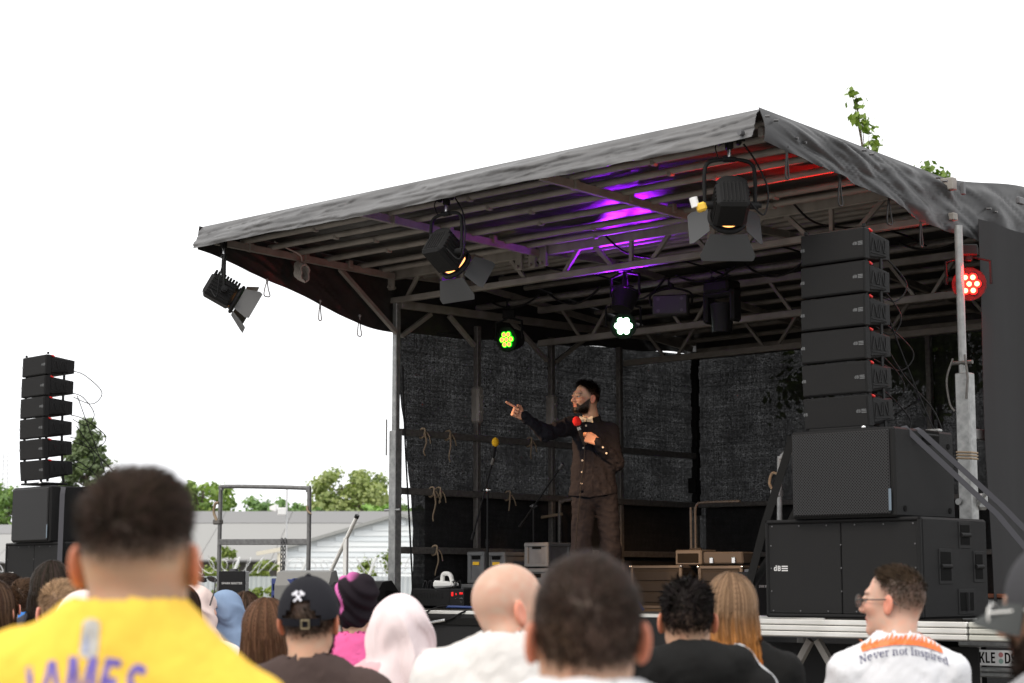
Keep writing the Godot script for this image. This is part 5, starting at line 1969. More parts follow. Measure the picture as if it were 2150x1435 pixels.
func background() -> void:
	M.foliage_dark = M.foliage
	siding_house()
	long_shed("long low building with a pale grey roof behind the white gabled one", Vector3(-12.0, 0, -108.0), 30.0, 2.55, 5.75, 10.0, 0.27)
	long_shed("low pale roofed building at the far left behind the left speakers", Vector3(-46.0, 0, -112.0), 37.0, 2.5, 4.95, 8.0, 0.3)
	# fence of pale ribbed panels with coiled razor wire
	var t := thing("panel_fence", "pale ribbed panel fence topped with coiled razor wire", "fence", Vector3(0, 0, -70.0))
	var panel := mat("pale fence panel", Color(0.5, 0.54, 0.56), 0.7)
	var panel2 := mat("pale fence panel, greener", Color(0.45, 0.49, 0.49), 0.75)
	for k in 16:
		var x0 := -34.0 + k * 2.6
		var s := Shape.new()
		var rows := [[], []]
		for i in 53:
			var x := x0 + 2.5 * i / 52.0
			var z := 0.025 * (1.0 if (i / 2) % 2 == 0 else -1.0)
			rows[0].append(Vector3(x, 1.53, z))
			rows[1].append(Vector3(x, 0.05, z))
		s.sheet(rows, 0.01)
		put("fence_panel", s, panel if k % 3 else panel2, t)
		s = Shape.new()
		s.box(Vector3(x0 - 0.05, 0.8, 0), Vector3(0.1, 1.6, 0.1))
		s.bar(Vector3(x0 - 0.05, 1.58, 0), Vector3(x0 + 0.22, 2.25, 0.1), 0.1, 0.08)
		put("fence_post", s, mat("white fence post", Color(0.68, 0.7, 0.7), 0.6), t)
	var wire := mat("bright razor wire", Color(0.75, 0.76, 0.77), 0.35, 0.4)
	var coil := []
	var r4 := RandomNumberGenerator.new()
	r4.seed = 5
	var x := -34.0
	var a := 0.0
	while x < 8.0:
		coil.append(Vector3(x + 0.24 * sin(a * 0.93), 1.93 + (0.27 + 0.05 * sin(x * 3.0)) * sin(a + 0.5), 0.1 + 0.2 * cos(a)))
		a += 0.42
		x += 0.012 + 0.034 * r4.randf()
	var s := Shape.new()
	s.tube(coil, 0.014, 4)
	put("razor_wire", s, wire, t)
	# far lattice mast and a lamp post
	t = thing("lattice_mast", "faint lattice mast rising at the far left edge", "mast", Vector3(-55.6, 0, -200.0))
	s = Shape.new()
	for q in [-1, 1]:
		s.tube([Vector3(q * 0.5, 0, 0), Vector3(q * 0.25, 15.4, 0)], 0.07, 5)
	for k in 16:
		s.tube([Vector3(-0.45 + k * 0.012, k * 0.95, 0), Vector3(0.45 - k * 0.012, k * 0.95 + 0.9, 0)], 0.04, 4)
		s.tube([Vector3(0.45 - k * 0.012, k * 0.95, 0), Vector3(-0.45 + k * 0.012, k * 0.95 + 0.9, 0)], 0.04, 4)
	put("frame", s, mat("pale mast steel", Color(0.6, 0.62, 0.64), 0.6), t)
	t = thing("flood_light_post", "thin pole with white floodlights above the long grey roof", "lamp post", Vector3(-10.6, 0, -86.0))
	s = Shape.new()
	s.tube([Vector3(0, 0, 0), Vector3(0, 5.7, 0)], 0.05, 6)
	put("pole", s, mat("pale pole", Color(0.55, 0.56, 0.57), 0.5), t)
	for k in 2:
		s = Shape.new()
		s.hexa(Transform3D(Basis(Vector3.UP, 0.4 + k), Vector3(-0.25 - 0.35 * k, 4.6 + 0.15 * k, 0.1)), Vector3(0.4, 0.35, 0.35), Vector2(0.5, 0.5), 0.03)
		put("floodlight", s, M.white, t)
	# trees
	var g := "trees behind the low buildings"
	conifer()
	tree("green bushy tree at the far left edge, left of the left speakers", Vector3(-38.5, 0, -140.0), 9.0, 3.6, 21, 7000, 0.2, Color(0.108, 0.200, 0.066), Color(0.258, 0.382, 0.109), g)
	tree("green tree just left of the guard rail, behind the yellow jersey's head", Vector3(-23.7, 0, -140.0), 9.7, 2.7, 22, 7000, 0.2, Color(0.137, 0.244, 0.066), Color(0.352, 0.471, 0.122), g)
	tree("low round tree seen through the guard rail", Vector3(-18.9, 0, -145.0), 8.4, 3.0, 23, 7000, 0.2, Color(0.123, 0.228, 0.083), Color(0.258, 0.404, 0.134), g)
	tree("low tree between the guard rail tree and the large one", Vector3(-16.0, 0, -147.0), 8.0, 1.6, 27, 5000, 0.19, Color(0.123, 0.216, 0.083), Color(0.235, 0.359, 0.122), g)
	tree("largest round tree, just left of the front left post", Vector3(-13.1, 0, -150.0), 11.2, 4.1, 24, 12000, 0.2, Color(0.168, 0.244, 0.083), Color(0.399, 0.449, 0.172), g)
	tree("bright green low tree in front of the largest tree", Vector3(-9.7, 0, -135.0), 7.5, 2.2, 25, 6000, 0.19, Color(0.153, 0.286, 0.066), Color(0.329, 0.539, 0.122), g)
	tree("small tree top between the front left post and the net", Vector3(-8.2, 0, -150.0), 8.2, 1.5, 26, 4000, 0.19, Color(0.123, 0.228, 0.083), Color(0.282, 0.404, 0.122), g)
	# young trees behind the stage
	var leafdark := Color(0.08, 0.15, 0.02)
	var leaflight := Color(0.24, 0.34, 0.05)
	sapling("young tree whose tall leafy shoot rises above the roof's right side", Vector3(4.75, 0, -24.0), [[Vector3(-0.15, 7.9, 0), 0.14], [Vector3(-0.08, 7.75, 0), 0.16], [Vector3(-0.02, 7.55, 0), 0.2], [Vector3(0.05, 7.38, 0.1), 0.14], [Vector3(0.17, 7.22, 0), 0.15], [Vector3(0.1, 7.15, 0), 0.13], [Vector3(-0.1, 5.2, 0), 0.7], [Vector3(-0.7, 4.8, 0.3), 0.6], [Vector3(0.6, 4.5, -0.2), 0.7], [Vector3(0.1, 4.1, 0.2), 0.6], [Vector3(-0.9, 3.9, 0), 0.5], [Vector3(0.9, 3.9, 0), 0.5]], 7.9, 61, leafdark, leaflight)
	sapling("young tree showing one leafy top above the dip in the roof's right edge", Vector3(5.75, 0, -24.6), [[Vector3(-0.05, 6.98, 0), 0.15], [Vector3(-0.28, 6.9, 0), 0.12], [Vector3(0.2, 6.9, 0), 0.13], [Vector3(0.05, 6.85, 0.1), 0.14], [Vector3(0.3, 4.9, 0), 0.7], [Vector3(-0.3, 4.6, 0.2), 0.6], [Vector3(0.2, 4.2, 0), 0.6]], 6.9, 62, leafdark, leaflight)
	# weeds and shrubs along the fence
	var places := [[-12.4, -67.0, 1.7, 0.9], [-10.4, -66.0, 1.3, 0.8], [-8.6, -60.0, 1.25, 0.7], [-7.6, -61.0, 1.5, 0.6], [-5.3, -72.5, 2.6, 0.9], [-11.6, -73.5, 2.9, 0.8], [-2.8, -72.0, 2.4, 0.5], [-9.9, -74.0, 2.2, 0.7]]
	var what := ["yellow green shrub before the fence, just right of the yellow jersey's ear", "light green weeds before the fence, behind the cream headscarf", "tall green weeds right of the spark machine", "narrow green weeds beside the blue bottle crate", "green weeds behind the fence in front of the white boards", "yellow green bush behind the fence, beneath the long grey roof", "thin green weed behind the fence beside the front left post", "green bush behind the fence at the house's left corner"]
	for k in places.size():
		var rr := RandomNumberGenerator.new()
		rr.seed = 90 + k
		var p: Array = places[k]
		var o := thing("weed_bush", what[k], "plant", Vector3(p[0], 0, p[1]), 0.0, "weeds along the fence")
		var st := Shape.new()
		for i in 9:
			st.tube([Vector3(0.1 * sin(i), 0, 0.1 * cos(i)), Vector3(p[3] * 0.7 * sin(i * 2.4), p[2] * rr.randf_range(0.6, 1.0), p[3] * 0.5 * cos(i * 2.4))], 0.012, 4, 0.005, false)
		put("stem", st, M.bark, o)
		var lobes := []
		for i in 9:
			lobes.append([Vector3(p[3] * 0.6 * sin(i * 2.4), p[2] * rr.randf_range(0.35, 0.95), p[3] * 0.5 * cos(i * 2.4)), p[3] * rr.randf_range(0.22, 0.4)])
		var lv := put("leaves", leafy(lobes, 700, 0.09, Color(0.1, 0.16, 0.025), Color(0.3, 0.36, 0.08), rr), M.foliage, o)
		lv.set_meta("kind", "stuff")


func sapling(label: String, at: Vector3, lobes: Array, high: float, seed_: int, dark: Color, light: Color) -> void:
	var rr := RandomNumberGenerator.new()
	rr.seed = seed_
	var t := thing("young_tree", label, "tree", at, 0.0, "young trees behind the stage")
	var s := Shape.new()
	s.tube(curve([Vector3(0, 0, 0), Vector3(0.05, high * 0.4, 0), Vector3(0.02, high * 0.8, 0), Vector3(-0.1, high, 0)]), 0.06, 8, 0.006)
	for l in lobes:
		s.tube([Vector3(0.03, l[0].y * 0.86, 0), l[0]], 0.012, 5, 0.005, false)
	put("trunk", s, M.bark, t)
	var crown := put("crown", leafy(lobes, 1900, 0.06, dark, light, rr), M.foliage, t)
	crown.set_meta("kind", "stuff")


func conifer() -> void:
	var rr := RandomNumberGenerator.new()
	rr.seed = 71
	var t := thing("pine_tree", "dark green pine with gaps of sky behind the left speaker column", "tree", Vector3(-19.9, 0, -85.0))
	var s := Shape.new()
	s.tube([Vector3(-0.25, 0, 0), Vector3(0.1, 5, 0), Vector3(0, 8.9, 0)], 0.16, 7, 0.03)
	var lobes := []
	for k in 17:
		var f := k / 16.0
		var y := 3.3 + f * 5.3
		var reach := lerpf(2.15, 0.25, f)
		for i in 5:
			var a := k * 2.1 + i * TAU / 5.0 + rr.randf() * 0.5
			if rr.randf() < 0.22:
				continue
			var d := Vector3(cos(a), 0.22, sin(a)) * reach * rr.randf_range(0.6, 1.05)
			s.tube([Vector3(0, y - 0.2, 0), Vector3(0, y, 0) + d], 0.03, 5, 0.012, false)
			lobes.append([Vector3(0, y, 0) + d, 0.34])
			lobes.append([Vector3(0, y, 0) + d * 0.6, 0.26])
	put("trunk", s, M.bark, t)
	var crown := put("crown", leafy(lobes, 9000, 0.11, Color(0.08, 0.12, 0.055), Color(0.2, 0.26, 0.12), rr), M.foliage, t)
	crown.set_meta("kind", "stuff")


const HAIRLINE := 0.0


func sm(a: float, b: float, x: float) -> float:
	return smoothstep(a, b, x)


# the height above which hair grows, along the side of the head
func hair_line(p: Vector3, nape: float) -> float:
	if p.z > 0.045:
		return nape
	if p.z > -0.02:
		return lerpf(0.0, nape, (p.z + 0.02) / 0.065)
	if p.z > -0.075:
		return lerpf(0.085, 0.0, (p.z + 0.075) / 0.055)
	return 0.088


func head_field(cell: float, neck: Vector3, long := 1.0, face := true) -> Field:
	var f := Field.new(Vector3(-0.115, minf(-0.2, neck.y - 0.03), -0.15), Vector3(0.115, 0.15, 0.135 + maxf(0.0, neck.z - 0.05)), cell)
	f.ell(Vector3(0, 0.03, 0.012), Vector3(0.076, 0.092, 0.097), 0.02)
	f.ell(Vector3(0, -0.035, -0.03), Vector3(0.06, 0.075, 0.062), 0.03)
	f.cap(Vector3(-0.042, -0.055, 0.01), Vector3(-0.012, -0.098, -0.07), 0.022, 0.018, 0.03)
	f.cap(Vector3(0.042, -0.055, 0.01), Vector3(0.012, -0.098, -0.07), 0.022, 0.018, 0.03)
	f.cap(Vector3(0, -0.03, 0.025), neck, 0.056, 0.06, 0.03)
	if face:
		f.cap(Vector3(-0.035, 0.026, -0.078), Vector3(0.035, 0.026, -0.078), 0.012, 0.012, 0.02)
		f.ell(Vector3(-0.038, -0.02, -0.066), Vector3(0.024, 0.02, 0.022), 0.025)
		f.ell(Vector3(0.038, -0.02, -0.066), Vector3(0.024, 0.02, 0.022), 0.025)
		for x in [-1, 1]:
			f.ell(Vector3(x * 0.033, 0.003, -0.094), Vector3(0.019, 0.012, 0.016), 0.014, Basis.IDENTITY, true)
		for x in [-1, 1]:
			f.ell(Vector3(x * 0.034, 0.0105, -0.086), Vector3(0.018, 0.0065, 0.012), 0.006)
		f.cap(Vector3(0, 0.012, -0.09), Vector3(0, -0.03, -0.112), 0.008, 0.0125, 0.014)
		f.ell(Vector3(-0.011, -0.034, -0.099), Vector3(0.011, 0.008, 0.012), 0.008)
		f.ell(Vector3(0.011, -0.034, -0.099), Vector3(0.011, 0.008, 0.012), 0.008)
		f.ell(Vector3(0, -0.057, -0.086), Vector3(0.024, 0.0065, 0.012), 0.008)
		f.ell(Vector3(0, -0.069, -0.084), Vector3(0.021, 0.0075, 0.012), 0.006)
	for x in [-1, 1]:
		var b := Basis(Vector3.UP, x * 0.42) * Basis(Vector3.RIGHT, 0.18)
		f.ell(Vector3(x * 0.083, -0.008, 0.012), Vector3(0.0085, 0.034, 0.021), 0.008, b)
		f.ell(Vector3(x * 0.092, -0.006, 0.006), Vector3(0.006, 0.02, 0.011), 0.008, b, true)
	return f


# the upper edge of a full beard: side whiskers, down along the cheek, up to the moustache
func beard_line(z: float) -> float:
	if z > -0.03:
		return lerpf(-0.016, 0.012, clampf((z + 0.03) / 0.03, 0, 1))
	if z > -0.07:
		return lerpf(-0.058, -0.016, (z + 0.07) / 0.04)
	return lerpf(-0.044, -0.058, clampf((z + 0.085) / 0.015, 0, 1))


func skin_paint(tone: Color, hair: Color, o: Dictionary) -> Callable:
	var nape: float = o.get("nape", -0.06)
	var fade: float = o.get("fade", 0.03)
	var bald: bool = o.get("bald", false)
	var beard: bool = o.get("beard", false)
	var shade: float = o.get("stubble", 0.85)
	return func(p: Vector3, _n: Vector3) -> Color:
		var blotch := sin(p.x * 61.0 + 3.0 * sin(p.y * 47.0)) * sin(p.y * 53.0 + 2.0 * sin(p.z * 71.0)) * sin(p.z * 57.0 + p.x * 20.0)
		var c := Color(tone.r * (1.0 + 0.06 * blotch), tone.g * (1.0 - 0.05 * blotch), tone.b * (1.0 - 0.08 * blotch))
		var red := Color(tone.r * 1.22, tone.g * 0.66, tone.b * 0.56)
		if absf(p.x) > 0.078 and p.y < 0.03 and p.y > -0.05 and p.z > -0.03:
			return c.lerp(red, 0.75)
		c = c.lerp(red, 0.3 * (1.0 - sm(0.02, 0.04, Vector2(absf(p.x) - 0.038, p.y + 0.022).length())) * sm(0.03, 0.06, -p.z))
		if p.z < -0.075 and p.y < -0.048 and p.y > -0.078 and absf(p.x) < 0.026:
			c = c.lerp(Color(tone.r * 0.95, tone.g * 0.5, tone.b * 0.5), 0.7)
		var brow := (1.0 - sm(0.0, 0.008, absf(p.y - 0.027 + absf(absf(p.x) - 0.032) * 0.15))) * sm(0.008, 0.014, absf(p.x)) * (1.0 - sm(0.048, 0.058, absf(p.x))) * sm(0.06, 0.075, -p.z)
		c = c.lerp(hair, brow * 0.85)
		if beard:
			var bl := beard_line(p.z)
			var b := sm(bl, bl - 0.012, p.y) * sm(-0.13, -0.112, p.y) * (1.0 - sm(-0.012, 0.012, p.z))
			if p.z < -0.075 and absf(p.x) < 0.022 and p.y > -0.076 and p.y < -0.053:
				b = 0.0
			c = c.lerp(hair, b * 0.96)
		var l := hair_line(p, nape)
		var d := sm(l, l + fade, p.y)
		if bald:
			return c.lerp(hair, d * (0.16 + 0.06 * blotch))
		return c.lerp(hair, d * shade)


# strands rooted on the painted scalp
func strands(roots: PackedVector3Array, norms: PackedVector3Array, cols: Array, per: int, len_fn: Callable, flow_fn: Callable, width: float, curl: float, rr: RandomNumberGenerator, segs := 3, t := Transform3D.IDENTITY, lift := 0.75) -> ArrayMesh:
	var v := PackedVector3Array()
	var n := PackedVector3Array()
	var c := PackedColorArray()
	for i in roots.size():
		for j in per:
			var p := roots[i] + Vector3(rr.randfn(), rr.randfn(), rr.randfn()) * 0.0028
			var nn := norms[i]
			var clump := sin(p.x * 120.0 + 2.0 * sin(p.z * 90.0)) * sin(p.z * 110.0 + p.y * 60.0)
			var ln: float = len_fn.call(p) * rr.randf_range(0.65, 1.25) * (1.0 + 0.3 * clump * minf(1.0, lift * 2.0 - 0.4))
			if ln < 0.001:
				continue
			var flow: Vector3 = flow_fn.call(p, nn)
			var wob := Vector3(rr.randfn(), rr.randfn(), rr.randfn()) * curl + Vector3(sin(p.z * 95.0), 0, sin(p.x * 105.0 + p.y * 40.0)) * minf(0.25, maxf(0.0, curl - 0.08) * 2.0)
			var d := (nn * lift + flow + wob).normalized()
			var side := d.cross(nn + Vector3(rr.randfn(), rr.randfn(), rr.randfn()) * 0.4).normalized() * width
			var col: Color = cols[rr.randi() % cols.size()]
			var a := p - nn * 0.002
			var step := ln / segs
			for k in segs:
				var w0 := 1.0 - float(k) / segs * 0.6
				var w1 := 1.0 - float(k + 1) / segs * 0.85
				d = (d + flow * 0.45 + wob * 0.5 * sin(k * 2.0 + i) + Vector3.DOWN * 0.12).normalized()
				var b := a + d * step
				var m := (nn + d.cross(side).normalized() * 0.4).normalized()
				for q in [a - side * w0, b + side * w1, a + side * w0, a - side * w0, b - side * w1, b + side * w1]:
					v.append(t * q)
					n.append(t.basis * m)
					c.append(col)
				a = b
	return raw_mesh(v, n, c)


func raw_mesh(v: PackedVector3Array, n: PackedVector3Array, c: PackedColorArray) -> ArrayMesh:
	var arr := []
	arr.resize(Mesh.ARRAY_MAX)
	arr[Mesh.ARRAY_VERTEX] = v
	arr[Mesh.ARRAY_NORMAL] = n
	arr[Mesh.ARRAY_COLOR] = c
	var mesh := ArrayMesh.new()
	mesh.add_surface_from_arrays(Mesh.PRIMITIVE_TRIANGLES, arr)
	return mesh


func tones(c: Color, spread := 0.35) -> Array:
	return [c, c * (1.0 + spread), c * (1.0 - spread), c * (1.0 + spread * 2.0), c * (1.0 - spread * 0.6)]


# long hair: every strand runs down over the skull, then hangs
func long_hair(t: Transform3D, bottom: float, cols: Array, ends: Array, count: int, rr: RandomNumberGenerator, o: Dictionary) -> ArrayMesh:
	var v := PackedVector3Array()
	var n := PackedVector3Array()
	var c := PackedColorArray()
	var wide: float = o.get("wide", 1.0)
	var open: float = o.get("face_open", 0.5)
	var wave: float = o.get("wave", 0.004)
	var cc := Vector3(0, 0.03, 0.012)
	for i in count:
		var a := rr.randf_range(open, TAU - open)
		var start := rr.randf_range(0.04, 1.0)
		var layer := rr.randf_range(0.0, 1.0)
		var r := Vector3(0.083, 0.1, 0.105) * (1.0 + 0.12 * layer)
		var flat := Vector3(sin(a), 0, -cos(a))
		var pts := []
		var th := start * 1.0
		while th < 1.75:
			pts.append(cc + Vector3(flat.x * sin(th) * r.x, cos(th) * r.y, flat.z * sin(th) * r.z))
			th += 0.16
		var p: Vector3 = pts[-1]
		var low := bottom + rr.randfn() * 0.012 - 0.02 * layer
		var ph := rr.randf() * TAU
		var k := 0
		while p.y > low and k < 40:
			var out := 0.0012 * wide if p.y > -0.1 else -0.0006
			p += Vector3(flat.x * out + wave * 0.3 * sin(ph + k * 0.8), -0.022, (flat.z * out * 0.6 if p.y > -0.07 or flat.z < 0.0 or p.z < 0.02 else 0.02 * maxf(0.0, 0.195 - p.z) / 0.09) + wave * 0.3 * cos(ph + k * 0.7))
			pts.append(p)
			k += 1
		var base: Color = cols[rr.randi() % cols.size()]
		var tip: Color = ends[rr.randi() % ends.size()]
		var w := rr.randf_range(0.0014, 0.003)
		for q in pts.size() - 1:
			var d: Vector3 = (pts[q + 1] - pts[q]).normalized()
			var nn: Vector3 = (flat + Vector3.UP * clampf(pts[q].y * 8.0, 0, 1)).normalized()
			var s := d.cross(nn).normalized() * w
			var u0 := clampf((0.02 - pts[q].y) / 0.2, 0, 1)
			var u1 := clampf((0.02 - pts[q + 1].y) / 0.2, 0, 1)
			var m := (nn + s.normalized() * rr.randf_range(-0.5, 0.5)).normalized()
			var c0 := base.lerp(tip, u0)
			var c1 := base.lerp(tip, u1)
			var at := [pts[q] - s, pts[q + 1] + s, pts[q] + s, pts[q] - s, pts[q + 1] - s, pts[q + 1] + s]
			var cs := [c0, c1, c0, c0, c1, c1]
			for e in 6:
				v.append(t * at[e])
				n.append(t.basis * m)
				c.append(cs[e])
	return raw_mesh(v, n, c)


func eyes(t: Transform3D, parent: Node3D, z := -0.0805) -> void:
	for x in [-1, 1]:
		var s := Shape.new()
		s.col = Color(0.4, 0.36, 0.33)
		var e := Vector3(x * 0.033, 0.003, z)
		s.ball(t * Transform3D(Basis.from_scale(Vector3.ONE * 0.0122), e), 8, 12)
		s.col = Color(0.045, 0.025, 0.015)
		s.ball(t * Transform3D(Basis(Vector3.RIGHT, -PI / 2).scaled_local(Vector3(0.0062, 0.0035, 0.0062)), e + Vector3(0, 0, -0.0108)), 4, 10, 0.0, PI / 2)
		put("eye", s, M.painted, parent)


# one seated spectator. «at» is the middle of the head; everything hangs from it
func spectator(label: String, at: Vector3, o: Dictionary, group := "seated spectators") -> Node3D:
	var rr := RandomNumberGenerator.new()
	rr.seed = hash(label)
	var root := thing("person", label, "person", Vector3(at.x, 0, at.z), deg_to_rad(o.get("turn", 0.0)), group)
	var k: float = o.get("scale", 1.0)
	var hy := at.y
	var near: bool = o.get("near", false)
	var build: float = o.get("build", 1.0)
	var head := Transform3D(Basis.from_euler(Vector3(deg_to_rad(o.get("nod", 9.0)), deg_to_rad(o.get("look", 0.0)), deg_to_rad(o.get("lean", 0.0)))).scaled(Vector3.ONE * k), Vector3(0, hy, 0))
	var rise: float = o.get("rise", 0.045)
	var P := func(x: float, y: float, z: float) -> Vector3: return Vector3(x * k * build, hy + (y + rise) * k, z * k)
	var nb: Vector3 = P.call(0.0, -0.158, 0.042)
	var skin: Color = o.get("skin", Color(0.5, 0.3, 0.21))
	var hair: Color = o.get("hair", Color(0.02, 0.015, 0.012))
	var hf := head_field(o.get("cell", 0.006), head.affine_inverse() * nb)
	hf.net()
	var body := Flesh.new()
	body.add(hf, head, skin_paint(skin, hair, o))
	# trunk, arms, legs
	var seat_y := maxf(0.42, hy - 0.72 * k)
	var foot_y := 0.05
	var lo := Vector3(-0.34, 0.0, -0.62) * maxf(1.0, k)
	var cell := 0.018
	var bf := Field.new(Vector3(lo.x, 0.0, lo.z), Vector3(-lo.x, hy - 0.05, 0.24), cell)
	bf.cap(P.call(0, -0.13, 0.03), nb + Vector3(0, -0.04, 0), 0.05 * k, 0.06 * k, 0.03)
	var slump: float = o.get("slump", 0.02)
	var tip: float = o.get("tip", 0.0)
	torso(bf, P, k, seat_y, -0.013, slump, tip)
	for x in [-1, 1]:
		var sh: Vector3 = P.call(x * 0.172, -0.235 - slump - x * tip, 0.03)
		var el: Vector3 = P.call(x * 0.225, -0.49, -0.02)
		var wr: Vector3 = P.call(x * 0.13, -0.6, -0.24)
		bf.cap(sh, el, 0.052 * k, 0.042 * k, 0.03)
		bf.cap(el, wr, 0.042 * k, 0.027 * k, 0.02)
		var kn := Vector3(x * 0.12 * k, seat_y + 0.02, -0.44 * k)
		bf.cap(Vector3(x * 0.09 * k, seat_y, 0.0), kn, 0.08 * k, 0.058 * k, 0.03)
		bf.cap(kn, Vector3(x * 0.12 * k, foot_y + 0.03, -0.4 * k), 0.055 * k, 0.04 * k, 0.02)
		bf.cap(Vector3(x * 0.12 * k, foot_y, -0.38 * k), Vector3(x * 0.13 * k, foot_y - 0.012, -0.54 * k), 0.045, 0.035, 0.02)
	bf.net()
	body.add(bf, Transform3D.IDENTITY, skin)
	for x in [-1, 1]:
		var wr: Vector3 = P.call(x * 0.13, -0.6, -0.24)
		var h := Field.new(wr - Vector3.ONE * 0.15, wr + Vector3.ONE * 0.15, 0.007)
		hand(h, wr, Vector3(-x * 0.35, -0.25, -1).normalized(), Vector3(x * 0.2, 1, 0).normalized(), x, 0.55)
		h.net()
		body.add(h, Transform3D.IDENTITY, skin)
	put("body", body, M.skin, root)
	eyes(head, root)
	# clothes
	var shirt: Color = o.get("shirt", Color(0.5, 0.5, 0.5))
	var sleeve: float = o.get("sleeve", 0.5)
	var sf := Field.new(Vector3(lo.x, seat_y - 0.1, -0.42 * k), Vector3(-lo.x, hy - 0.06, 0.26), 0.01 if near else 0.013)
	var ease_: float = o.get("ease", 0.012)
	torso(sf, P, k, seat_y, ease_, slump, tip)
	for x in [-1, 1]:
		var sh: Vector3 = P.call(x * 0.172, -0.235 - slump - x * tip, 0.03)
		var el: Vector3 = P.call(x * 0.225, -0.49, -0.02)
		sf.cap(sh, sh.lerp(el, minf(sleeve * 1.25, 1.0)), 0.052 * k + ease_ + 0.008, 0.048 * k + ease_ + 0.008, 0.04)
		if sleeve > 0.9:
			sf.cap(el, P.call(x * 0.14, -0.59, -0.22), 0.044 * k + ease_, 0.034 * k + ease_, 0.03)
	if o.get("hood", false):
		sf.ell(P.call(0, -0.18, 0.095), Vector3(0.16, 0.085, 0.075) * k, 0.04)
		sf.cap(P.call(-0.13, -0.17, 0.06), P.call(0.13, -0.16, 0.06), 0.05 * k, 0.055 * k, 0.03)
		sf.cap(P.call(-0.09, -0.17, 0.04), P.call(-0.05, -0.25, -0.06), 0.045 * k, 0.03 * k, 0.03)
		sf.cap(P.call(0.09, -0.17, 0.04), P.call(0.05, -0.25, -0.06), 0.045 * k, 0.03 * k, 0.03)
	if o.get("collar", 0.0) > 0.0:
		sf.cap(nb + Vector3(0, -0.03, 0.0), nb + Vector3(0, o.collar, -0.004), 0.083 * k, 0.072 * k, 0.02)
	var fold := FastNoiseLite.new()
	fold.seed = rr.randi() % 1000
	fold.frequency = 1.0
	fold.fractal_octaves = 3
	var amp: float = o.get("fold", 0.009)
	sf.ripple(func(p: Vector3) -> float:
		var q := p - Vector3(0, hy, 0)
		return amp * fold.get_noise_3d(q.x * 7.0 + q.y * 5.0, q.y * 4.0 - absf(q.x) * 6.0, q.z * 7.0) + amp * 0.8 * absf(fold.get_noise_3d(q.x * 11.0, q.y * 16.0 + absf(q.x) * 14.0, 3.0)))
	# neck opening
	sf.cap(nb + Vector3(0, 0.2, -0.03) * k, nb + Vector3(0, -0.012, -0.012) * k, 0.066 * k, o.get("neck_r", 0.064) * k, 0.008, true)
	sf.net()
	var shirt_paint: Variant = o.get("paint", shirt)
	var sk := Flesh.new()
	sk.add(sf, Transform3D.IDENTITY, shirt_paint)
	var top := put(o.get("garment", "shirt"), sk, M.fabric, root)
	top.set_meta("field", sf)
	if o.has("ribbing"):
		var ring := []
		for i in 33:
			var a := TAU * i / 32.0
			var p := nb + Vector3(sin(a) * 0.074, -0.022 - 0.012 * cos(a), cos(a) * 0.072 - 0.006) * k
			ring.append(p)
		var s := Shape.new()
		s.col = o.ribbing
		s.tube(ring, 0.009 * k, 6, -1.0, false)
		put("neckband", s, M.fabric, root)
	# trousers and shoes
	var tf := Field.new(Vector3(lo.x, 0.06, lo.z), Vector3(-lo.x, seat_y + 0.2, 0.22), 0.02)
	tf.ell(Vector3(0, seat_y + 0.02, 0.02), Vector3(0.18, 0.12, 0.14) * k, 0.03)
	for x in [-1, 1]:
		var kn := Vector3(x * 0.12 * k, seat_y + 0.02, -0.44 * k)
		tf.cap(Vector3(x * 0.09 * k, seat_y, 0.0), kn, 0.095 * k, 0.072 * k, 0.03)
		tf.cap(kn, Vector3(x * 0.12 * k, 0.12, -0.4 * k), 0.07 * k, 0.06 * k, 0.02)
	tf.net()
	var tk := Flesh.new()
	tk.add(tf, Transform3D.IDENTITY, o.get("trousers", Color(0.03, 0.035, 0.05)))
	put("trousers", tk, M.fabric, root)
	var shoe := Flesh.new()
	for x in [-1, 1]:
		var g := Field.new(Vector3(x * 0.13 - 0.1, -0.03, -0.66 * k), Vector3(x * 0.13 + 0.1, 0.16, -0.26), 0.012)
		g.cap(Vector3(x * 0.12 * k, 0.05, -0.37 * k), Vector3(x * 0.13 * k, 0.043, -0.55 * k), 0.05, 0.042, 0.02)
		g.slice(Vector3(0, 0.0, 0), Vector3.DOWN)
		g.net()
		shoe.add(g, Transform3D.IDENTITY, Color(0.05, 0.05, 0.05))
	put("shoes", shoe, M.fabric, root)
	# hair
	var style: String = o.get("style", "short")
	if style in ["short", "curly"]:
		var pr := PackedVector3Array()
		var pn := PackedVector3Array()
		var nape: float = o.get("nape", -0.06)
		var fade: float = o.get("fade", 0.03)
		for i in hf.v.size():
			var p := hf.v[i]
			if absf(p.x) > 0.08 and p.y < 0.032 or p.y < nape or hf.nrm[i].y < -0.55:
				continue
			var l := hair_line(p, nape)
			if rr.randf() < sm(l + fade * 0.35, l + fade * 1.1, p.y):
				pr.append(p)
				pn.append(hf.nrm[i])
		var lt: float = o.get("top", 0.035)
		var ls: float = o.get("side", 0.012)
		var swirl: Vector3 = o.get("flow", Vector3(0.15, 0, -0.5))
		var len_fn := func(p: Vector3) -> float: return lerpf(ls, lt, sm(0.03, 0.1, p.y))
		var flow_fn := func(p: Vector3, nn: Vector3) -> Vector3:
			var down := (Vector3.DOWN - nn * Vector3.DOWN.dot(nn))
			var f := swirl.lerp(down * 0.9, sm(0.09, 0.02, p.y))
			return f - nn * f.dot(nn) * 0.7
		var curl: float = 1.25 if style == "curly" else o.get("curl", 0.16)
		var hm := strands(pr, pn, tones(hair), o.get("per", 4), len_fn, flow_fn, o.get("strand", 0.0011) * k, curl, rr, 5 if style == "curly" else 3, head, o.get("lift", 0.6))
		put("hair", hm, M.hair, root)
	elif style == "long":
		var ends: Color = o.get("ends", hair)
		var under := Shape.new()
		under.col = hair * 0.6
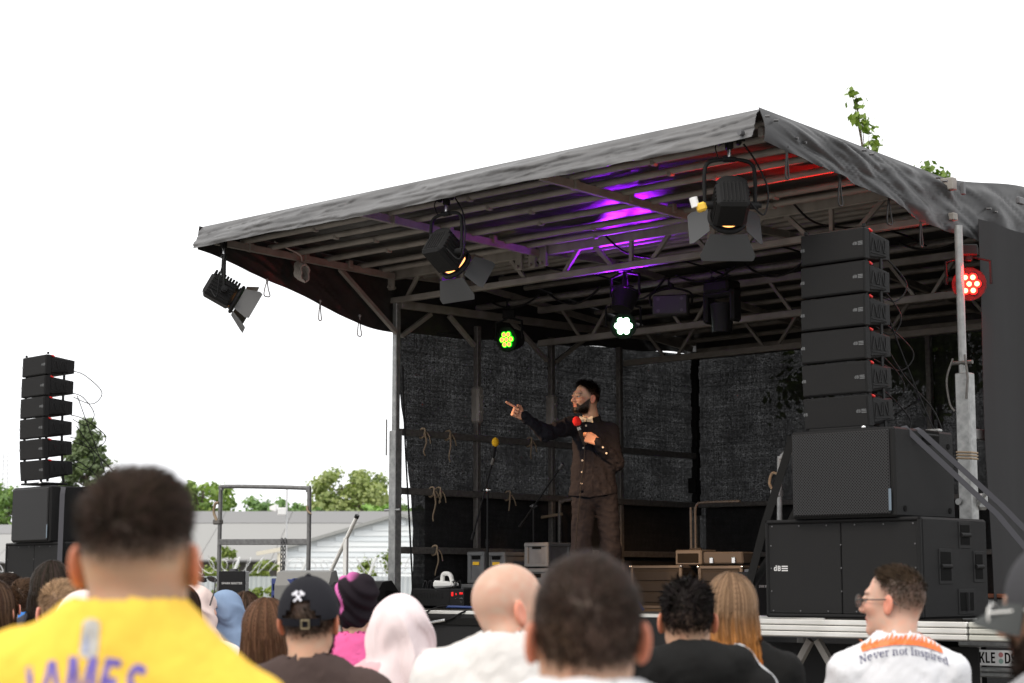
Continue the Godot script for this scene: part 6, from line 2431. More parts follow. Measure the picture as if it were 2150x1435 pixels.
		under.ball(head * Transform3D(Basis.from_scale(Vector3(0.082, 0.1, 0.104)), Vector3(0, 0.03, 0.014)), 14, 18, 0.0, 1.7)
		under.tube([head * Vector3(0, 0.03, 0.03), head * Vector3(0, o.get("bottom", -0.3) + 0.04, 0.055)], 0.072 * k, 14, 0.06 * k)
		put("hair_base", under, M.hair, root)
		put("hair", long_hair(head, o.get("bottom", -0.3), tones(hair, 0.3), tones(ends, 0.3), o.get("count", 1500), rr, o), M.hair, root)
	root.set_meta("head", head)
	if o.get("beard", false):
		var pr := PackedVector3Array()
		var pn := PackedVector3Array()
		for i in hf.v.size():
			var p := hf.v[i]
			if p.y < -0.035 and p.y > -0.118 and p.z < 0.0 and not (p.z < -0.075 and absf(p.x) < 0.024 and p.y > -0.078) and hf.nrm[i].y > -0.8:
				pr.append(p)
				pn.append(hf.nrm[i])
		put("beard", strands(pr, pn, tones(hair), 2, func(_p): return 0.014, func(_p, _n): return Vector3(0, -0.6, 0), 0.0009, 0.3, rr, 2, head), M.hair, root)
	return root


func torso(f: Field, P: Callable, k: float, seat_y: float, e: float, slump: float, tip: float) -> void:
	for x in [-1, 1]:
		f.cap(P.call(x * 0.02, -0.165, 0.045), P.call(x * 0.165, -0.222 - slump - x * tip, 0.03), 0.05 * k + e, 0.05 * k + e, 0.05)
		f.ell(P.call(x * 0.085, -0.34, 0.055), Vector3(0.085, 0.11, 0.07) * k + Vector3.ONE * e, 0.05)
	f.ell(P.call(0, -0.275, 0.04), Vector3(0.105, 0.115, 0.082) * k + Vector3.ONE * e, 0.05)
	f.ell(P.call(0, -0.4, 0.015), Vector3(0.165, 0.165, 0.115) * k + Vector3.ONE * e, 0.05)
	f.ell(P.call(0, -0.52, 0.01), Vector3(0.155, 0.17, 0.118) * k + Vector3.ONE * e, 0.05)
	f.ell(Vector3(0, seat_y + 0.05, 0.02), Vector3(0.17, 0.13, 0.13) * k + Vector3.ONE * e, 0.05)


# palm, four fingers and a thumb: «along» from the wrist, «back» the back of the hand, «side» where the thumb is (+1 its +x)
func hand(f: Field, wrist: Vector3, along: Vector3, back: Vector3, side: float, curl: Variant, size := 1.0, thumb := Vector3(0.6, 0.7, -0.3)) -> void:
	var curls: Array = curl if curl is Array else [curl, curl, curl, curl]
	var x := along.cross(back).normalized() * -side
	var up := x.cross(along).normalized()
	if up.dot(back) < 0.0:
		up = -up
	var palm := wrist + along * 0.05 * size
	for q in 4:
		var off := (q - 1.5) * 0.019 * size
		f.cap(wrist + along * 0.015 * size + x * off * -0.7, wrist + along * 0.085 * size + x * -off, 0.014 * size, 0.0115 * size, 0.012)
	for q in 4:
		var off := (q - 1.5) * 0.0205 * size
		var p := wrist + along * (0.088 - 0.004 * absf(q - 1.2)) * size - x * off
		var ln: float = [0.078, 0.086, 0.08, 0.062][q] * size
		var d := along
		for j in 3:
			d = d.rotated(up.cross(along).normalized(), curls[q]).normalized()
			var e: Vector3 = p + d * ln * [0.45, 0.32, 0.23][j]
			f.cap(p, e, 0.0095 * size, 0.0082 * size, 0.003)
			p = e
	var th := palm - along * 0.02 * size + x * 0.03 * size
	var m := th + (along * thumb.x + x * thumb.y + up * thumb.z).normalized() * 0.042 * size
	f.cap(th, m, 0.013 * size, 0.0105 * size, 0.006)
	f.cap(m, m + (along * (thumb.x + 0.3) + x * (thumb.y - 0.6) + up * (thumb.z - 0.1)).normalized() * 0.034 * size, 0.0105 * size, 0.009 * size, 0.003)


# print laid on cloth: flat pieces dropped onto the garment's surface from behind
func print_on(root: Node3D, garment: String, pieces: Shape, t: Transform3D, m: Material, called: String, lift := 0.003) -> void:
	var f: Field = root.get_node(garment).get_meta("field")
	var out := Shape.new()
	for i in range(0, pieces.v.size(), 3):
		split_print(out, f, t, pieces.v[i], pieces.v[i + 2], pieces.v[i + 1], lift, pieces.c[i], 0)
	put(called, out, m, root)


func split_print(out: Shape, f: Field, t: Transform3D, a: Vector3, b: Vector3, c: Vector3, lift: float, col: Color, depth: int) -> void:
	var l := [a.distance_to(b), b.distance_to(c), c.distance_to(a)]
	var big: float = maxf(l[0], maxf(l[1], l[2]))
	if big > 0.018 and depth < 9:
		if big == l[0]:
			split_print(out, f, t, a, (a + b) / 2.0, c, lift, col, depth + 1)
			split_print(out, f, t, (a + b) / 2.0, b, c, lift, col, depth + 1)
		elif big == l[1]:
			split_print(out, f, t, a, b, (b + c) / 2.0, lift, col, depth + 1)
			split_print(out, f, t, a, (b + c) / 2.0, c, lift, col, depth + 1)
		else:
			split_print(out, f, t, a, b, (c + a) / 2.0, lift, col, depth + 1)
			split_print(out, f, t, (c + a) / 2.0, b, c, lift, col, depth + 1)
		return
	var q := []
	for p in [a, b, c]:
		var d := -t.basis.z
		q.append(f.hit(t * p, d, 0.4) - d * lift)
	out.col = col
	out.tri(q[0], q[1], q[2])


# a head scarf: hood round the head, falling over neck and shoulders
func scarf(root: Node3D, o: Dictionary) -> void:
	var head: Transform3D = root.get_meta("head")
	var k := head.basis.get_scale().x
	var h := head.origin
	var long: float = o.get("fall", 0.3)
	var cell: float = o.get("cell", 0.009)
	var f := Field.new(h + Vector3(-0.27, -0.5, -0.24), h + Vector3(0.27, 0.2, 0.3), cell)
	var tb := head.basis.orthonormalized()
	f.ell(head * Vector3(0, 0.022, 0.016), Vector3(0.096, 0.118, 0.12) * k, 0.03, tb)
	f.ell(head * Vector3(0, -0.05, 0.02), Vector3(0.09, 0.1, 0.098) * k, 0.05, tb)
	f.cap(head * Vector3(0, -0.06, 0.03), h + Vector3(0, -0.2, 0.045) * k, 0.085 * k, 0.1 * k, 0.06)
	for x in [-1, 1]:
		f.cap(h + Vector3(x * 0.03, -0.18, 0.03) * k, h + Vector3(x * 0.15, -0.25, 0.03) * k, 0.082 * k, 0.07 * k, 0.06)
	var side: float = o.get("side", 1.0)
	f.cap(h + Vector3(side * 0.05, -0.1, 0.08) * k, h + Vector3(side * 0.11, -long, 0.09) * k, 0.07 * k, 0.085 * k, 0.05)
	f.cap(h + Vector3(-side * 0.03, -0.16, 0.07) * k, h + Vector3(-side * 0.08, -long * 0.8, 0.085) * k, 0.07 * k, 0.06 * k, 0.04)
	# face opening
	f.ell(head * Vector3(0, -0.012, -0.125), Vector3(0.062, 0.088, 0.09) * k, 0.012, tb, true)
	var z := FastNoiseLite.new()
	z.seed = o.get("seed", 3)
	z.frequency = 1.0
	z.fractal_octaves = 2
	var lean: float = o.get("lean", 0.6)
	f.ripple(func(p: Vector3) -> float:
		var q := p - h
		var a := atan2(q.x, q.z + 0.02)
		var w := z.get_noise_3d(q.x * 4.0, q.y * 3.0, q.z * 4.0)
		var s := sin((a * 3.6 * lean + q.y * 34.0 * (1.0 - lean) + w * 2.6) * 2.0)
		var soft := sm(0.12, 0.0, q.y)
		return -0.013 * soft * s * absf(s) + 0.004 * w)
	f.net()
	var fl := Flesh.new()
	fl.add(f, Transform3D.IDENTITY, o.color)
	var m := put("head_scarf", fl, M.fabric, root)
	m.set_meta("field", f)


func cap_hat(root: Node3D, color: Color, brim: Color, back_open: bool) -> void:
	var head: Transform3D = root.get_meta("head")
	var s := Shape.new()
	s.col = color
	var rings := 12
	var sides := 36
	var pt := func(i: int, j: int) -> Vector3:
		var th := (PI * 0.53) * i / rings
		var a := TAU * j / sides
		var seam := 1.0 - 0.012 * exp(-pow(fposmod(a * 6.0 / TAU, 1.0) - 0.5, 2.0) * 900.0)
		var r := Vector3(0.091, 0.112, 0.112) * seam
		var p := Vector3(sin(a) * sin(th) * r.x, 0.026 + cos(th) * r.y, 0.014 + cos(a) * sin(th) * r.z)
		return head * p
	for i in rings:
		for j in sides:
			if back_open and i >= rings - 4:
				var a := fposmod(float(j) + 0.5 + sides / 2.0, sides) - sides / 2.0
				var hgt := rings - i
				if absf(a) < 3.6 - 0.55 * (hgt - 1):
					continue
			var q := [pt.call(i + 1, j), pt.call(i + 1, j + 1), pt.call(i, j + 1), pt.call(i, j)]
			var m := []
			for p in q:
				m.append((p - head * Vector3(0, 0.0, 0.014)).normalized())
			s.quadn(q[0], q[1], q[2], q[3], m[0], m[1], m[2], m[3])
	var cap := put("cap", s, M.fabric, root)
	s = Shape.new()
	s.col = color
	s.ball(head * Transform3D(Basis.from_scale(Vector3(0.009, 0.006, 0.009)), Vector3(0, 0.139, 0.014)), 5, 10)
	put("button", s, M.fabric, cap)
	s = Shape.new()
	s.col = brim
	var rows := []
	for i in 6:
		var line := []
		for j in 19:
			var a := lerpf(-1.15, 1.15, j / 18.0)
			var far := 1.0 + i / 5.0 * 0.62 * pow(cos(a * 1.2), 0.6)
			line.append(head * Vector3(sin(a) * 0.09 * lerpf(1.0, far, 0.35), 0.02 - 0.035 * pow(sin(a), 2.0) * (i / 5.0) - 0.006 * i, 0.014 - cos(a) * 0.112 * far))
		rows.append(line)
	s.sheet(rows, 0.004)
	put("brim", s, M.fabric, cap)
	if back_open:
		s = Shape.new()
		s.col = color * 0.8
		var line := []
		for j in 9:
			var a := lerpf(-0.65, 0.65, j / 8.0)
			line.append(head * Vector3(sin(a) * 0.092, 0.012, 0.014 + cos(a) * 0.113))
		var up := head.basis.y.normalized()
		band(s, line, up * -0.022, 0.002)
		put("strap", s, M.fabric, cap)
		s = Shape.new()
		var b := head * Transform3D(Basis(Vector3.UP, 0.14), Vector3(0.018, 0.008, 0.13))
		for e in [[0, 0.011, 0.024, 0.004], [0, -0.013, 0.024, 0.004], [-0.011, 0, 0.004, 0.028], [0.011, 0, 0.004, 0.028]]:
			s.box(b * Vector3(e[0], e[1], 0), Vector3(e[2], e[3], 0.004), b.basis.orthonormalized(), 0.001)
		put("buckle", s, mat("old brass", Color(0.3, 0.25, 0.16), 0.4, 0.7), cap)


func performer() -> void:
	var t := thing("person", "bearded man in dark shirt and bow tie pointing left on stage, holding the red microphone", "person", S(2.02, -0.235, 0.3))
	var rr := RandomNumberGenerator.new()
	rr.seed = 99
	var tone := Color(0.56, 0.33, 0.215)
	var hair := Color(0.013, 0.0085, 0.0065)
	var head := Transform3D(Basis.from_euler(Vector3(deg_to_rad(5), deg_to_rad(121), deg_to_rad(2))).scaled(Vector3.ONE * 1.1), Vector3(-0.052, 1.725, 0.01))
	var neck := Vector3(0.0, 1.53, -0.01)
	var hf := head_field(0.004, head.affine_inverse() * neck)
	# open, speaking mouth
	hf.ell(Vector3(0, -0.064, -0.095), Vector3(0.017, 0.004, 0.012), 0.003, Basis.IDENTITY, true)
	hf.net()
	var look := {"beard": true, "nape": -0.05, "fade": 0.05, "stubble": 0.8}
	var body := Flesh.new()
	body.add(hf, head, skin_paint(tone, hair, look))
	var rs := Vector3(-0.16, 1.495, 0.055)
	var re := Vector3(-0.385, 1.425, 0.2)
	var rw := Vector3(-0.562, 1.548, 0.34)
	var ls := Vector3(0.155, 1.462, -0.045)
	var le := Vector3(0.19, 1.19, 0.06)
	var lw := Vector3(0.035, 1.352, 0.235)
	var bf := Field.new(Vector3(-0.66, 0.0, -0.3), Vector3(0.4, 1.62, 0.42), 0.018)
	bf.cap(neck + Vector3(0, 0.05, 0), neck + Vector3(0, -0.06, 0), 0.055, 0.065, 0.03)
	for q in [[rs, re, rw], [ls, le, lw]]:
		bf.cap(neck + Vector3(0, -0.03, 0), q[0], 0.05, 0.05, 0.05)
		bf.cap(q[0], q[1], 0.05, 0.042, 0.03)
		bf.cap(q[1], q[2], 0.042, 0.028, 0.02)
	bf.ell(Vector3(0.02, 1.33, 0), Vector3(0.17, 0.2, 0.11), 0.05)
	bf.ell(Vector3(0.02, 1.08, 0), Vector3(0.16, 0.2, 0.11), 0.05)
	bf.ell(Vector3(0.02, 0.95, 0), Vector3(0.145, 0.12, 0.09), 0.05)
	var legs := [[Vector3(-0.075, 0.9, 0.01), Vector3(-0.095, 0.48, 0.03), Vector3(-0.115, 0.09, 0.0)], [Vector3(0.115, 0.9, -0.01), Vector3(0.145, 0.48, 0.0), Vector3(0.155, 0.09, -0.04)]]
	for q in legs:
		bf.cap(q[0], q[1], 0.085, 0.058, 0.03)
		bf.cap(q[1], q[2], 0.056, 0.04, 0.02)
		bf.cap(q[2] + Vector3(0, -0.04, 0), q[2] + Vector3(-0.05, -0.055, 0.13), 0.042, 0.034, 0.02)
	bf.net()
	body.add(bf, Transform3D.IDENTITY, tone)
	var hand_tone := Color(tone.r * 1.02, tone.g * 0.9, tone.b * 0.88)
	var h := Field.new(rw + Vector3(-0.25, -0.12, -0.14), rw + Vector3(0.08, 0.2, 0.2), 0.0038)
	h.cap(rw + (re - rw).normalized() * 0.06, rw + Vector3(-0.015, 0.012, 0.004), 0.027, 0.026, 0.01)
	hand(h, rw, Vector3(-0.83, 0.42, 0.25).normalized(), Vector3(-0.2, -0.15, -1).normalized(), 1.0, [0.06, 1.4, 1.45, 1.5], 1.12, Vector3(0.75, 0.3, -0.75))
	h.net()
	body.add(h, Transform3D.IDENTITY, hand_tone)
	h = Field.new(lw + Vector3(-0.25, -0.16, -0.16), lw + Vector3(0.1, 0.2, 0.16), 0.0038)
	h.cap(lw + (le - lw).normalized() * 0.06, lw + Vector3(-0.01, 0.005, 0.0), 0.027, 0.027, 0.01)
	hand(h, lw, Vector3(-0.9, 0.36, 0.1).normalized(), Vector3(0.1, 0.25, 1).normalized(), -1.0, [0.85, 0.9, 0.95, 1.0], 1.12, Vector3(0.8, 0.35, -0.5))
	h.net()
	body.add(h, Transform3D.IDENTITY, hand_tone)
	put("body", body, M.skin, t)
	eyes(head, t)
	# hair and beard
	var pr := PackedVector3Array()
	var pn := PackedVector3Array()
	var br := PackedVector3Array()
	var bn := PackedVector3Array()
	for i in hf.v.size():
		var p := hf.v[i]
		if not (absf(p.x) > 0.08 and p.y < 0.032) and p.y > -0.05:
			var l := hair_line(p, -0.05)
			if rr.randf() < sm(l + 0.03, l + 0.06, p.y) * 0.7:
				pr.append(p)
				pn.append(hf.nrm[i])
		var mouth := p.z < -0.075 and absf(p.x) < 0.022 and p.y > -0.078 and p.y < -0.05
		if p.y < beard_line(p.z) - 0.004 and p.y > -0.108 and p.z < 0.0 and not mouth and hf.nrm[i].y > -0.85 and not (p.z < -0.085 and p.y > -0.045):
			br.append(p)
			bn.append(hf.nrm[i])
	var fl := func(p: Vector3, nn: Vector3) -> Vector3:
		var down := Vector3.DOWN - nn * Vector3.DOWN.dot(nn)
		return Vector3(0.1, 0.1, -0.3).lerp(down * 0.9, sm(0.09, 0.03, p.y))
	put("hair", strands(pr, pn, tones(hair, 0.5), 4, func(p): return lerpf(0.008, 0.036, sm(0.04, 0.1, p.y)), fl, 0.001, 0.6, rr, 4, head), M.hair, t)
	put("beard", strands(br, bn, tones(hair, 0.4), 3, func(p): return lerpf(0.003, 0.008, sm(-0.05, -0.1, p.y)), func(_p, _n): return Vector3(0, -0.7, -0.1), 0.0009, 0.3, rr, 2, head), M.hair, t)
	# shirt
	var cloth := Color(0.0145, 0.0145, 0.0165)
	var sf := Field.new(Vector3(-0.6, 0.84, -0.26), Vector3(0.36, 1.66, 0.42), 0.009)
	sf.ell(Vector3(0.005, 1.35, 0.0), Vector3(0.172, 0.19, 0.125), 0.06)
	sf.ell(Vector3(0.005, 1.12, 0.015), Vector3(0.185, 0.24, 0.14), 0.06)
	sf.cap(Vector3(-0.05, 0.93, 0.0), Vector3(0.065, 0.93, -0.01), 0.143, 0.143, 0.08)
	sf.cap(neck + Vector3(-0.02, -0.035, 0), rs, 0.066, 0.068, 0.05)
	sf.cap(neck + Vector3(0.02, -0.035, 0), ls, 0.066, 0.066, 0.05)
	sf.cap(rs, re, 0.074, 0.066, 0.05)
	sf.cap(re, rw.lerp(re, -0.02), 0.064, 0.04, 0.03)
	sf.cap(ls, le, 0.066, 0.062, 0.05)
	sf.cap(le, lw.lerp(le, 0.03), 0.068, 0.042, 0.03)
	sf.cap(neck + Vector3(0, -0.03, 0.005), neck + Vector3(0, 0.035, 0.0), 0.078, 0.07, 0.03)
	var z := FastNoiseLite.new()
	z.seed = 17
	z.frequency = 1.0
	z.fractal_octaves = 3
	sf.ripple(func(p: Vector3) -> float:
		var w := 0.008 * z.get_noise_3d(p.x * 6.0, p.y * 3.5, p.z * 6.0) + 0.007 * absf(z.get_noise_3d(p.x * 5.0 + p.y * 8.0, p.y * 9.0 - p.x * 6.0, 4.0))
		if p.x < -0.22 or (p.x > 0.0 and p.z > 0.1):
			w += 0.006 * sin(p.x * 60.0 + p.y * 40.0 + 4.0 * z.get_noise_3d(p.x * 8.0, p.y * 8.0, p.z * 8.0))
		w += 0.006 * sin(p.x * 32.0 + 3.0 * z.get_noise_2d(p.y * 4.0, p.x * 3.0)) * sm(1.05, 0.9, p.y)
		return w)
	sf.slice(Vector3(-0.2, 0.925, 0), Vector3(-0.12, -1, 0).normalized())
	sf.slice(Vector3(0.24, 0.95, 0), Vector3(0.17, -1, 0).normalized())
	sf.cap(neck + Vector3(-0.01, 0.12, 0.02), neck + Vector3(0, 0.0, 0.01), 0.062, 0.06, 0.006, true)
	sf.net()
	var sk := Flesh.new()
	sk.add(sf, Transform3D.IDENTITY, cloth)
	var shirt := put("shirt", sk, M.fabric, t)
	var onto := func(x: float, y: float) -> Vector3: return sf.hit(Vector3(x, y, 0.4), Vector3.FORWARD, 0.6)
	var s := Shape.new()
	s.col = cloth * 0.75
	var rows := [[], [], []]
	for k in 17:
		var y := 1.5 - k * 0.037
		var x := lerpf(-0.05, -0.098, k / 16.0)
		for e in 3:
			rows[e].append(onto.call(x + (e - 1) * 0.016, y) + Vector3(0, 0, 0.004 if e == 1 else 0.0025))
	s.sheet([rows[0], rows[1], rows[2]], 0.002)
	put("placket", s, M.fabric, shirt)
	for b in [[-0.053, 1.494], [-0.076, 1.31], [-0.087, 1.207], [-0.09, 1.113], [-0.095, 1.02], [0.075, 1.305], [0.105, 1.26]]:
		s = Shape.new()
		s.col = Color(0.4, 0.38, 0.34)
		var p: Vector3 = onto.call(b[0], b[1])
		s.tube([p, p + Vector3(0, 0, 0.008)], 0.0085, 10)
		put("button", s, M.painted, shirt)
	# collar leaves and bow tie
	for x in [-1, 1]:
		s = Shape.new()
		s.col = cloth * 0.9
		var c := Transform3D(Basis(Vector3.UP, -0.3 + x * 0.5) * Basis(Vector3.BACK, x * 0.25), neck + Vector3(-0.022 + x * 0.05, 0.0, 0.078))
		s.plate(c, PackedVector2Array([Vector2(-0.03, 0.035), Vector2(0.035, 0.04), Vector2(0.03, -0.01), Vector2(x * 0.012, -0.035), Vector2(-0.03, -0.012)]), 0.006)
		put("collar", s, M.fabric, shirt)
	var tie := thing("bow_tie", "cream bow tie at the performer's neck", "bow tie", t.position + Vector3(-0.052, 1.545, 0.098), deg_to_rad(-14))
	s = Shape.new()
	s.col = Color(0.62, 0.55, 0.42)
	for x in [-1, 1]:
		rows = []
		for i in 7:
			var u := i / 6.0
			var line := []
			for j in 9:
				var w := (j / 8.0 - 0.5)
				line.append(Vector3(x * (0.006 + 0.05 * u), w * lerpf(0.022, 0.056, pow(u, 0.7)), 0.006 + 0.007 * sin(u * 3.0) * cos(w * 6.0) + 0.003 * sin(w * 22.0) * (1.0 - u)))
			if x > 0:
				line.reverse()
			rows.append(line)
		s.sheet(rows, 0.008)
	put("wing", s, M.fabric, tie)
	s = Shape.new()
	s.col = Color(0.55, 0.48, 0.36)
	s.box(Vector3(0, 0, 0.012), Vector3(0.018, 0.024, 0.018), Basis.IDENTITY, 0.006)
	put("knot", s, M.fabric, tie)
	# watch strap
	s = Shape.new()
	var d := (lw - le).normalized()
	s.tube([lw - d * 0.012, lw + d * 0.006], 0.034, 14)
	put("wristband", s, M.chrome, t)
	# trousers, shoes
	var tc := Color(0.0145, 0.015, 0.018)
	var tf := Field.new(Vector3(-0.26, 0.03, -0.22), Vector3(0.3, 1.08, 0.22), 0.012)
	tf.ell(Vector3(0.015, 0.96, 0.0), Vector3(0.162, 0.15, 0.125), 0.04)
	for q in legs:
		tf.cap(q[0], q[1], 0.1, 0.085, 0.035)
		tf.cap(q[1], q[2], 0.09, 0.082, 0.03)
	tf.ripple(func(p: Vector3) -> float: return 0.01 * z.get_noise_3d(p.x * 7.0, p.y * 5.0, p.z * 7.0) + 0.014 * absf(z.get_noise_3d(p.x * 9.0 + p.y * 6.0, p.y * 10.0, 1.0)))
	tf.net()
	sk = Flesh.new()
	sk.add(tf, Transform3D.IDENTITY, tc)
	put("trousers", sk, M.fabric, t)
	for q in legs:
		var g := Field.new(q[2] + Vector3(-0.14, -0.12, -0.12), q[2] + Vector3(0.1, 0.06, 0.24), 0.01)
		g.cap(q[2] + Vector3(0, -0.035, -0.02), q[2] + Vector3(-0.055, -0.055, 0.15), 0.052, 0.042, 0.02)
		g.slice(Vector3(0, 0.0, 0), Vector3.DOWN)
		g.net()
		var sh := Flesh.new()
		sh.add(g, Transform3D.IDENTITY, Color(0.02, 0.018, 0.017))
		put("shoe", sh, M.fabric, t)
	# the microphone in his left hand, and its cable
	var top := Vector3(-0.136, 1.52, 0.27)
	var low := Vector3(-0.072, 1.33, 0.235)
	var up := (top - low).normalized()
	var m := thing("microphone", "handheld microphone with a red foam cover in the performer's hand", "microphone", t.position + low)
	s = Shape.new()
	s.tube([Vector3.ZERO, up * 0.11, up * 0.165], 0.014, 14, 0.02)
	put("handle", s, M.plastic, m)
	s = Shape.new()
	s.tube([up * 0.125, up * 0.15], 0.0205, 14)
	put("metal_ring", s, M.chrome, m)
	s = Shape.new()
	s.ball(Transform3D(Basis(Quaternion(Vector3.UP, up)).scaled_local(Vector3(0.035, 0.041, 0.035)), up * 0.197), 12, 18)
	put("foam_cover", s, M.redfoam, m)
	s = Shape.new()
	s.tube(curve([low, Vector3(-0.075, 1.2, 0.24), Vector3(-0.095, 1.05, 0.22), Vector3(-0.115, 0.85, 0.2), Vector3(-0.14, 0.6, 0.2), Vector3(-0.16, 0.3, 0.22), Vector3(-0.15, 0.01, 0.26)]), 0.0045, 6)
	solo("microphone_cable", s, M.rubber, "thin black cable hanging from the red microphone past the performer's legs", "cable", t.position)


func audience() -> void:
	var tan := Color(0.5, 0.29, 0.19)
	var pale := Color(0.62, 0.4, 0.31)
	var black := Color(0.014, 0.011, 0.009)
	var brown := Color(0.05, 0.028, 0.016)
	# foreground, out of focus
	var p := spectator("man in a yellow jersey with purple lettering, closest at the left", Vector3(-0.529, 1.38, -2.6), {"near": true, "cell": 0.005, "skin": Color(0.5, 0.3, 0.19), "hair": Color(0.03, 0.02, 0.0155), "nape": -0.004, "fade": 0.04, "top": 0.03, "side": 0.004, "rise": 0.07, "slump": 0.045, "tip": 0.028, "lift": 0.5, "nod": 12.0, "shirt": Color(0.86, 0.56, 0.08), "garment": "jersey", "sleeve": 0.55, "build": 0.88, "per": 5, "ease": 0.02, "turn": -3.0})
	var ink := Color(0.14, 0.1, 0.42)
	var hy := 1.38
	var x0 := [-0.108, -0.08, -0.039, -0.001, 0.033]
	for k in 5:
		var s := Shape.new()
		s.col = ink
		var tilt: float = [0.22, 0.1, -0.02, -0.14, -0.24][k]
		write_on(s, "JAMES"[k], 0.088, Transform3D(Basis(Vector3.BACK, tilt) * Basis.from_scale(Vector3(0.62, 1, 1)), Vector3(x0[k], hy - 0.163 - 2.2 * pow(x0[k] + 0.03, 2.0), 0.35)), true)
		print_on(p, "jersey", s, Transform3D.IDENTITY, M.painted, "letter")
	var mark := Shape.new()
	mark.col = Color(0.8, 0.8, 0.8)
	mark.plate(Transform3D(Basis.IDENTITY, Vector3(-0.031, hy - 0.106, 0.35)), round_rect(0.013, 0.026, 0.009), 0.0)
	print_on(p, "jersey", mark, Transform3D.IDENTITY, M.painted, "emblem")
	mark = Shape.new()
	mark.col = Color(0.5, 0.55, 0.75)
	mark.plate(Transform3D(Basis.IDENTITY, Vector3(-0.034, hy - 0.112, 0.35)), PackedVector2Array([Vector2(-0.006, -0.014), Vector2(0.002, -0.012), Vector2(0.0, 0.006), Vector2(-0.006, 0.012)]), 0.0)
	print_on(p, "jersey", mark, Transform3D.IDENTITY, M.painted, "emblem_figure", 0.005)
	spectator("man with dark cropped hair in a white shirt, closest in the middle", Vector3(0.108, 1.27, -2.7), {"near": true, "cell": 0.005, "skin": Color(0.52, 0.3, 0.2), "hair": Color(0.03, 0.02, 0.016), "nape": -0.05, "fade": 0.04, "top": 0.02, "side": 0.008, "lift": 0.22, "curl": 0.08, "rise": 0.07, "nod": 11.0, "shirt": Color(0.7, 0.7, 0.72), "per": 5, "ribbing": Color(0.76, 0.76, 0.78), "look": 6.0, "scale": 0.99})
	p = spectator("bearded man in a dark grey peaked cap and grey shirt at the right edge", Vector3(1.01, 1.291, -3.4), {"near": true, "cell": 0.005, "skin": tan, "hair": Color(0.025, 0.016, 0.012), "beard": true, "look": 52.0, "turn": 0.0, "nod": -2.0, "top": 0.01, "side": 0.01, "shirt": Color(0.27, 0.27, 0.28), "rise": 0.02})
	cap_hat(p, Color(0.045, 0.047, 0.05), Color(0.06, 0.063, 0.066), false)
	glasses(p, Color(0.7, 0.7, 0.68))
	# second row
	spectator("bald man in a white sweatshirt, looking right", Vector3(0.001, 1.276, -4.9), {"cell": 0.005, "skin": Color(0.62, 0.38, 0.28), "bald": true, "style": "bald", "hair": Color(0.1, 0.07, 0.06), "look": -56.0, "turn": -12.0, "nod": 8.0, "shirt": Color(0.66, 0.64, 0.625), "garment": "sweatshirt", "sleeve": 1.0, "collar": 0.012, "fold": 0.011, "ease": 0.025, "rise": 0.055, "build": 1.1, "nape": -0.02, "neck_r": 0.06})
	p = spectator("man in a black baseball cap and dark brown shirt, seen from behind", Vector3(-0.603, 1.231, -5.5), {"cell": 0.005, "skin": Color(0.5, 0.28, 0.18), "hair": black, "nape": -0.06, "fade": 0.05, "top": 0.004, "side": 0.006, "look": -8.0, "beard": true, "shirt": Color(0.07, 0.05, 0.046), "sleeve": 0.5, "build": 1.1, "rise": 0.03, "nod": 6.0})
	cap_hat(p, Color(0.018, 0.018, 0.02), Color(0.016, 0.016, 0.018), true)
	cap_emblem(p)
	p = spectator("man with glasses in a white shirt with a flame print, looking left", Vector3(1.287, 1.279, -6.2), {"cell": 0.005, "skin": Color(0.58, 0.35, 0.26), "hair": Color(0.032, 0.021, 0.014), "nape": -0.065, "fade": 0.085, "top": 0.02, "side": 0.004, "look": 53.0, "nod": 3.0, "turn": 4.0, "shirt": Color(0.68, 0.69, 0.72), "sleeve": 0.55, "build": 0.98, "slump": 0.03, "flow": Vector3(0.0, 0.3, -0.6), "rise": 0.03, "ribbing": Color(0.74, 0.75, 0.78)})
	glasses(p, Color(0.05, 0.045, 0.04))
	shirt_print(p, 1.279)
	p = spectator("man with curly black hair in a black hooded jacket, seen from behind", Vector3(0.542, 1.23, -5.7), {"cell": 0.005, "style": "curly", "skin": Color(0.48, 0.28, 0.18), "hair": Color(0.016, 0.013, 0.012), "nape": -0.06, "fade": 0.07, "top": 0.036, "side": 0.01, "shirt": Color(0.012, 0.012, 0.0135), "garment": "hooded_jacket", "hood": true, "sleeve": 1.0, "ease": 0.022, "fold": 0.01, "build": 1.12, "rise": 0.035, "per": 5, "strand": 0.0016, "lift": 0.7})
	stripes(p, 1.23)
	p = spectator("blonde woman with long dark rooted hair in a black jacket", Vector3(0.746, 1.244, -6.3), {"style": "long", "skin": pale, "hair": Color(0.16, 0.1, 0.06), "ends": Color(0.62, 0.24, 0.05), "bottom": -0.43, "count": 2800, "wave": 0.008, "wide": 1.3, "shirt": Color(0.012, 0.012, 0.013), "sleeve": 1.0, "garment": "jacket", "build": 1.0, "face_open": 0.6, "look": 4.0})
	p = spectator("woman in a pale pink head scarf, left of the bald man", Vector3(-0.368, 1.176, -6.0), {"style": "none", "skin": pale, "shirt": Color(0.72, 0.42, 0.45), "sleeve": 1.0, "ease": 0.03, "look": 12.0, "fold": 0.01})
	scarf(p, {"color": Color(0.78, 0.66, 0.67), "fall": 0.42, "side": 1.0, "seed": 4, "lean": 0.85})
	p = spectator("person in a bright pink shirt with a black head wrap streaked with pink", Vector3(-0.723, 1.213, -8.5), {"style": "none", "skin": tan, "shirt": Color(0.8, 0.14, 0.36), "sleeve": 0.5, "look": -10.0, "build": 1.12, "rise": 0.03})
	head_wrap(p)
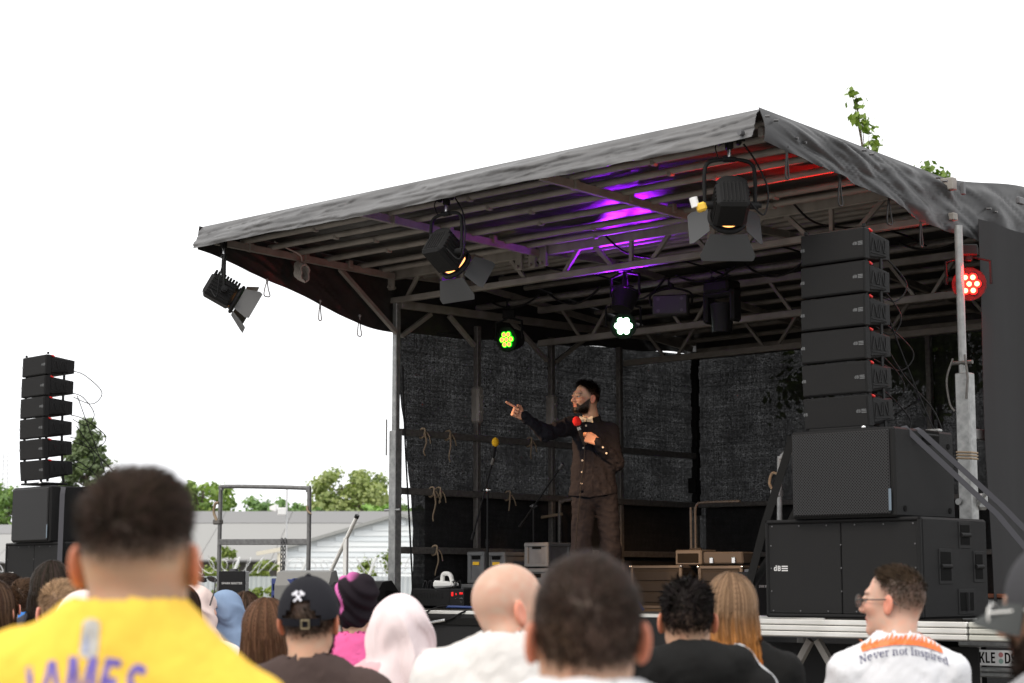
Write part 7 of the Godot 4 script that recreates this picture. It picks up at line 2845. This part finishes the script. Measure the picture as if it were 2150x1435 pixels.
	spectator("woman with a brown bob, left of the black baseball cap", Vector3(-0.929, 1.153, -7.0), {"style": "long", "skin": pale, "hair": Color(0.085, 0.044, 0.026), "ends": Color(0.1, 0.054, 0.032), "bottom": -0.155, "count": 1900, "wide": 1.6, "shirt": Color(0.06, 0.05, 0.05), "face_open": 0.5, "look": -6.0})
	# farther rows
	p = spectator("woman in a light blue head scarf", Vector3(-1.473, 1.171, -9.5), {"style": "none", "skin": pale, "shirt": Color(0.3, 0.4, 0.55), "sleeve": 1.0, "look": -14.0})
	scarf(p, {"color": Color(0.21, 0.29, 0.42), "fall": 0.3, "side": 1.0, "seed": 9, "lean": 0.4})
	spectator("brown haired person half hidden behind the light blue head scarf", Vector3(-1.45, 1.161, -10.0), {"style": "long", "skin": pale, "hair": Color(0.05, 0.03, 0.02), "bottom": -0.2, "count": 800, "shirt": Color(0.1, 0.1, 0.12)})
	p = spectator("woman in a cream head scarf with dark sunglasses pushed up on it", Vector3(-1.592, 1.196, -9.3), {"style": "none", "skin": pale, "shirt": Color(0.78, 0.72, 0.66), "sleeve": 1.0, "look": -35.0, "rise": 0.02})
	scarf(p, {"color": Color(0.74, 0.6, 0.56), "fall": 0.24, "side": -1.0, "seed": 14, "lean": 0.7})
	raised_sunglasses(p)
	spectator("woman with long dark hair between yellow jersey and cream head scarf", Vector3(-1.577, 1.194, -8.8), {"style": "long", "skin": pale, "hair": Color(0.03, 0.018, 0.012), "bottom": -0.3, "count": 1000, "shirt": Color(0.05, 0.04, 0.05)})
	spectator("boy with short fair hair and a red ear, left of the yellow jersey", Vector3(-1.596, 1.24, -6.5), {"skin": Color(0.66, 0.42, 0.34), "hair": Color(0.3, 0.19, 0.11), "nape": -0.06, "fade": 0.035, "top": 0.02, "side": 0.011, "look": 26.0, "scale": 0.94, "shirt": Color(0.4, 0.42, 0.45), "flow": Vector3(0.55, 0, -0.3), "per": 5})
	p = spectator("person with a pale pink head covering, partly behind the yellow jersey", Vector3(-1.39, 1.184, -6.0), {"style": "none", "skin": pale, "shirt": Color(0.7, 0.55, 0.52), "sleeve": 1.0})
	scarf(p, {"color": Color(0.75, 0.62, 0.58), "fall": 0.25, "side": 1.0, "seed": 22, "lean": 0.6})
	spectator("woman with wavy black hair falling straight down, behind the fair haired boy", Vector3(-1.999, 1.304, -8.0), {"style": "long", "skin": pale, "hair": Color(0.028, 0.02, 0.016), "bottom": -0.36, "count": 1600, "wave": 0.012, "wide": 1.5, "shirt": Color(0.05, 0.05, 0.06)})
	spectator("boy with short brown hair in a blue shirt, at the far left", Vector3(-2.776, 1.24, -10.5), {"skin": pale, "hair": Color(0.07, 0.042, 0.026), "nape": -0.075, "fade": 0.02, "top": 0.022, "side": 0.016, "shirt": Color(0.06, 0.2, 0.55), "sleeve": 0.6, "collar": 0.02, "per": 5, "build": 1.05, "look": -10.0})
	spectator("person with short dark hair, farthest back at the left edge", Vector3(-3.282, 1.278, -12.0), {"skin": pale, "hair": Color(0.04, 0.027, 0.02), "top": 0.02, "side": 0.012, "look": -50.0, "shirt": Color(0.2, 0.2, 0.22)})
	spectator("child with curly reddish brown hair at the left edge", Vector3(-2.694, 1.208, -9.8), {"style": "curly", "skin": pale, "hair": Color(0.09, 0.048, 0.026), "top": 0.03, "side": 0.025, "nape": -0.08, "scale": 0.9, "shirt": Color(0.1, 0.12, 0.2)})
	p = spectator("woman with long brown hair in a yellow and green shirt, cut by the left edge", Vector3(-2.116, 1.222, -7.5), {"style": "long", "skin": pale, "hair": Color(0.055, 0.032, 0.02), "bottom": -0.3, "count": 1500, "shirt": Color(0.7, 0.6, 0.06), "sleeve": 0.5, "paint": func(q: Vector3, _n: Vector3) -> Color: return Color(0.03, 0.3, 0.12) if q.y < 0.98 and q.y > 0.93 else Color(0.72, 0.62, 0.06)})


func round_rect(w: float, h: float, r: float) -> PackedVector2Array:
	var out := PackedVector2Array()
	for c in [[1, 1, 0.0], [-1, 1, PI / 2], [-1, -1, PI], [1, -1, PI * 1.5]]:
		for k in 5:
			var a: float = c[2] + PI / 2 * k / 4.0
			out.append(Vector2(c[0] * (w - r) + cos(a) * r, c[1] * (h - r) + sin(a) * r))
	return out


func glasses(root: Node3D, frame: Color) -> void:
	var head: Transform3D = root.get_meta("head")
	var s := Shape.new()
	s.col = frame
	for x in [-1, 1]:
		var ring := []
		for k in 17:
			var a := TAU * k / 16.0
			ring.append(head * Vector3(x * 0.035 + cos(a) * 0.026, -0.002 + sin(a) * 0.022, -0.112))
		s.tube(ring, 0.0024, 6, -1.0, false)
		s.tube([head * Vector3(x * 0.06, 0.004, -0.11), head * Vector3(x * 0.08, 0.008, -0.03), head * Vector3(x * 0.086, 0.012, 0.02), head * Vector3(x * 0.084, -0.006, 0.045)], 0.0024, 6)
	s.tube([head * Vector3(-0.01, 0.004, -0.113), head * Vector3(0.01, 0.004, -0.113)], 0.0022, 6)
	var g := put("glasses", s, M.painted, root)
	var lens := mat("spectacle lens", Color(0.6, 0.62, 0.65, 0.25), 0.05)
	lens.transparency = BaseMaterial3D.TRANSPARENCY_ALPHA
	lens.albedo_color = Color(0.6, 0.62, 0.65, 0.25)
	for x in [-1, 1]:
		s = Shape.new()
		var line := []
		for k in 16:
			var a := TAU * k / 16.0
			line.append(head * Vector3(x * 0.035 + cos(a) * 0.025, -0.002 + sin(a) * 0.021, -0.112))
		for k in range(1, 15):
			s.tri(line[0], line[k], line[k + 1])
		put("lens", s, lens, g)


func cap_emblem(root: Node3D) -> void:
	var head: Transform3D = root.get_meta("head")
	var s := Shape.new()
	s.col = Color(0.6, 0.6, 0.66)
	var o := head * Transform3D(Basis(Vector3.RIGHT, -0.6), Vector3(-0.004, 0.086, 0.122))
	var b := o.basis.orthonormalized()
	for x in [-1, 1]:
		var r := b * Basis(Vector3.BACK, x * 0.7)
		s.box(o.origin + b.z * 0.002 * x, Vector3(0.0065, 0.036, 0.003), r, 0.001)
		s.box(o.origin + r * Vector3(0, 0.016, 0.001), Vector3(0.019, 0.009, 0.004), r, 0.001)
	put("crossed_hammers", s, M.painted, root.get_node("cap"))


func stripes(root: Node3D, hy: float) -> void:
	var f: Field = root.get_node("hooded_jacket").get_meta("field")
	var s := Shape.new()
	s.col = Color(0.55, 0.56, 0.58)
	for k in 2:
		var rows := [[], []]
		for i in 17:
			var u := i / 16.0
			var x := lerpf(0.135, 0.285, u)
			for e in 2:
				var z := 0.03 + 0.026 * k + 0.012 * e
				rows[e].append(f.hit(Vector3(x, hy + 0.05, z), Vector3.DOWN, 0.6) + Vector3(0.0015, 0.003, 0))
		s.sheet(rows, 0.001)
	put("sleeve_stripes", s, M.fabric, root)


func shirt_print(root: Node3D, hy: float) -> void:
	var text := "Never not Inspired"
	var s := Shape.new()
	s.col = Color(0.03, 0.03, 0.12)
	var g := letters(text, 0.033, false, "Droid Serif")
	var y0 := hy - 0.158
	var bend := func(v: Vector3) -> Vector3: return Vector3(v.x * 1.0, y0 + v.y - 1.5 * v.x * v.x - 0.02 * v.x, 0.35)
	for i in range(0, g[1].size(), 3):
		var a: Vector3 = bend.call(g[0][g[1][i]])
		var b: Vector3 = bend.call(g[0][g[1][i + 1]])
		var c: Vector3 = bend.call(g[0][g[1][i + 2]])
		if (b - a).cross(c - a).z < 0.0:
			s.tri(a, c, b)
		else:
			s.tri(a, b, c)
	print_on(root, "shirt", s, Transform3D.IDENTITY, M.painted, "lettering", 0.006)
	s = Shape.new()
	s.col = Color(0.85, 0.17, 0.03)
	var rr := RandomNumberGenerator.new()
	rr.seed = 8
	var n := 34
	for i in n:
		var xa := lerpf(-0.135, 0.135, float(i) / n)
		var xb := lerpf(-0.135, 0.135, float(i + 1) / n)
		var ya: Vector3 = bend.call(Vector3(xa, 0.022, 0))
		var yb: Vector3 = bend.call(Vector3(xb, 0.022, 0))
		var th := 0.016
		s.quad(ya, yb, yb + Vector3(0, th, 0), ya + Vector3(0, th, 0))
		if i % 2 == 0:
			var tip := rr.randf_range(0.012, 0.032)
			s.tri(ya + Vector3(0, th, 0), yb + Vector3(0.006, th, 0), (ya + yb) / 2.0 + Vector3(0.02, th + tip, 0))
	print_on(root, "shirt", s, Transform3D.IDENTITY, M.painted, "flame_print", 0.006)


func head_wrap(root: Node3D) -> void:
	var head: Transform3D = root.get_meta("head")
	var f := Field.new(Vector3(-0.18, -0.14, -0.2), Vector3(0.2, 0.24, 0.24), 0.007)
	f.ell(Vector3(0, 0.05, 0.015), Vector3(0.1, 0.115, 0.118), 0.03)
	f.ell(Vector3(0.025, 0.1, 0.06), Vector3(0.1, 0.085, 0.1), 0.04)
	f.ell(Vector3(0, -0.01, 0.05), Vector3(0.088, 0.06, 0.085), 0.03)
	f.ell(Vector3(0, -0.05, -0.1), Vector3(0.07, 0.1, 0.09), 0.01, Basis.IDENTITY, true)
	f.ripple(func(p: Vector3) -> float:
		return 0.005 * sin(p.y * 95.0 + p.x * 60.0 + 2.0 * sin(p.x * 20.0)))
	f.net()
	var fl := Flesh.new()
	fl.add(f, head, func(p: Vector3, _n: Vector3) -> Color:
		var pink := Color(0.55, 0.13, 0.36)
		var k := sm(0.012, 0.006, absf(p.x + 0.045 - 0.02 * sin(p.y * 30.0))) * sm(0.0, 0.02, p.y) * sm(0.0, 0.03, p.z)
		k = maxf(k, sm(0.16, 0.172, p.y + 0.006 * sin(p.x * 90.0)) * sm(0.03, -0.03, p.x - 0.02))
		return Color(0.016, 0.015, 0.017).lerp(pink, clampf(k, 0, 1)))
	put("head_wrap", fl, M.fabric, root)


func raised_sunglasses(root: Node3D) -> void:
	var head: Transform3D = root.get_meta("head")
	var t := head * Transform3D(Basis(Vector3.RIGHT, 0.75), Vector3(0, 0.085, -0.02))
	var s := Shape.new()
	s.col = Color(0.012, 0.012, 0.013)
	for x in [-1, 1]:
		s.ball(t * Transform3D(Basis.from_scale(Vector3(0.032, 0.026, 0.008)), Vector3(x * 0.036, 0, -0.098)), 6, 12)
		s.tube([t * Vector3(x * 0.068, 0.01, -0.096), t * Vector3(x * 0.106, 0.005, -0.02), t * Vector3(x * 0.112, -0.01, 0.06)], 0.004, 6)
	s.tube([t * Vector3(-0.012, 0.006, -0.1), t * Vector3(0.012, 0.006, -0.1)], 0.004, 6)
	put("sunglasses", s, M.painted, root)
